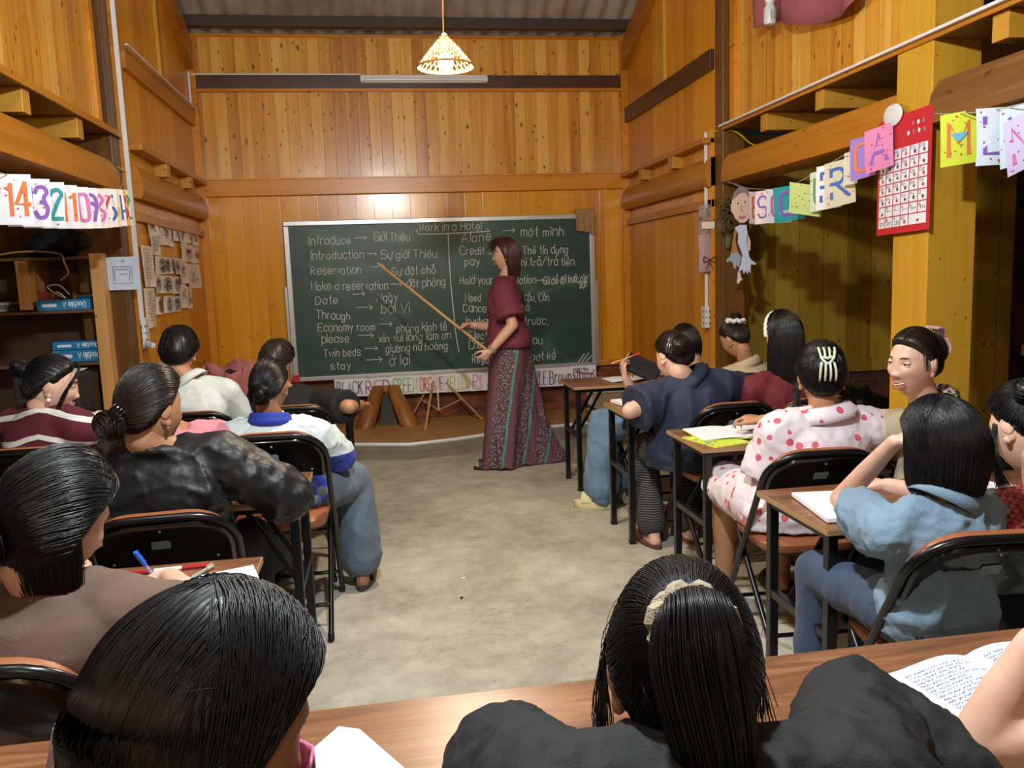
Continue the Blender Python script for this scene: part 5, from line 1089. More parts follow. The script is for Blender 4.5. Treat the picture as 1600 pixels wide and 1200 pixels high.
def denim(name, c):
    return plain(name, c, .85, bump=.5, bscale=240, var=.22, vscale=7, sheen=.1)
JEANS = denim('blue_grey_jeans', '5c6c7c'); DARKT = fabric('dark_trousers', '1a1a20', .8)

# ------------------------------------------------------------------ heads
def hrot(yaw, pitch=0, roll=0): return rotz(math.radians(yaw)) @ rotx(-math.radians(pitch)) @ roty(math.radians(roll))
def skull(d):
    a, b, c = .073, np.where(d[:, 1] > 0, .094, .098), np.where(d[:, 2] > 0, .116, .124)
    r = 1 / np.sqrt((d[:, 0] / a) ** 2 + (d[:, 1] / b) ** 2 + (d[:, 2] / c) ** 2); p = d * r[:, None]
    t = np.clip(-p[:, 2] / .12, 0, 1); p[:, 0] *= 1 - .30 * t ** 1.6
    p[:, 1] = np.where(p[:, 1] < 0, p[:, 1] * (1 - .45 * t ** 1.2), p[:, 1] * (1 - .10 * t ** 2)); return p
def gs(x, c, s): return np.exp(-((x - c) / s) ** 2)
NZ = .007
def faceform(p, smile=0.0):
    x, z = p[:, 0].copy(), p[:, 2].copy(); ax = np.abs(x); fr = np.clip((p[:, 1] - .02) / .04, 0, 1); dy = 0
    dy = dy - .007 * gs(ax, .031, .017) * gs(z, .012, .013)                     # eye sockets
    dy = dy + .004 * gs(ax, .028, .026) * gs(z, .036, .010)                     # brows
    dy = dy + (.021 - NZ) * gs(x, 0, .0135) * gs(z, -.026, .013) + (.012 - NZ * .9) * gs(x, 0, .009) * gs(z, -.004, .024) + .008 * gs(ax, .013, .008) * gs(z, -.030, .009)
    dy = dy + .005 * gs(ax, .042, .020) * gs(z, -.022 + .006 * smile, .020) * (1 + smile)      # cheeks
    dy = dy + .0045 * gs(x, 0, .022 + .006 * smile) * (gs(z, -.056, .006) + gs(z, -.069, .006)) - .004 * gs(x, 0, .024) * gs(z, -.0625, .003)
    dy = dy - .004 * gs(x, 0, .02) * gs(z, -.083, .008) + .008 * gs(x, 0, .022) * gs(z, -.102, .014)
    q = p.copy(); q[:, 1] += dy * fr; return q
def dirs(n, m, p0=.0, p1=math.pi):
    th = np.linspace(p0 + 1e-3, p1 - 1e-3, m); ph = np.arange(n) * 2 * math.pi / n
    T, Ph = np.meshgrid(th, ph, indexing='ij'); return np.stack([np.sin(T) * np.cos(Ph), np.sin(T) * np.sin(Ph), np.cos(T)], -1).reshape(-1, 3)
def gridfaces(n, m):
    f = [(i * n + j, (i + 1) * n + j, (i + 1) * n + (j + 1) % n, i * n + (j + 1) % n) for i in range(m - 1) for j in range(n)]
    return f + [tuple(range(n)), tuple(range(m * n - 1, (m - 1) * n - 1, -1))]
def head_mesh(g, hc, R, s, detail, smile):
    n, m = (112, 96) if detail else (48, 36); P = faceform(skull(dirs(n, m)), smile); g.add(P * s @ R.T + hc, gridfaces(n, m))
    for sx in (-1, 1):                                                     # ears
        for (c, r_, tilt) in (((.073, -.008, -.006), (.009, .019, .031), .25), ((.080, -.013, .004), (.006, .016, .024), .3), ((.076, -.002, -.030), (.008, .010, .012), 0)):
            e = rotz(-sx * .45); c2 = np.array([sx * c[0], c[1], c[2]]); g.ell(hc + R @ (c2 * s), np.array(r_) * s, R @ e @ rotx(-tilt * .6), 14, 10)
HZ = np.array([-.14, -.10, -.06, -.03, 0, .025, .05, .068, .085, .12])
HY = dict(tied=np.array([-.10, -.072, -.045, -.024, -.004, .030, .052, .070, .092, .2]), down=np.array([-.02, .0, .01, .02, .03, .04, .055, .07, .092, .2]), fringe=np.array([-.02, .0, .015, .025, .04, .065, .2, .2, .2, .2]), short=np.array([-.10, -.075, -.055, -.03, -.006, .03, .058, .085, .2, .2]))
def sstep(x): x = np.clip(x, 0, 1); return x * x * (3 - 2 * x)
def hairsurf(d, thick, line, s, top=0.0, lump=0.0, seed=0):
    p = skull(d); f = np.interp(p[:, 2], HZ, HY[line]); mk = sstep((f - p[:, 1]) / (.045 if line == 'tied' else .022)) ** .9 * sstep((p[:, 2] + .122) / .03)
    n = p / np.array([.073 ** 2, .096 ** 2, .118 ** 2]); n /= np.linalg.norm(n, axis=1, keepdims=True)
    th = thick + top * np.clip(p[:, 2] / .116, 0, 1) ** 1.5
    if lump: th = th + lump * wob(p, 26, seed)
    return (p + n * (th * mk - .006 * (1 - mk))[:, None]) * s, mk
def slerp(a, b, t):
    a = a / np.linalg.norm(a, axis=-1, keepdims=True); b = b / np.linalg.norm(b, axis=-1, keepdims=True); dt = np.clip((a * b).sum(-1, keepdims=True), -.9999, .9999); w_ = np.arccos(dt)
    return (np.sin((1 - t) * w_) * a + np.sin(t * w_) * b) / np.sin(w_)
def tubes(g, P, r, k=3):
    """many thin strands at once: P [n][m][3], r scalar or [m]"""
    P = np.asarray(P, float); n, m = P.shape[:2]; d = np.gradient(P, axis=1); d /= np.linalg.norm(d, axis=2, keepdims=True) + 1e-9
    up = np.cross(d, np.array([.31, .2, .93])); up /= np.linalg.norm(up, axis=2, keepdims=True) + 1e-9; sd = np.cross(d, up); r = np.broadcast_to(np.asarray(r, float), (m,))[None, :, None]
    V = np.stack([P + r * (math.cos(q * 2 * math.pi / k) * up + math.sin(q * 2 * math.pi / k) * sd) for q in range(k)], 2).reshape(-1, 3)
    idx = np.arange(n * m * k).reshape(n, m, k); f = []
    for q in range(k):
        a = idx[:, :-1, q]; b_ = idx[:, 1:, q]; c = idx[:, 1:, (q + 1) % k]; e = idx[:, :-1, (q + 1) % k]; f.append(np.stack([a, b_, c, e], -1).reshape(-1, 4))
    return g.add(V, np.concatenate(f).tolist())
def rand_dirs(rr, n):
    v = rr.normal(size=(n, 3)); return v / np.linalg.norm(v, axis=1, keepdims=True)

V_DN = np.array([0, -.4, -.9])
def make_hair(root, hc, R, s, spec, mat):
    st = spec['style']; rr = np.random.default_rng(spec.get('seed', 1)); line = spec.get('line', 'tied' if st in ('bun', 'pony') else ('short' if st == 'short' else 'down'))
    th, top = spec.get('thick', .014), spec.get('top', .004); n, m = 56, 44; g = G(); D = dirs(n, m); lump = spec.get('lump', .002)
    hs, mk = hairsurf(D, th, line, s, top, lump, spec.get('seed', 1)); g.add(hs @ R.T + hc, gridfaces(n, m))
    ns = spec.get('n', 450); sr = spec.get('sr', .0011)
    surf = lambda d, e=0.0: hairsurf(d.reshape(-1, 3), th + e, line, s, top, lump, spec.get('seed', 1))[0].reshape(d.shape)
    cand = rand_dirs(rr, ns * 4); pk = skull(cand); ok = (pk[:, 1] < np.interp(pk[:, 2], HZ, HY[line]) - .004) & (pk[:, 2] > -.095); cand = cand[ok]
    T = np.linspace(0, 1, 11)[None, :, None]
    if st in ('bun', 'pony'):
        B = nrm(spec['at']); d0 = cand[:ns]; e = spec.get('tuck', .97)
        # strands start near the hairline and run to the tie
        far = slerp(np.repeat(B[None], len(d0), 0), d0, 1.0); path = slerp(d0[:, None, :], np.repeat(B[None, None], len(d0), 0), T * e); wv_ = rr.normal(size=(len(d0), 1, 3)) * .03 * np.sin(T * math.pi)
        path = path + wv_; path /= np.linalg.norm(path, axis=2, keepdims=True); off = rr.uniform(-.0006, .0022, (len(d0), 1))
        Q = surf(path); Q = Q + path * (off[..., None] + .0006); tubes(g, Q @ R.T + hc, sr * np.array([.5] + [1] * 9 + [.7]))
        bp = surf(B[None])[0]
        if st == 'bun':
            br = np.array(spec.get('size', (.04, .03, .038))); nb_ = nrm(B); sd, up, dd = frame(nb_); RB = np.stack([sd, dd, up], 1); c = bp + nb_ * br[1] * .55
            g.ell(hc + R @ (c), br * .93, R @ RB, 24, 16)
            W = []
            for q in range(spec.get('wind', 90)):
                ph = rr.uniform(0, 6.28) + np.linspace(0, rr.uniform(2.0, 4.2), 12); la = np.clip(rr.normal() * .5 + .25 * np.sin(ph * .5 + rr.uniform(0, 6)), -1.2, 1.3); k = rr.uniform(.95, 1.08)
                W.append(c + k * (np.cos(la)[:, None] * (np.cos(ph)[:, None] * br[0] * sd + np.sin(ph)[:, None] * br[2] * up) + np.sin(la)[:, None] * br[1] * dd))
            tubes(g, np.array(W) @ R.T + hc, sr * 1.4)
        else:
            Lp = spec.get('len', .3); w0 = spec.get('w', .03); base = hc + R @ (bp + nrm(B) * .012); dirw = R @ nrm(B); tail = [base, base + dirw * .05 + np.array([0, 0, -.01]), base + dirw * .075 + np.array([0, 0, -.07])]
            end = base + dirw * .06 + np.array([spec.get('dx', 0), 0, -Lp]); tail += [(tail[-1] + end) / 2 + dirw * .01, end]; tp = smooth_path(tail, 5); k = len(tp); tt = np.linspace(0, 1, k); rad = w0 * (.42 + 1.15 * np.sin(np.clip(tt * 2.4, 0, math.pi * .60))) * (1 - .55 * tt ** 3)
            g.tube(tp, rad * .62, 18, flat=.8)
            W = []
            for q in range(spec.get('wind', 260)):
                a = rr.uniform(0, 6.28); kk = math.sqrt(rr.uniform(.5, 1.1)); P = []
                tg = np.gradient(tp, axis=0); tg /= np.linalg.norm(tg, axis=1, keepdims=True)
                off = np.stack([np.cos(a + .4 * tt) * kk, np.sin(a + .4 * tt) * kk * .8], 1) * rad[:, None]; sdw, upw, _ = frame(dirw); W.append(tp + off[:, :1] * sdw + off[:, 1:] * np.cross(sdw, tg) + rr.normal(size=(1, 3)) * .003 * tt[:, None])
            tubes(g, np.array(W), sr * 1.2)
    elif st == 'short':
        cr = nrm(spec.get('crown', (.0, -.35, .94))); d0 = cand[:ns]; ax = d0 - (d0 @ cr)[:, None] * cr; ax /= np.linalg.norm(ax, axis=1, keepdims=True); Ln = rr.uniform(.25, .55, (len(d0), 1, 1)); path = d0[:, None, :] + ax[:, None, :] * T * Ln; path /= np.linalg.norm(path, axis=2, keepdims=True)
        Q = surf(path) + path * (.001 + .005 * np.sin(T * 3.1) * rr.uniform(0, 1, (len(d0), 1, 1)) + .002 * T); tubes(g, Q @ R.T + hc, sr * np.array([1] * 8 + [.8, .6, .3]))
    elif st == 'long':
        cr = nrm(spec.get('crown', (0, -.1, 1))); Lz = spec['len']; Ph = math.radians(spec.get('spread', 115)); yb = spec.get('yback', .0); wid = spec.get('wid', .098); endw = spec.get('endw', .75); inn = spec.get('inward', .0)
        Ry = rotz(math.radians(spec.get('yaw', 0))); 
        Ryaw = Ry; Ry = np.eye(3)
        def curtain(ph, t, k=1.0):   # t 0..1 from ear level to the ends; ph 0 is the back
            z = .07 * s - t * (Lz + .07 * s); zq = np.clip(z / s, -.02, .11); cu = np.sqrt(1 - (zq / (.118 + th + top)) ** 2); bl = sstep((.05 - z / s) / .12); e = 1 + (endw - 1) * np.clip(t, 0, 1) ** 2 - inn * t ** 3
            rx = ((.073 + th) * cu * (1 - bl) + wid * e * bl) * s; ry = ((.098 + th) * cu * (1 - bl) + .114 * e * bl) * s; x = np.sin(ph) * rx * k; y = -np.cos(ph) * ry * k - yb * t ** 1.3 * Lz
            run = np.clip(t * (Lz + .07) / .15, 0, 1) + 0 * ph; wb = sstep(run)[..., None]; loc = np.stack([x, y, z + 0 * ph], -1)
            zs = .07 * s + 0 * ph; cu0 = math.sqrt(1 - (.07 / (.118 + th + top)) ** 2); d0_ = np.stack([np.sin(ph) * (.073 + th) * cu0 * s, -np.cos(ph) * (.098 + th) * cu0 * s, zs], -1); l0 = np.linalg.norm(d0_, axis=-1); fac = np.linalg.norm(surf(d0_ / l0[..., None]), axis=-1) / l0
            loc = loc * (1 + (fac - 1) * (1 - sstep(run * .8)))[..., None]
            p = (loc @ Ryaw.T) * wb + (loc @ R.T) * (1 - wb); q = p @ R; lq = np.linalg.norm(q, axis=-1); need = np.linalg.norm(surf(q / lq[..., None]), axis=-1) + np.where(np.asarray(k) > .966, .0015, -.0025); need = need + np.clip((np.asarray(k) - 1.0) * .08, 0, .004)
            return p * np.where(q[..., 2] > -.125 * s, np.maximum(1, need / lq), 1)[..., None]
        secs = []
        for t in np.linspace(0, 1, 20):
            a = np.linspace(-Ph, Ph, 24); o_ = curtain(a, t * np.ones_like(a), .965); i_ = curtain(a[::-1], t * np.ones_like(a), .72); secs.append(np.concatenate([o_, i_]) @ Ry.T + hc)
        g.loft(secs)
        k = spec.get('n', 500); ph = rr.uniform(-Ph, Ph, k); ends = np.clip(1 - rr.exponential(.04, k), .7, 1.02); tt = np.linspace(0, 1, 12); dph = rr.normal(size=k) * .05; dk = rr.uniform(-.03, .035, k)
        C = np.stack([curtain(ph + dph * q, .02 + q * ends * .98, 1.015 + dk * (.3 + .7 * q)) for q in tt], 1) @ Ry.T
        # upper part: from the parting over the skull to ear level
        dE = curtain(ph, np.full(k, .02)) @ Ry.T @ R; dE = dE / np.linalg.norm(dE, axis=1, keepdims=True); d0 = np.repeat(cr[None], k, 0) + np.stack([rr.normal(size=k) * .02, -.55 + 1.0 * np.abs(ph) / Ph + rr.normal(size=k) * .10, rr.normal(size=k) * .02], 1); d0 /= np.linalg.norm(d0, axis=1, keepdims=True)
        path = slerp(d0[:, None, :], dE[:, None, :], np.linspace(0, .98, 9)[None, :, None]); U = (surf(path) + path * rr.uniform(0, .004, (k, 1, 1))) @ R.T
        SS = np.concatenate([U, C], 1)
        for _ in range(4): SS[:, 1:-1] = .25 * SS[:, :-2] + .5 * SS[:, 1:-1] + .25 * SS[:, 2:]
        ql = SS @ R; ln = np.linalg.norm(ql, axis=2, keepdims=True); nd = np.linalg.norm(surf(ql / ln), axis=2, keepdims=True) + .0012; SS = SS * np.where(ql[..., 2:] > -.11 * s, np.maximum(1, nd / ln), 1)
        fr_ = cand[cand[:, 1] > -.15][:k // 3]; s0 = np.repeat(cr[None], len(fr_), 0) + np.stack([rr.normal(size=len(fr_)) * .02, np.clip(fr_[:, 1] * 1.1, -.15, .75) + rr.normal(size=len(fr_)) * .05 - cr[1], np.zeros(len(fr_))], 1); s0 /= np.linalg.norm(s0, axis=1, keepdims=True)
        pf = slerp(s0[:, None, :], fr_[:, None, :], T * .97); tubes(g, (surf(pf) + pf * rr.uniform(.0008, .004, (len(fr_), 1, 1))) @ R.T + hc, sr)
        tubes(g, SS + hc, sr * np.array([.6] + [1] * 17 + [.8, .6, .3]))
    # fine loose hairs
    nf = spec.get('fly', 20)
    if nf:
        d0 = cand[-nf:]; path = d0[:, None, :] + (V_DN * .35 + rr.normal(size=(len(d0), 1, 3)) * .12) * T; path /= np.linalg.norm(path, axis=2, keepdims=True); Q = surf(path) + path * (.001 + .010 * np.sin(T * 2.8) * rr.uniform(.1, 1, (len(d0), 1, 1))); tubes(g, Q @ R.T + hc, .0004)
    for q in spec.get('locks', []):     # local-space guide curves for side locks, fringe etc: (points, count, spread, radius)
        pts, cnt, spr, rad = q; W = []
        for _ in range(cnt): W.append(smooth_path(np.array(pts) * s + rr.normal(size=(len(pts), 3)) * spr * np.linspace(.5, 1.3, len(pts))[:, None], 4))
        tubes(g, np.array(W) @ R.T + hc, rad)
    return obj('hair', g, mat, root, angle=180, fix=False)

# ------------------------------------------------------------------ hands
def hand(g, W, d, n, side, s=1.0, curl=(.5, .6, .5), spread=.12, thumb=.6, size=1.0):
    """W wrist, d finger direction, n palm normal (where the palm looks), side = +1/-1: thumb towards +/- cross(d, n)"""
    d = nrm(d); n = nrm(np.asarray(n, float) - d * (np.asarray(n, float) @ d)); x = np.cross(d, n) * side; k = size * s; W = np.asarray(W, float)
    secs = []
    for t, hw, ht in ((-.01, .024, .018), (.015, .030, .016), (.045, .038, .0145), (.075, .041, .0125), (.088, .039, .010)):
        a = np.arange(16) * 2 * math.pi / 16; secs.append(W + d * t * k + np.outer(np.sign(np.cos(a)) * np.abs(np.cos(a)) ** .7 * hw * k, x) + np.outer(np.sin(a) * ht * k, n))
    g.loft(secs)
    Ls = (.072, .080, .074, .058)
    for i, L_ in enumerate(Ls):
        off = (.030, .010, -.011, -.030)[i]; p = W + d * (.080 - .004 * abs(i - 1)) * k + x * off * k; a = 0.0; dd = nrm(d + x * (off / .03) * spread)
        for j, (fr, c) in enumerate(zip((.46, .30, .24), curl)):
            a += c * (1 + .12 * (i - 1)); v = dd * math.cos(a) + n * math.sin(a); q = p + v * L_ * fr * k; r = (.0088, .0078, .0068, .0058); sc = k * (1.0 if i < 3 else .88); g.cone(p, q, r[j] * sc, r[j + 1] * sc, 10); p = q
    p = W + d * .022 * k + x * .024 * k + n * .006 * k; t1 = p + (d * .030 + x * .026 + n * .012 * thumb) * k; t2 = t1 + (d * .030 + x * .006 + n * .016 * thumb) * k; t3 = t2 + (d * .024 - x * .004 + n * .012 * thumb) * k
    g.cone(p, t1, .0135 * k, .0105 * k, 12); g.cone(t1, t2, .0105 * k, .0092 * k, 12); g.cone(t2, t3, .0092 * k, .0072 * k, 12); return t3

# ------------------------------------------------------------------ people
class Body:
    pass
def spine(b, t):
    """point on the trunk line: 0 hips, 1 shoulders"""
    H, S = b.H, b.S; mid = (H + S) / 2 - b.fwd * b.hunch; return H * (1 - t) ** 2 + 2 * mid * t * (1 - t) + S * t * t
TR = [(-.12, .150, .110), (-.04, .168, .125), (.06, .172, .125), (.2, .158, .115), (.38, .146, .108), (.55, .150, .110), (.72, .162, .114), (.86, .160, .104), (.96, .132, .086), (1.06, .085, .068), (1.14, .056, .056)]
def trunk(b, infl, t0, t1, k=1.0, flare=0.0, n=28):
    secs = []
    ts = [q for q in TR if t0 <= q[0] <= t1]; tl = [q[0] for q in TR]
    grid_ = np.linspace(t0, t1, 16)
    for t in grid_:
        a = np.interp(t, tl, [q[1] for q in TR]) * b.w / .17; c = np.interp(t, tl, [q[2] for q in TR]) * b.w / .17 * b.deep
        tc = min(max(t, 0), 1); p = spine(b, tc); ax = nrm(spine(b, min(tc + .02, 1)) - spine(b, max(tc - .02, 0)))
        if t > 1: p = p + nrm(b.N - b.S) * (t - 1) * b.tl
        elif t < 0: p = p + np.array([0, 0, t * b.tl])
        sd = nrm(b.sdH * (1 - tc) + b.sdS * tc); fw = nrm(np.cross(np.array([0, 0, 1.0]) if t < 0 else ax, sd))
        
        fl = flare * max(0, (.5 - t)); an = np.arange(n) * 2 * math.pi / n; ca, sa = np.cos(an), np.sin(an); e = .85
        secs.append(p + np.outer(np.sign(ca) * np.abs(ca) ** e * (a + infl + fl), sd) + np.outer(np.sign(sa) * np.abs(sa) ** e * (c + infl + fl), fw))
    return secs
def person(label, loc, hip, hyaw, sh, shyaw, head, hd=(0, 0, 0), w=.165, group=None, hs=1.0, skin=None, deep=1.0, hunch=.03, elbL=None, wriL=None, elbR=None, wriR=None, handL=None, handR=None,
           knees=None, ankles=None, legs=True, bare=.0, shirt=None, bottom=None, shoes=True, hair=None, hairm=None, face=False, smile=0.0, cat='person', vox=.007, feet=True, roll=0.0, shoemat=None, solez=.022):
    b = Body(); b.H, b.S, b.hc = [np.array(q, float) for q in (hip, sh, head)]; b.w, b.deep, b.hunch = w, deep, hunch
    a1, a2 = math.radians(hyaw), math.radians(shyaw); b.sdH = np.array([math.cos(a1), math.sin(a1), 0]); b.sdS = nrm(np.array([math.cos(a2), math.sin(a2), math.tan(math.radians(roll))])); b.fwd = np.array([-math.sin(a2), math.cos(a2), 0]); fH = np.array([-math.sin(a1), math.cos(a1), 0])
    b.tl = np.linalg.norm(b.S - b.H); R = hrot(*hd); b.R = R; b.N = b.hc + R @ np.array([0, -.025, -.085]) * hs; skin = skin or SK
    root = empty('person', (loc[0], loc[1], 0), label, cat, group); b.root = root
    k = w / .165
    jL, jR = b.S - b.sdS * w * 1.02 - np.array([0, 0, .035]), b.S + b.sdS * w * 1.02 - np.array([0, 0, .035]); b.jL, b.jR = jL, jR
    def dflt(j, s_, e, q):
        if e is None: e = j + b.sdS * s_ * .07 + b.fwd * .14 + np.array([0, 0, -.22 * k])
        if q is None: q = np.asarray(e) - b.sdS * s_ * .13 + b.fwd * .20 + np.array([0, 0, .02])
        return np.asarray(e, float), np.asarray(q, float)
    eL, wL = dflt(jL, -1, elbL, wriL); eR, wR = dflt(jR, 1, elbR, wriR); b.eL, b.wL, b.eR, b.wR = eL, wL, eR, wR
    g = G(); g.loft(trunk(b, -.008, -.05, 1.12)); g.cone(b.S + np.array([0, 0, .0]), b.N, .058 * k, .052 * hs, 20); g.cone(b.N, b.hc + R @ np.array([0, -.015, -.04]) * hs, .052 * hs, .056 * hs, 20)
    for s_, j, e, q, hnd in ((-1, jL, eL, wL, handL), (1, jR, eR, wR, handR)):
        g.cone(b.S + b.sdS * s_ * w * .4 - np.array([0, 0, .005]), j, .058 * k, .056 * k); g.cone(j, e, .050 * k, .041 * k); g.cone(e, (e + q) / 2, .042 * k, .037 * k); g.cone((e + q) / 2, q, .037 * k, .026 * k)
        if hnd is not False:
            h = dict(d=q - e, n=np.array([0, 0, -1.0]), side=1 if s_ > 0 else 1, size=.95 * k); h.update(hnd or {}); 
            dd, nn = nrm(h.pop('d')), np.asarray(h.pop('n'), float); x = np.cross(dd, nrm(nn - dd * (nn @ dd))); sd_ = h.pop('side', None)
            want = h.pop('tdir', None); want = -s_ * b.sdS if want is None else np.asarray(want, float); sd_ = 1 if x @ want > 0 else -1
            hand(g, q, dd, nn, sd_, **h)
    if legs:
        hj = [b.H + b.sdH * s_ * .085 * k + fH * .02 for s_ in (-1, 1)]
        kn = [np.asarray(q, float) for q in knees] if knees else [b.H + b.sdH * s_ * .12 * k + fH * .40 + np.array([0, 0, -.01]) for s_ in (-1, 1)]
        an = [np.asarray(q, float) for q in ankles] if ankles else [np.array([kn[i][0], kn[i][1], .085]) + fH * .02 for i in (0, 1)]
        b.kn, b.an, b.hj = kn, an, hj
        for i in (0, 1):
            g.cone(hj[i], kn[i], .078 * k, .054 * k); g.cone(kn[i], kn[i] * .6 + an[i] * .4, .053 * k, .050 * k); g.cone(kn[i] * .6 + an[i] * .4, an[i], .050 * k, .032 * k)
            fd = nrm(np.array([an[i][0] - b.hj[i][0], an[i][1] - b.hj[i][1], 0]) * .3 + fH); b.fd = fd; base = np.array([an[i][0], an[i][1], .03]); g.cone(an[i], base - fd * .03, .033 * k, .03 * k); g.cone(base - fd * .03, base + fd * .15, .030, .024); g.cone(base, base + fd * .12 + np.array([0, 0, .0]), .034, .026)
    me = remesh(g, .0055 if face or handL or handR else vox, 5, .5)
    gh = G(); head_mesh(gh, b.hc, R, hs, face, smile)
    hm = gh.mesh('h'); import bmesh
    bm = bmesh.new(); bm.from_mesh(me); bm.from_mesh(hm); bm.to_mesh(me); bm.free()
    obj('body', me, skin, root, angle=180, fix=False)
    if face:
        ew = plain('eye_white', 'e8e2dc', .25) if 'eye_white' not in bpy.data.materials else bpy.data.materials['eye_white']; ed = bpy.data.materials.get('dark_iris') or plain('dark_iris', '1c100c', .15); lp = bpy.data.materials.get('lip_skin') or plain('lip_skin', 'b06c62', .4); bw = bpy.data.materials.get('brow_hair') or plain('brow_hair', '3a2a24', .7); tw_ = bpy.data.materials.get('tooth_white') or plain('tooth_white', 'e8e4da', .3)
        for sx in (-1, 1):
            c = b.hc + R @ (np.array([sx * .031, .0725, .0115]) * hs); g = G(); g.ell(c, .0125 * hs, n=20, m=14); eo = obj('eye', g, ew, root)
            g = G(); g.ell(b.hc + R @ (np.array([sx * .031, .0795, .0115]) * hs), np.array([.0064, .0060, .0064]) * hs, R); obj('iris', g, ed, eo)
            for e0, e1, nm in ((math.radians(22 - 4 * smile), math.radians(100), 'upper_eyelid'), (math.radians(-100), math.radians(-24 + 8 * smile), 'lower_eyelid')):
                rows = [[b.hc + R @ ((np.array([sx * .031, .0725, .0115]) + .0136 * np.array([math.sin(a_) * 1.12, math.cos(a_) * math.cos(e_ - .22 * abs(math.sin(a_)) * (1 if e0 > 0 else -1)), math.sin(e_ - .22 * abs(math.sin(a_)) * (1 if e0 > 0 else -1))])) * hs) for a_ in np.linspace(-1.45, 1.45, 15)] for e_ in np.linspace(e0, e1, 7)]
                g = G(); g.sheet(rows, .0008); lo = obj(nm, g, skin, root, angle=180)
                edge = rows[0] if e0 > 0 else rows[-1]
                if e0 > 0: g = G(); g.tube(np.array(edge)[1:-1] + R @ np.array([0, .0006, 0]), .0015 * hs, 6); obj('eyelashes', g, bw, lo)
            P = [(sx * (.016 + q * .030), .0905 - .011 * q * q, .033 + .005 * math.sin(q * 2.2)) for q in np.linspace(0, 1, 8)]; g = G(); g.tube((np.array(P) * hs) @ R.T + b.hc, np.array([.0022, .003, .0032, .003, .0027, .0022, .0016, .0008]) * hs, 6, flat=.7); obj('eyebrow', g, bw, root)
        wm = .020 + .007 * smile
        def lip(z0, bow, r, gap): return [(q * wm, .0945 - .015 * q * q * (1 + .3 * smile), z0 + bow * (1 - q * q) + smile * .010 * q * q) for q in np.linspace(-1, 1, 11)]
        g = G(); rd_ = np.array([.001, .0024, .0034, .0040, .0042, .0038, .0042, .0040, .0034, .0024, .001]) * hs
        g.tube((np.array(lip(-.0595 + .002 * smile, .001 - .0005 * smile, 0, 0)) * hs) @ R.T + b.hc, rd_, 8); obj('upper_lip', g, lp, root)
        g = G(); g.tube((np.array(lip(-.0665 - .004 * smile, -.002 - .004 * smile, 0, 0)) * hs) @ R.T + b.hc, rd_ * 1.1, 8); obj('lower_lip', g, lp, root)
        if smile:
            g = G(); g.tube((np.array([(q * wm * .85, .0925 - .013 * q * q, -.0625 + smile * .006 * q * q) for q in np.linspace(-1, 1, 9)]) * hs) @ R.T + b.hc, .0034 * hs, 8); obj('teeth', g, tw_, root)
    # ---- clothes
    if bottom:
        g = G(); inf = bottom.get('infl', .014); lf = bottom.get('len', 1.0); fl = bottom.get('flare', 0.0)
        g.loft(trunk(b, inf * .8, -.14, bottom.get('top', .18)))
        for i in (0, 1):
            g.cone(b.hj[i], b.kn[i], .080 * k + inf, .058 * k + inf * 1.2)
            if lf > .5:
                e = b.kn[i] + (b.an[i] - b.kn[i]) * min(1, (lf - .5) * 2) - np.array([0, 0, .015]); g.cone(b.kn[i], e, .058 * k + inf * 1.2, .046 * k + inf + fl, caps=True)
        me = remesh(g, .009, 4); folds(me, bottom.get('fold', .006), 11, int(abs(loc[0]) * 100), (1, 1, .7)); obj(bottom.get('name', 'trousers'), me, bottom['mat'], root, angle=180, fix=False)
    if shirt:
        g = G(); inf = shirt.get('infl', .014); sl = shirt.get('sleeve', .5); pf = shirt.get('puff', .006)
        g.loft(trunk(b, inf, shirt.get('hem', -.10), shirt.get('neck', 1.13), flare=shirt.get('flare', 0.0)))
        for s_, j, e, q in ((-1, jL, eL, wL), (1, jR, eR, wR)):
            g.cone(b.S + b.sdS * s_ * w * .35 - np.array([0, 0, .004]), j, .058 * k + inf, .058 * k + inf + pf * .5)
            sl = shirt.get('sleeveR', shirt.get('sleeve', .5)) if s_ > 0 else shirt.get('sleeve', .5)
            if sl <= .5:
                m_ = j + (e - j) * (sl * 2); g.cone(j, m_, .054 * k + inf + pf * .6, .050 * k + inf + pf * 1.5, 22, caps=False); g.cone(j, j + (m_ - j) * .3, .056 * k + inf, .056 * k + inf)
            else:
                g.cone(j, e, .053 * k + inf + pf, .045 * k + inf + pf); m_ = e + (q - e) * ((sl - .5) * 2); g.cone(e, m_, .046 * k + inf + pf, .034 * k + inf + pf * .6)
        me = remesh(g, shirt.get('vox', .009), 4); folds(me, shirt.get('fold', .005), shirt.get('fsc', 12), int(abs(loc[1]) * 100), shirt.get('fst', (1, 1, 1)))
        if shirt.get('fine'): folds(me, shirt['fine'], shirt.get('fsc', 12) * 2.7, 77)
        b.shirt = obj(shirt.get('name', 'shirt'), me, shirt['mat'], root, angle=180, fix=False)
        if shirt.get('collar'):
            cm, hgt, out = shirt['collar']; g = G(); rows = []; ax = nrm(b.N - b.S); base = b.S + ax * (.045 + shirt.get('clift', 0.0)); fr_ = nrm(b.fwd - ax * (b.fwd @ ax)); sd = np.cross(fr_, ax)
            for z_, r_ in ((-.012, .084), (hgt * .6, .073), (hgt, .068), (hgt * .95, .073 + out * .3), (hgt * .3, .082 + out * .8), (-.012, .088 + out)):
                rows.append([base + ax * (z_ - .02 * math.cos(a)) + (sd * math.sin(a) * 1.12 + fr_ * math.cos(a) * .95) * r_ * k for a in np.linspace(.35, 2 * math.pi - .35, 40)])
            g.sheet(rows, .003); obj('collar', g, cm, root, angle=180)
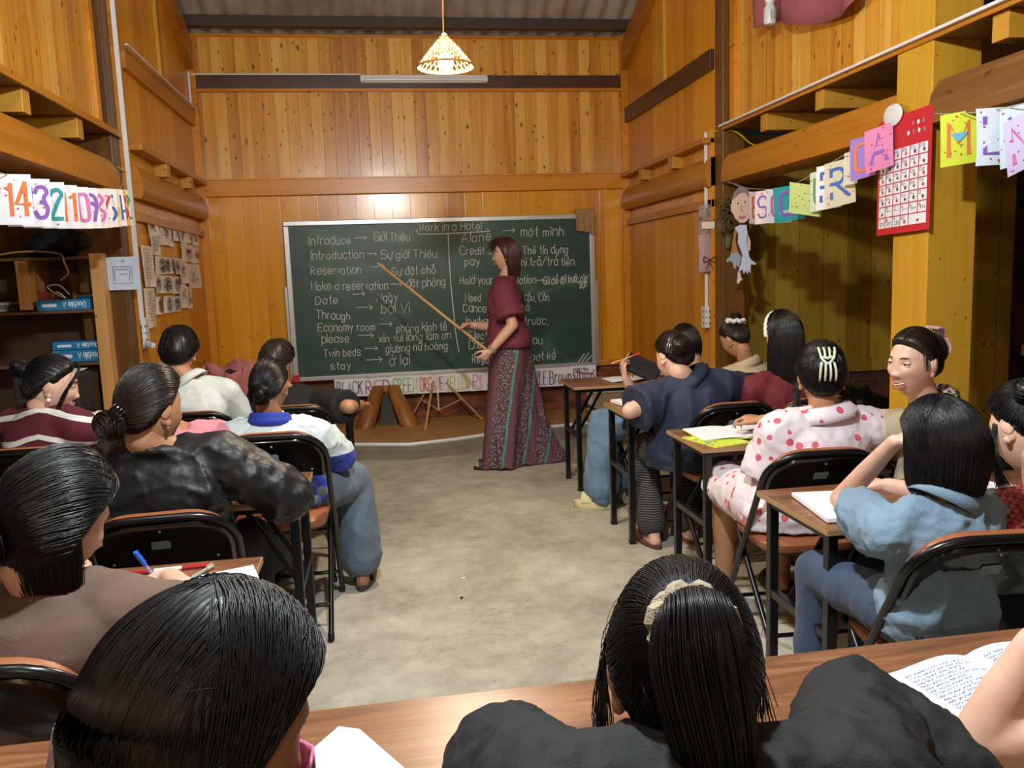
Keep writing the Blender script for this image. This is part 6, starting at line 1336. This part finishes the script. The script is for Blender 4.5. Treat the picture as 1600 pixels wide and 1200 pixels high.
    if shoes and legs and feet:
        for i in (0, 1):
            fd = b.fd; base = np.array([b.an[i][0], b.an[i][1], 0.0]); sx = np.array([fd[1], -fd[0], 0]); g = G()
            def out(zz_, k_): return [base + fd * (.055 + .135 * k_ * math.cos(a)) + sx * .047 * k_ * math.sin(a) * (1 + .12 * math.cos(a)) + np.array([0, 0, zz_]) for a in np.arange(24) * 2 * math.pi / 24]
            g.loft([out(.001, .97), out(.004, 1.0), out(solez, 1.0), out(solez + .003, .94)]); so = obj('sole' if not bare else 'sandal', g, shoemat or M['black'], root, angle=50)
            g = G(); rows = [[base + fd * y_ + sx * .050 * math.cos(a) + np.array([0, 0, solez - .004 + .062 * math.sin(a)]) for a in np.linspace(0, math.pi, 14)] for y_ in ((.06, .09, .13) if bare else (.02, .06, .1, .15))]; g.sheet(rows, .004); obj('strap' if bare else 'upper', g, shoemat or M['black'], so)
    if hair:
        for q in (hair if isinstance(hair, list) else [hair]): make_hair(root, b.hc, R, hs, q, hairm or HB)
    return b
def scrunchie(b, at, th, R_, r_, mat, name='scrunchie', s=1.0, lift=.012):
    d = nrm(at); p = hairsurf(d[None], th, 'tied', s)[0][0] + d * lift; sd, up, dd = frame(d); g = G(); P = []
    for q in range(64): a = q * 2 * math.pi / 64; k = 1 + .12 * math.sin(a * 11); P.append(b.hc + b.R @ (p + (sd * math.cos(a) + up * math.sin(a)) * R_ * k + dd * .006 * math.sin(a * 7)))
    g.tube(P, r_, 8, closed=True); return obj(name, g, mat, b.root)
def earring(b, sx, mat, r=.007):
    p = b.hc + b.R @ np.array([sx * .079, .0, -.048]); g = G(); g.ell(p, r, n=12, m=8); obj('earring', g, mat, b.root)
def headband(b, mat, a0=-80, a1=80, y=-.0, tilt=0.0, frill=.010, s=1.0, th=.016, name='headband'):
    rows = []
    for w_ in np.linspace(-1, 1, 5):
        row = []
        for a in np.radians(np.linspace(a0, a1, 61)):
            d = nrm((math.sin(a), math.sin(math.radians(tilt)) + .13 * w_, math.cos(a))); p = skull(d[None])[0] * s + d * (th + .010 + .005 * (1 - w_ * w_) + frill * .4 * math.sin(a * 24 + w_ * 3) * abs(w_)); row.append(b.hc + b.R @ p)
        rows.append(row)
    g = G(); g.sheet(rows, .004); return obj(name, g, mat, b.root, angle=180)
def claw_clip(b, at, th, mat, size=.05, rot=0.0, heart=False, s=1.0, prongs=4, out=.022):
    """claw clip: two toothed bars over a bun, hinge in the middle"""
    d = nrm(at); p = skull(d[None])[0] * s + d * (th + out); sd, up, dd = frame(d); c_, s_ = math.cos(rot), math.sin(rot); sd, up = sd * c_ + up * s_, up * c_ - sd * s_
    W = lambda x, y, z: b.hc + b.R @ (p + sd * x + up * y + dd * z)
    top = None; g = G()
    if heart:
        pts = [(.0, -.4), (.55, .05), (.75, .5), (.4, .72), (0, .45), (-.4, .72), (-.75, .5), (-.55, .05)]; P = [W(x * size * .42, (y - .1) * size * .42, .012) for x, y in smooth_path(pts + [pts[0]], 4)[:-1]]; g.tube(P, size * .085, 8, closed=True)
    else: g.tube([W(0, -size * .5, .012), W(0, 0, .018), W(0, size * .5, .012)], size * .09, 8)
    o = obj('hair_clip', g, mat, b.root)
    for q in range(prongs):
        x = (q - (prongs - 1) / 2) / (prongs - 1) * 2 * size * .45
        for sg in (-1, 1): g = G(); g.tube(smooth_path([W(x * .8, sg * size * .12, .012), W(x, sg * size * .62, .010), W(x * 1.05, sg * size * .98, -.004), W(x * 1.05, sg * size * 1.12, -.022)], 4), [size * .075] * 6 + [size * .07] * 4 + [size * .055] * 3, 8); obj('prong', g, mat, o)
    return o

# ------------------------------------------------------------------ the class
V = np.array
CREAMF = fabric('cream_cotton', 'c8b494'); CLIPK = plain('black_glossy_clip', '0b0b0c', .2); PEARL = plain('pearl', 'e8e4dc', .2); TEE = fabric('black_jersey', '0f0f12', .85)
# striped maroon sweater, far left, turned to the right
b = person('person in a maroon sweater with white stripes turned to the right at the left edge', (-1.38, 3.68), (-1.38, 3.68, .55), -10, ony(72, 655, 3.66), -28, ony(80, 604, 3.64), (-72, 14, 0), w=.165, skin=SKL, hunch=.04, face=True, smile=.4,
           elbR=(-1.20, 3.92, .80), wriR=(-1.20, 4.14, .78), shirt=dict(mat=stripes('maroon_knit_with_white_stripes', '5a1826', 'd8d4d0', .105, .2, .25, .02), sleeve=.95, infl=.020, puff=.01, fold=.004, name='sweater'), bottom=dict(mat=DARKT),
           hair=dict(style='bun', at=(0, -.92, .42), size=(.034, .034, .034), thick=.016, seed=3, locks=[([(-.02, .07, .112), (.045, .088, .09), (.078, .072, .04), (.084, .05, -.02), (.08, .04, -.07)], 40, .004, .0009)]))
earring(b, 1, PEARL, .009); claw_clip(b, (0, -.92, .42), .03, CLIPK, .03)
# boy in the white shirt
person('boy with thick black hair in a white shirt, back to us, beside the left wall', (-1.05, 4.86), (-1.05, 4.84, .55), 0, ony(306, 606, 4.88), -8, ony(281, 553, 4.92), (-8, 12, 0), w=.175, hs=1.08, skin=SK, hunch=.05,
       shirt=dict(mat=fabric('white_cotton', 'd4dcdc'), sleeve=.42, fold=.006, collar=(fabric('white_collar_cotton', 'd4dcdc'), .03, .004)), bottom=dict(mat=DARKT), hair=dict(style='short', thick=.024, top=.014, lump=.004, n=700, seed=5))
# black tee, arm stretched to the right
person('person in a black tee with the right arm stretched along the first left table', (-.55, 4.86), (-.55, 4.86, .55), -10, ony(452, 618, 4.92), -12, ony(432, 567, 4.92), (-25, 14, 8), w=.165, skin=SK, hunch=.05, roll=-4,
       elbR=onz(545, 634, .80) + V([0, -.04, 0]), wriR=onz(565, 632, .765), handR=dict(curl=(.3, .4, .3)), shirt=dict(mat=TEE, sleeve=.46, infl=.02, puff=.018, fold=.006), bottom=dict(mat=DARKT), hair=dict(style='short', thick=.02, top=.008, n=600, seed=6), hairm=HBR)
# white and blue jacket, low bun
PJ = twotone('white_and_blue_jacket_cloth', 'ccd8dc', '2038a0', .715)
b = person('person in a white and blue sports jacket with a low bun, seated in jeans', (-.46, 3.74), (-.46, 3.74, .55), -4, ony(430, 675, 3.78), -4, ony(422, 604, 3.80), (-18, 10, 0), w=.175, skin=SKD, hunch=.04,
       elbR=(-.235, 3.86, .70), wriR=(-.34, 4.08, .77), elbL=(-.66, 3.98, .79), knees=[(-.62, 4.12, .53), (-.17, 4.06, .52)], ankles=[(-.62, 4.16, .09), (-.155, 3.99, .09)],
       shirt=dict(mat=PJ, sleeve=.95, infl=.022, puff=.014, fold=.010, fine=.004, hem=-.12, name='jacket'), bottom=dict(mat=JEANS, infl=.02, flare=.03, len=.92, fold=.008), shoemat=plain('grey_clog', '3a3c3e', .6),
       hair=dict(style='bun', at=(.05, -.95, -.30), size=(.046, .034, .042), thick=.013, n=650, seed=7))
g = G(); 
for q in (0, 1): g.tube([b.S + (b.N - b.S) * (.40 + .22 * q) + b.R @ V([(.088 - .012 * q) * math.cos(a), -.005 + (.082 - .012 * q) * math.sin(a), 0]) for a in np.arange(28) * 6.283 / 28], .020 - .004 * q, 8, closed=True)
me = remesh(g, .006, 3); obj('collar', me, fabric('royal_blue_collar', '2038a0'), b.root, angle=180)
# pink shirt, mostly hidden
person('person in a pink shirt partly hidden behind the black windbreaker', (-.93, 3.78), (-.93, 3.78, .55), 0, ony(294, 680, 3.80), -8, ony(248, 640, 3.86), (-10, 18, 6), w=.165, skin=SK, hunch=.04,
       elbR=(-.80, 3.98, .795), shirt=dict(mat=fabric('pink_cotton', 'dc8e9c'), sleeve=.46, infl=.018, puff=.012, fold=.006), bottom=dict(mat=DARKT), hair=dict(style='bun', at=(0, -.9, -.2), thick=.014, seed=8, n=250))
# black windbreaker
WB = plain('black_nylon', '141518', .52, bump=.25, bscale=120)
b = person('person in a black windbreaker with dark brown hair in a low clipped bun', (-.70, 2.80), (-.70, 2.78, .55), -6, ony(268, 712, 2.76), -10, ony(236, 643, 2.72), (-36, 8, 0), w=.18, skin=SK, hunch=.04, deep=1.05,
       elbR=onz(452, 776, .80) + V([0, 0, 0]), wriR=(-.47, 3.12, .775), elbL=(-.98, 2.98, .795), shirt=dict(mat=WB, sleeve=1.0, infl=.020, puff=.016, fold=.015, fine=.005, fsc=9, vox=.008, name='windbreaker', hem=-.14), bottom=dict(mat=DARKT),
       hair=dict(style='bun', at=(-.12, -.93, -.28), size=(.055, .042, .046), thick=.020, top=.010, lump=.005, n=900, seed=9), hairm=HBR, hs=1.04)
earring(b, 1, M['chrome'], .006); claw_clip(b, (.12, -.95, -.14), .030, CLIPK, .042, 0.5)
# brown shirt, writing
b = person('person in a brown shirt writing with a blue pen at the left', (-.80, 1.82), (-.80, 1.80, .55), -4, ony(88, 948, 1.80), -10, ony(88, 815, 1.80), (-42, 26, 0), w=.175, skin=SKL, hunch=.05,
       elbR=onz(345, 985, .79), wriR=onz(266, 903, .775), handR=dict(d=V([-.85, .45, -.15]), n=V([-.25, .35, -.9]), curl=(.55, .8, .5), thumb=1.2, size=.92), elbL=(-1.05, 1.98, .795),
       shirt=dict(mat=fabric('brown_linen', '6a5448', .9, .4), sleeve=.46, infl=.022, puff=.014, fold=.007, fsc=9), bottom=dict(mat=DARKT), hair=[dict(style='bun', line='down', at=(-.15, -.85, -.50), size=(.065, .045, .05), thick=.022, top=.016, lump=.006, n=1100, seed=10), dict(style='long', len=.135, spread=84, yaw=-36, wid=.096, endw=.75, thick=.020, top=.012, n=500, seed=30, fly=0)], hs=1.06)
g = G()
for q in range(9): a = q / 8; p = b.hc + b.R @ (V([-.11 + .10 * a, -.135 - .03 * math.sin(a * 3), -.035 - .04 * a])); g.ell(p, .0065, n=8, m=6); g.ell(p + V([.009, 0, .006]), .0045, n=8, m=6)
obj('beaded_hair_tie', g, PEARL, b.root)
# white sleeve at the left edge
person('person in a white shirt cut off by the left edge of the photo', (-1.50, 2.66), (-1.50, 2.64, .55), 0, (-1.475, 2.68, .99), -5, (-1.56, 2.74, 1.22), (5, 20, 0), w=.17, skin=SK, hunch=.04, shirt=dict(mat=bpy.data.materials['white_cotton'], sleeve=.45, infl=.02, puff=.015), bottom=dict(mat=DARKT), hair=dict(style='short', thick=.016, seed=11, n=200))
# foreground left: long black hair and a pink mask
b = person('person with straight black hair and a pink face mask in the left foreground', (-.17, .46), (-.17, .44, .55), -6, (-.165, .62, .84), -10, ony(312, 1152, .75), (-62, 22, 0), w=.165, skin=SK, hunch=.05,
       elbR=(.10, .78, .795), wriR=(-.05, 1.02, .765), elbL=(-.42, .78, .795), shirt=dict(mat=TEE, sleeve=.45, infl=.018, puff=.012), bottom=dict(mat=DARKT),
       hair=dict(style='long', len=.24, spread=92, yaw=-58, crown=(.0, .25, 1), wid=.100, endw=1.02, thick=.020, top=.006, n=1700, sr=.0010, fly=25, seed=12), hairm=HSOFT, hs=1.02)
D_ = [[V([math.cos(math.radians(e_)) * math.sin(math.radians(a_)), math.cos(math.radians(e_)) * math.cos(math.radians(a_)), math.sin(math.radians(e_))]) for a_ in np.linspace(-72, 72, 25)] for e_ in np.linspace(-4, -62, 13)]
D_ = np.array(D_); P = faceform(skull(D_.reshape(-1, 3)), 0) ; P = P + D_.reshape(-1, 3) * .008; P[:, 1] += .006 * gs(P[:, 0], 0, .05); g = G(); g.sheet((P * 1.02 @ b.R.T + b.hc).reshape(13, 25, 3), .0025); obj('face_mask', g, fabric('pink_mask_cloth', 'c06a8c', .8), b.root, angle=180)
for sx in (-1, 1): g = G(); g.tube(smooth_path([b.hc + b.R @ V(q) for q in ((sx * .074, .030, -.012), (sx * .090, .0, .018), (sx * .094, -.022, .008), (sx * .088, -.022, -.03), (sx * .068, .028, -.055))], 5), .0028, 6); obj('ear_loop', g, bpy.data.materials['pink_mask_cloth'], b.root)
# foreground right: ponytail, black jacket
b = person('person with a ponytail in a cream scrunchie and a black jacket in the right foreground', (.32, .62), (.32, .58, .55), -6, ony(1108, 1240, .78), -10, ony(1068, 1058, .87), (-14, 20, 0), w=.155, skin=SK, hunch=.06,
       elbL=onz(785, 1200, .79), wriL=onz(945, 1172, .765), elbR=onz(1335, 1128, .795), wriR=onz(1500, 1215, .775), shirt=dict(mat=fabric('black_jacket_cloth', '0d0e11', .8, .3), sleeve=.54, sleeveR=.98, infl=.022, puff=.022, fold=.011, fine=.005, fsc=9, vox=.007, name='jacket'), bottom=dict(mat=DARKT),
       hair=dict(style='pony', at=(.0, -.84, .50), len=.26, w=.032, dx=.03, thick=.017, top=.004, n=1600, wind=1300, fly=30, seed=13, sr=.0009, locks=[([(-.06, .04, .085), (-.085, .055, .03), (-.096, .05, -.05), (-.085, .04, -.13)], 60, .006, .0007), ([(.06, .04, .085), (.088, .05, .03), (.098, .045, -.05)], 40, .006, .0007)]))
scrunchie(b, (.0, -.84, .50), .016, .034, .014, fabric('cream_towelling', 'a89880', .95, .8, .2), lift=.016)
# bare arm at the right edge
person('bare-armed person resting on an elbow, cut off by the lower right corner', (1.38, .78), (1.38, .72, .55), 0, (1.36, .80, .98), 0, (1.42, .92, 1.20), (10, 15, 0), w=.165, skin=SKL, hunch=.04, elbL=onz(1528, 1165, .775), wriL=ony(1618, 1005, 1.02), handL=dict(n=V([.6, -.3, 0]), curl=(.5, .6, .5)), shirt=dict(mat=fabric('grey_tee', '3a3c42'), sleeve=.38, infl=.016, puff=.012), bottom=dict(mat=DARKT), hair=dict(style='bun', at=(0, -.9, .2), seed=14, n=200))
# navy blouse
b = person('person in a loose navy blouse leaning over the second right table, hair in a clip', (1.58, 4.10), (1.56, 4.06, .55), 8, ony(1080, 604, 4.08), 4, ony(1052, 560, 4.12), (24, 26, 10), w=.172, skin=SKL, hunch=.05, roll=6,
       elbL=onz(985, 642, .79), wriL=onz(1012, 612, .765), elbR=(1.92, 4.24, .795), knees=[(1.42, 4.42, .50), (1.66, 4.44, .50)], ankles=[(1.40, 4.20, .10), (1.62, 4.22, .10)],
       shirt=dict(mat=fabric('navy_cotton', '232c44'), sleeve=.40, infl=.028, puff=.026, fold=.008, fst=(1, 1, .35), fsc=14, hem=-.22, flare=.06, name='blouse', collar=(fabric('navy_collar', '232c44'), .03, .03)), bottom=dict(mat=stripes('black_trousers_with_fine_stripes', '141416', '6a6460', .012, .3, 0.0), infl=.02, flare=.012, len=.95), bare=1, shoemat=plain('brown_sandal', '5a3a28', .6),
       hair=dict(style='bun', at=(-.35, -.82, .12), size=(.05, .04, .048), thick=.02, top=.008, lump=.004, n=800, seed=15), hairm=HBR, hs=1.03)
claw_clip(b, (-.62, -.75, .22), .036, M['steel'], .040, .4)
# jeans and sandals, holding a book
b = person('person in blue jeans and cream sandals holding up a dark book behind the navy blouse', (1.70, 5.05), (1.70, 5.05, .55), 62, ony(1085, 590, 5.06), 30, ony(1072, 537, 5.08), (25, 20, 0), w=.16, skin=SKL, hunch=.04,
       elbL=ony(992, 622, 5.16) , wriL=ony(977, 590, 5.12), handL=dict(d=V([-.2, .1, 1.0]), n=V([.8, .1, -.4]), curl=(.5, .7, .5)), elbR=(1.98, 5.26, .795), knees=[(1.36, 5.04, .50), (1.42, 5.26, .50)], ankles=[(1.33, 4.98, .095), (1.46, 5.18, .095)],
       shirt=dict(mat=fabric('dark_green_cotton', '2a3430'), sleeve=.4, infl=.016), bottom=dict(mat=denim('light_blue_jeans', '5e7c96'), infl=.022, flare=.04, len=.94, fold=.018), bare=1, shoemat=plain('cream_sandal', 'cfc694', .6), solez=.045, hair=dict(style='long', len=.12, spread=100, yaw=25, n=300, seed=16))
c = ony(1003, 574, 5.14); e = empty('book', c, 'dark book held up by the person in jeans before the navy blouse', 'book'); RB = rotz(-.5) @ roty(.42) @ rotx(.5)
obj('cover', G().box(c, (.24, .17, .026), RB), plain('charcoal_cover', '24262c', .5), e, smooth=False, bevel=.004); obj('pages', G().box(c + RB @ V([-.022, 0, 0]), (.20, .165, .020), RB), M['paper'], e, smooth=False)
pen(ony(955, 568, 5.10), ony(1000, 552, 5.10), .004, plain('yellow_wood_pencil', 'd8b070', .5), plain('red_end', 'd8402c', .5), 'pencil with a red end held above the dark book', name='pencil')
# cream shirt with a ruffled bun band
b = person('person in a cream shirt, high bun with white ruffle band, by the right post', (2.24, 5.10), (2.24, 5.08, .55), 5, ony(1170, 580, 5.14), 8, ony(1148, 531, 5.18), (32, 30, 0), w=.165, skin=SK, hunch=.05, shirt=dict(mat=CREAMF, sleeve=.45, infl=.018, collar=(CREAMF, .045, .004)), bottom=dict(mat=DARKT),
       hair=dict(style='bun', at=(.05, -.50, .86), size=(.038, .036, .040), thick=.012, n=500, seed=17), hairm=HBR)
scrunchie(b, (.05, -.50, .86), .012, .050, .014, fabric('white_ruffle', 'dcdcd8', .8), 'ruffle_band', lift=.004)
# long black hair, maroon top
b = person('person in a maroon top with very long straight black hair and a white headband', (2.16, 4.10), (2.14, 4.06, .55), 6, ony(1216, 598, 4.10), 10, ony(1224, 524, 4.12), (24, 10, 0), w=.165, skin=SKL, hunch=.03, elbL=onz(1160, 612, .79) + V([0, -.05, 0]), wriL=onz(1200, 610, .765), shirt=dict(mat=fabric('maroon_cotton', '681c28'), sleeve=.42, infl=.018, puff=.018, fold=.006), bottom=dict(mat=DARKT),
       hair=dict(style='long', len=.50, spread=95, yaw=10, crown=(0, .2, 1), wid=.104, endw=.95, yback=.10, thick=.018, n=900, sr=.0012, seed=18))
headband(b, bpy.data.materials['white_ruffle'], -88, 88, tilt=24, th=.014)
# pink heart-print blouse
HP = spots('white_cloth_with_pink_hearts', 'dccfd6', 'cc5468', 19.0, .33)
b = person('person in a white blouse with pink hearts, hair held by a cream heart clip', (1.58, 2.98), (1.58, 2.98, .55), -3, ony(1287, 664, 2.98), 0, ony(1284, 592, 3.0), (-22, 8, 0), w=.185, skin=SK, hunch=.03, elbL=ony(1192, 788, 3.02), wriL=(1.46, 3.26, .60), elbR=(1.78, 3.20, .795),
       shirt=dict(mat=HP, sleeve=.29, infl=.022, puff=.024, fold=.008, fine=.003, hem=-.2, flare=.04, name='blouse', collar=(HP, .04, .022)), bottom=dict(mat=HP, len=.42, infl=.03, name='skirt', fold=.01), shoemat=M['black'],
       hair=[dict(style='bun', at=(0, -.80, .36), size=(.056, .026, .055), thick=.024, top=.008, lump=.006, n=1000, seed=19, wind=140, locks=[([(-.07, .03, .02), (-.088, .02, -.05), (-.085, .0, -.12)], 50, .008, .001), ([(.07, .03, .02), (.088, .02, -.04), (.08, .0, -.10)], 30, .008, .001)])], hs=1.04)
claw_clip(b, (.0, -.85, .34), .046, plain('cream_acetate', 'c9cdb8', .25), .060, .0, heart=True)
# smiling, beige shirt
BG = fabric('beige_cotton', 'bfae90'); PLD = gingham('plaid_collar', 'c8b89c', '4a3a34', 60)
b = person('smiling person in a beige shirt with a plaid collar, head turned towards the aisle', (2.10, 2.92), (2.12, 2.90, .55), 25, ony(1458, 650, 2.90), 38, ony(1428, 568, 2.86), (106, 4, -3), w=.165, skin=SKL, hunch=.02, face=True, smile=1.0, elbL=(1.98, 3.22, .795), elbR=(2.28, 3.20, .795), shirt=dict(mat=BG, sleeve=.45, infl=.018, puff=.014, fold=.006, name='shirt', collar=(PLD, .04, .03)), bottom=dict(mat=DARKT),
       hair=[dict(style='bun', at=(0, -.84, .30), size=(.036, .028, .060), thick=.012, top=.006, n=900, seed=20, locks=[([(-.066, .03, .06), (-.078, .035, .03), (-.08, .028, -.01)], 16, .004, .0007)])], hairm=HBR, hs=1.05)
claw_clip(b, (0, -.80, .46), .036, plain('pale_pink_beads', 'd8b4b4', .3), .058, .0, prongs=6)
# denim shirt, hand to the head
DN = denim('washed_denim', '70889c')
b = person('girl in a washed denim shirt leaning her head on her left hand', (1.42, 1.98), (1.42, 1.92, .55), 2, ony(1462, 806, 1.90), 2, ony(1476, 702, 1.92), (18, 10, -8), w=.132, skin=SKL, hunch=.05, roll=2, elbL=onz(1314, 780, .785), wriL=ony(1398, 690, 2.02), handL=dict(d=V([.85, -.25, .30]), n=V([.35, -.1, -.9]), curl=(.45, .6, .4), size=.92, tdir=V([.2, -.3, -.9])), elbR=(1.66, 2.10, .795),
       shirt=dict(mat=DN, sleeve=.27, infl=.018, puff=.012, fold=.010, fine=.005, fsc=13, fst=(1, 1, .8), hem=-.14, flare=.015, vox=.008, collar=(DN, .03, .02)), bottom=dict(mat=denim('dark_denim', '34445c'), infl=.018, len=.9, flare=.008), shoemat=plain('pale_sneaker', 'c8c8c4', .6),
       hair=dict(style='long', len=.11, spread=132, yaw=18, crown=(0, .15, 1), wid=.100, endw=.9, inward=.10, thick=.020, top=.008, n=1300, sr=.0011, fly=40, seed=21), hs=1.02)
g = G(); g.tube([spine(b, t) - b.fwd * (.128 + .02 * math.sin(t * 3) ) + b.sdS * .0 for t in np.linspace(.05, .92, 14)], .0035, 6, flat=.5); 
# far right, red gingham
b = person('person with a small bun and red gingham dress at the right edge', (2.08, 1.96), (2.08, 1.90, .55), 0, ony(1640, 790, 1.94), 10, ony(1604, 672, 1.96), (10, 26, 8), w=.165, skin=SKL, hunch=.05, elbL=onz(1590, 800, .79), wriL=onz(1578, 768, .77), handL=dict(curl=(.5, .6, .4)), shirt=dict(mat=gingham('red_gingham', 'a83c40', '5c2024', 80), sleeve=.3, infl=.018, puff=.014), bottom=dict(mat=DARKT),
       hair=[dict(style='bun', at=(-.42, -.62, .62), size=(.034, .032, .034), thick=.018, top=.006, n=900, seed=22, locks=[([(-.07, .03, .02), (-.092, .04, -.06), (-.085, .04, -.15)], 60, .008, .0008)])])

# ------------------------------------------------------------------ the teacher
TB = fabric('wine_linen', '6a2a3c', .85, .35)
TY = 6.34
hcT = ony(791, 399, TY); ST = ony(787, 447, TY) + V([.0, 0, 0]); HT_ = V([ST[0] + .02, TY, .98])
b = person('teacher in a wine-red blouse and wide patterned trousers pointing at the chalkboard', (HT_[0], TY), HT_, 84, ST, 80, hcT, (80, -2, 0), w=.165, skin=SKT, hunch=-.01, deep=1.0, face=True, hs=1.0, knees=[(HT_[0] - .07, TY - .07, .50), (HT_[0] + .02, TY + .08, .50)], ankles=[(HT_[0] - .13, TY - .08, .09), (HT_[0] + .05, TY + .10, .09)],
       elbL=ony(801, 508, TY - .27), wriL=ony(766, 549, TY - .26), handL=dict(d=V([-.62, .05, -.55]), n=V([-.4, .75, .1]), curl=(.55, .7, .5), tdir=V([-.7, .2, .5]), thumb=1.0), elbR=ony(775, 512, TY + .17), wriR=ony(737, 508, TY + .10), handR=dict(d=V([-.9, -.1, -.05]), n=V([.0, -.55, -.75]), curl=(.95, 1.0, .6), tdir=V([-.3, -.4, .8]), thumb=1.2),
       shirt=dict(mat=TB, sleeve=.40, infl=.024, puff=.022, fold=.006, hem=-.08, flare=.075, name='blouse', vox=.008, fst=(1, 1, .5), collar=(TB, .035, .002)), shoes=True, shoemat=plain('dark_sandal', '2a201c', .6),
       hair=dict(style='long', len=.165, spread=84, yaw=80, crown=(0, .2, 1), wid=.094, endw=.9, inward=.1, thick=.016, top=.006, n=900, seed=23, sr=.0013, locks=[([(.0, .03, .128), (-.03, .095, .09), (-.035, .106, .05)], 60, .016, .0012), ([(.0, .03, .128), (.02, .10, .09), (.02, .108, .05)], 60, .016, .0012)]), hairm=HT)
PTn, nt, bs = newmat('patterned_trouser_cloth'); tc = N(nt, 'ShaderNodeTexCoord'); sp = N(nt, 'ShaderNodeSeparateXYZ'); L(nt, tc.outputs['Object'], sp.inputs[0])
vo = N(nt, 'ShaderNodeTexVoronoi', i_Scale=70.0); L(nt, tc.outputs['Object'], vo.inputs['Vector']); r1 = ramp(nt, vo.outputs['Distance'], [(.18, srgb('b0a4a8')), (.32, srgb('6c5258')), (.6, srgb('4a343c'))])
nn_ = N(nt, 'ShaderNodeTexNoise', i_Scale=5.0); L(nt, tc.outputs['Object'], nn_.inputs['Vector'])
q = math_(nt, 'ADD', math_(nt, 'ADD', sp.outputs[0], math_(nt, 'MULTIPLY', sp.outputs[2], -.17)), math_(nt, 'MULTIPLY', nn_.outputs[0], .05)); f = math_(nt, 'FRACT', math_(nt, 'DIVIDE', q, .19))
k1 = ramp(nt, f, [(0.0, (0, 0, 0, 1)), (.46, (1, 1, 1, 1)), (.54, (0, 0, 0, 1))]); k1.color_ramp.interpolation = 'CONSTANT'; k2 = ramp(nt, f, [(0.0, (0, 0, 0, 1)), (.56, (1, 1, 1, 1)), (.92, (0, 0, 0, 1))]); k2.color_ramp.interpolation = 'CONSTANT'
wv = N(nt, 'ShaderNodeTexVoronoi', i_Scale=34.0); L(nt, tc.outputs['Object'], wv.inputs['Vector']); r2 = ramp(nt, wv.outputs['Distance'], [(.20, srgb('4a3038')), (.30, srgb('8e4454')), (.42, srgb('604048'))])
mx = N(nt, 'ShaderNodeMixRGB'); L(nt, k2.outputs[0], mx.inputs[0]); L(nt, r1.outputs[0], mx.inputs[1]); L(nt, r2.outputs[0], mx.inputs[2]); mx2 = N(nt, 'ShaderNodeMixRGB'); L(nt, k1.outputs[0], mx2.inputs[0]); L(nt, mx.outputs[0], mx2.inputs[1]); mx2.inputs[2].default_value = srgb('3c8a88'); L(nt, mx2.outputs[0], bs.inputs['Base Color']); bs.inputs['Roughness'].default_value = .7
g = G(); zt = 1.07
def leg(cx0, cx1, cy, rx0, rx1, ry0, ry1, ph, sway=0.0):
    secs = []
    for t in np.linspace(0, 1, 26):
        z = zt * (1 - t) + .012 * t; a = np.arange(72) * 2 * math.pi / 72; fl = t ** 1.25; rx = rx0 + (rx1 - rx0) * fl; ry = ry0 + (ry1 - ry0) * fl; cx = cx0 + (cx1 - cx0) * t ** 1.3; rip = 1 + t * .10 * np.sin(a * 5 + ph + 2 * t) + t * .05 * np.sin(a * 9 - ph)
        secs.append(np.stack([HT_[0] + cx + rx * np.cos(a) * rip + sway * t ** 4 * (np.cos(a) > .2) * np.cos(a), TY + cy * (.4 + .6 * t) + ry * np.sin(a) * rip, np.full(72, z) + .012 * t * np.sin(a * 3 + ph)], 1))
    g.loft(secs)
leg(.0, -.10, -.05, .150, .155, .165, .14, .4); leg(.01, .13, .07, .150, .20, .165, .15, 2.1, .13)
me = remesh(g, .008, 3); folds(me, .010, 9, 31, (1, 1, .22)); obj('trousers', me, PTn, b.root, angle=180, fix=False)
for dz, rr_ in ((0, .0335), (-.012, .034)):
    g = G(); d_ = nrm(b.wL - b.eL); sd, up, _ = frame(d_); g.tube([b.wL - d_ * (.03 + dz) + (sd * math.cos(a) + up * math.sin(a)) * rr_ for a in np.arange(24) * 6.283 / 24], .0045, 8, closed=True); obj('bracelet', g, plain('silver_bracelet', 'd4c8a8', .3, metal=.6), b.root)
g = G(); d_ = nrm(b.wR - b.eR); sd, up, _ = frame(d_); g.tube([b.wR - d_ * .02 + (sd * math.cos(a) + up * math.sin(a)) * .031 for a in np.arange(24) * 6.283 / 24], .003, 8, closed=True); obj('bracelet', g, bpy.data.materials['silver_bracelet'], b.root)
for q in range(4): g = G(); g.ell(ony(773 - q * 6.0, 460 + q * 14, TY - .03 - .118 + .02 * q) , .006, n=10, m=6); 
hR = b.wR + V([-.085, -.03, -.03]); hL = b.wL + V([-.065, .03, -.065])
tip = ony(590, 411, 6.75); d_ = nrm(hR - tip); end = hR + d_ * .46
g = G(); g.tube([tip, hR, hR + d_ * .46], [.010, .0115, .0115], 12); tag(obj('pointer_stick', g, wood('pointer_wood', 'Y', 'X', 3.0, ('a87a48', 'c89a64', 'd8b07c'), .1, .45, 0), origin=hR), 'long pale wooden pointer held by the teacher towards the writing', 'pointer')

for k, (u, v, col) in enumerate(((724, 903, 'e0e0e4'), (721, 934, '201c18'))):
    c = onz(u, v, .003); g = G(); g.ell(c, (.012, .008, .004), rotz(k), n=8, m=5); tag(obj('paper_scrap', g, plain('scrap_%d' % k, col, .7), origin=c), ('tiny white paper scrap lying on the bare floor', 'tiny dark scrap lying on the bare floor in the aisle')[k], 'scrap')
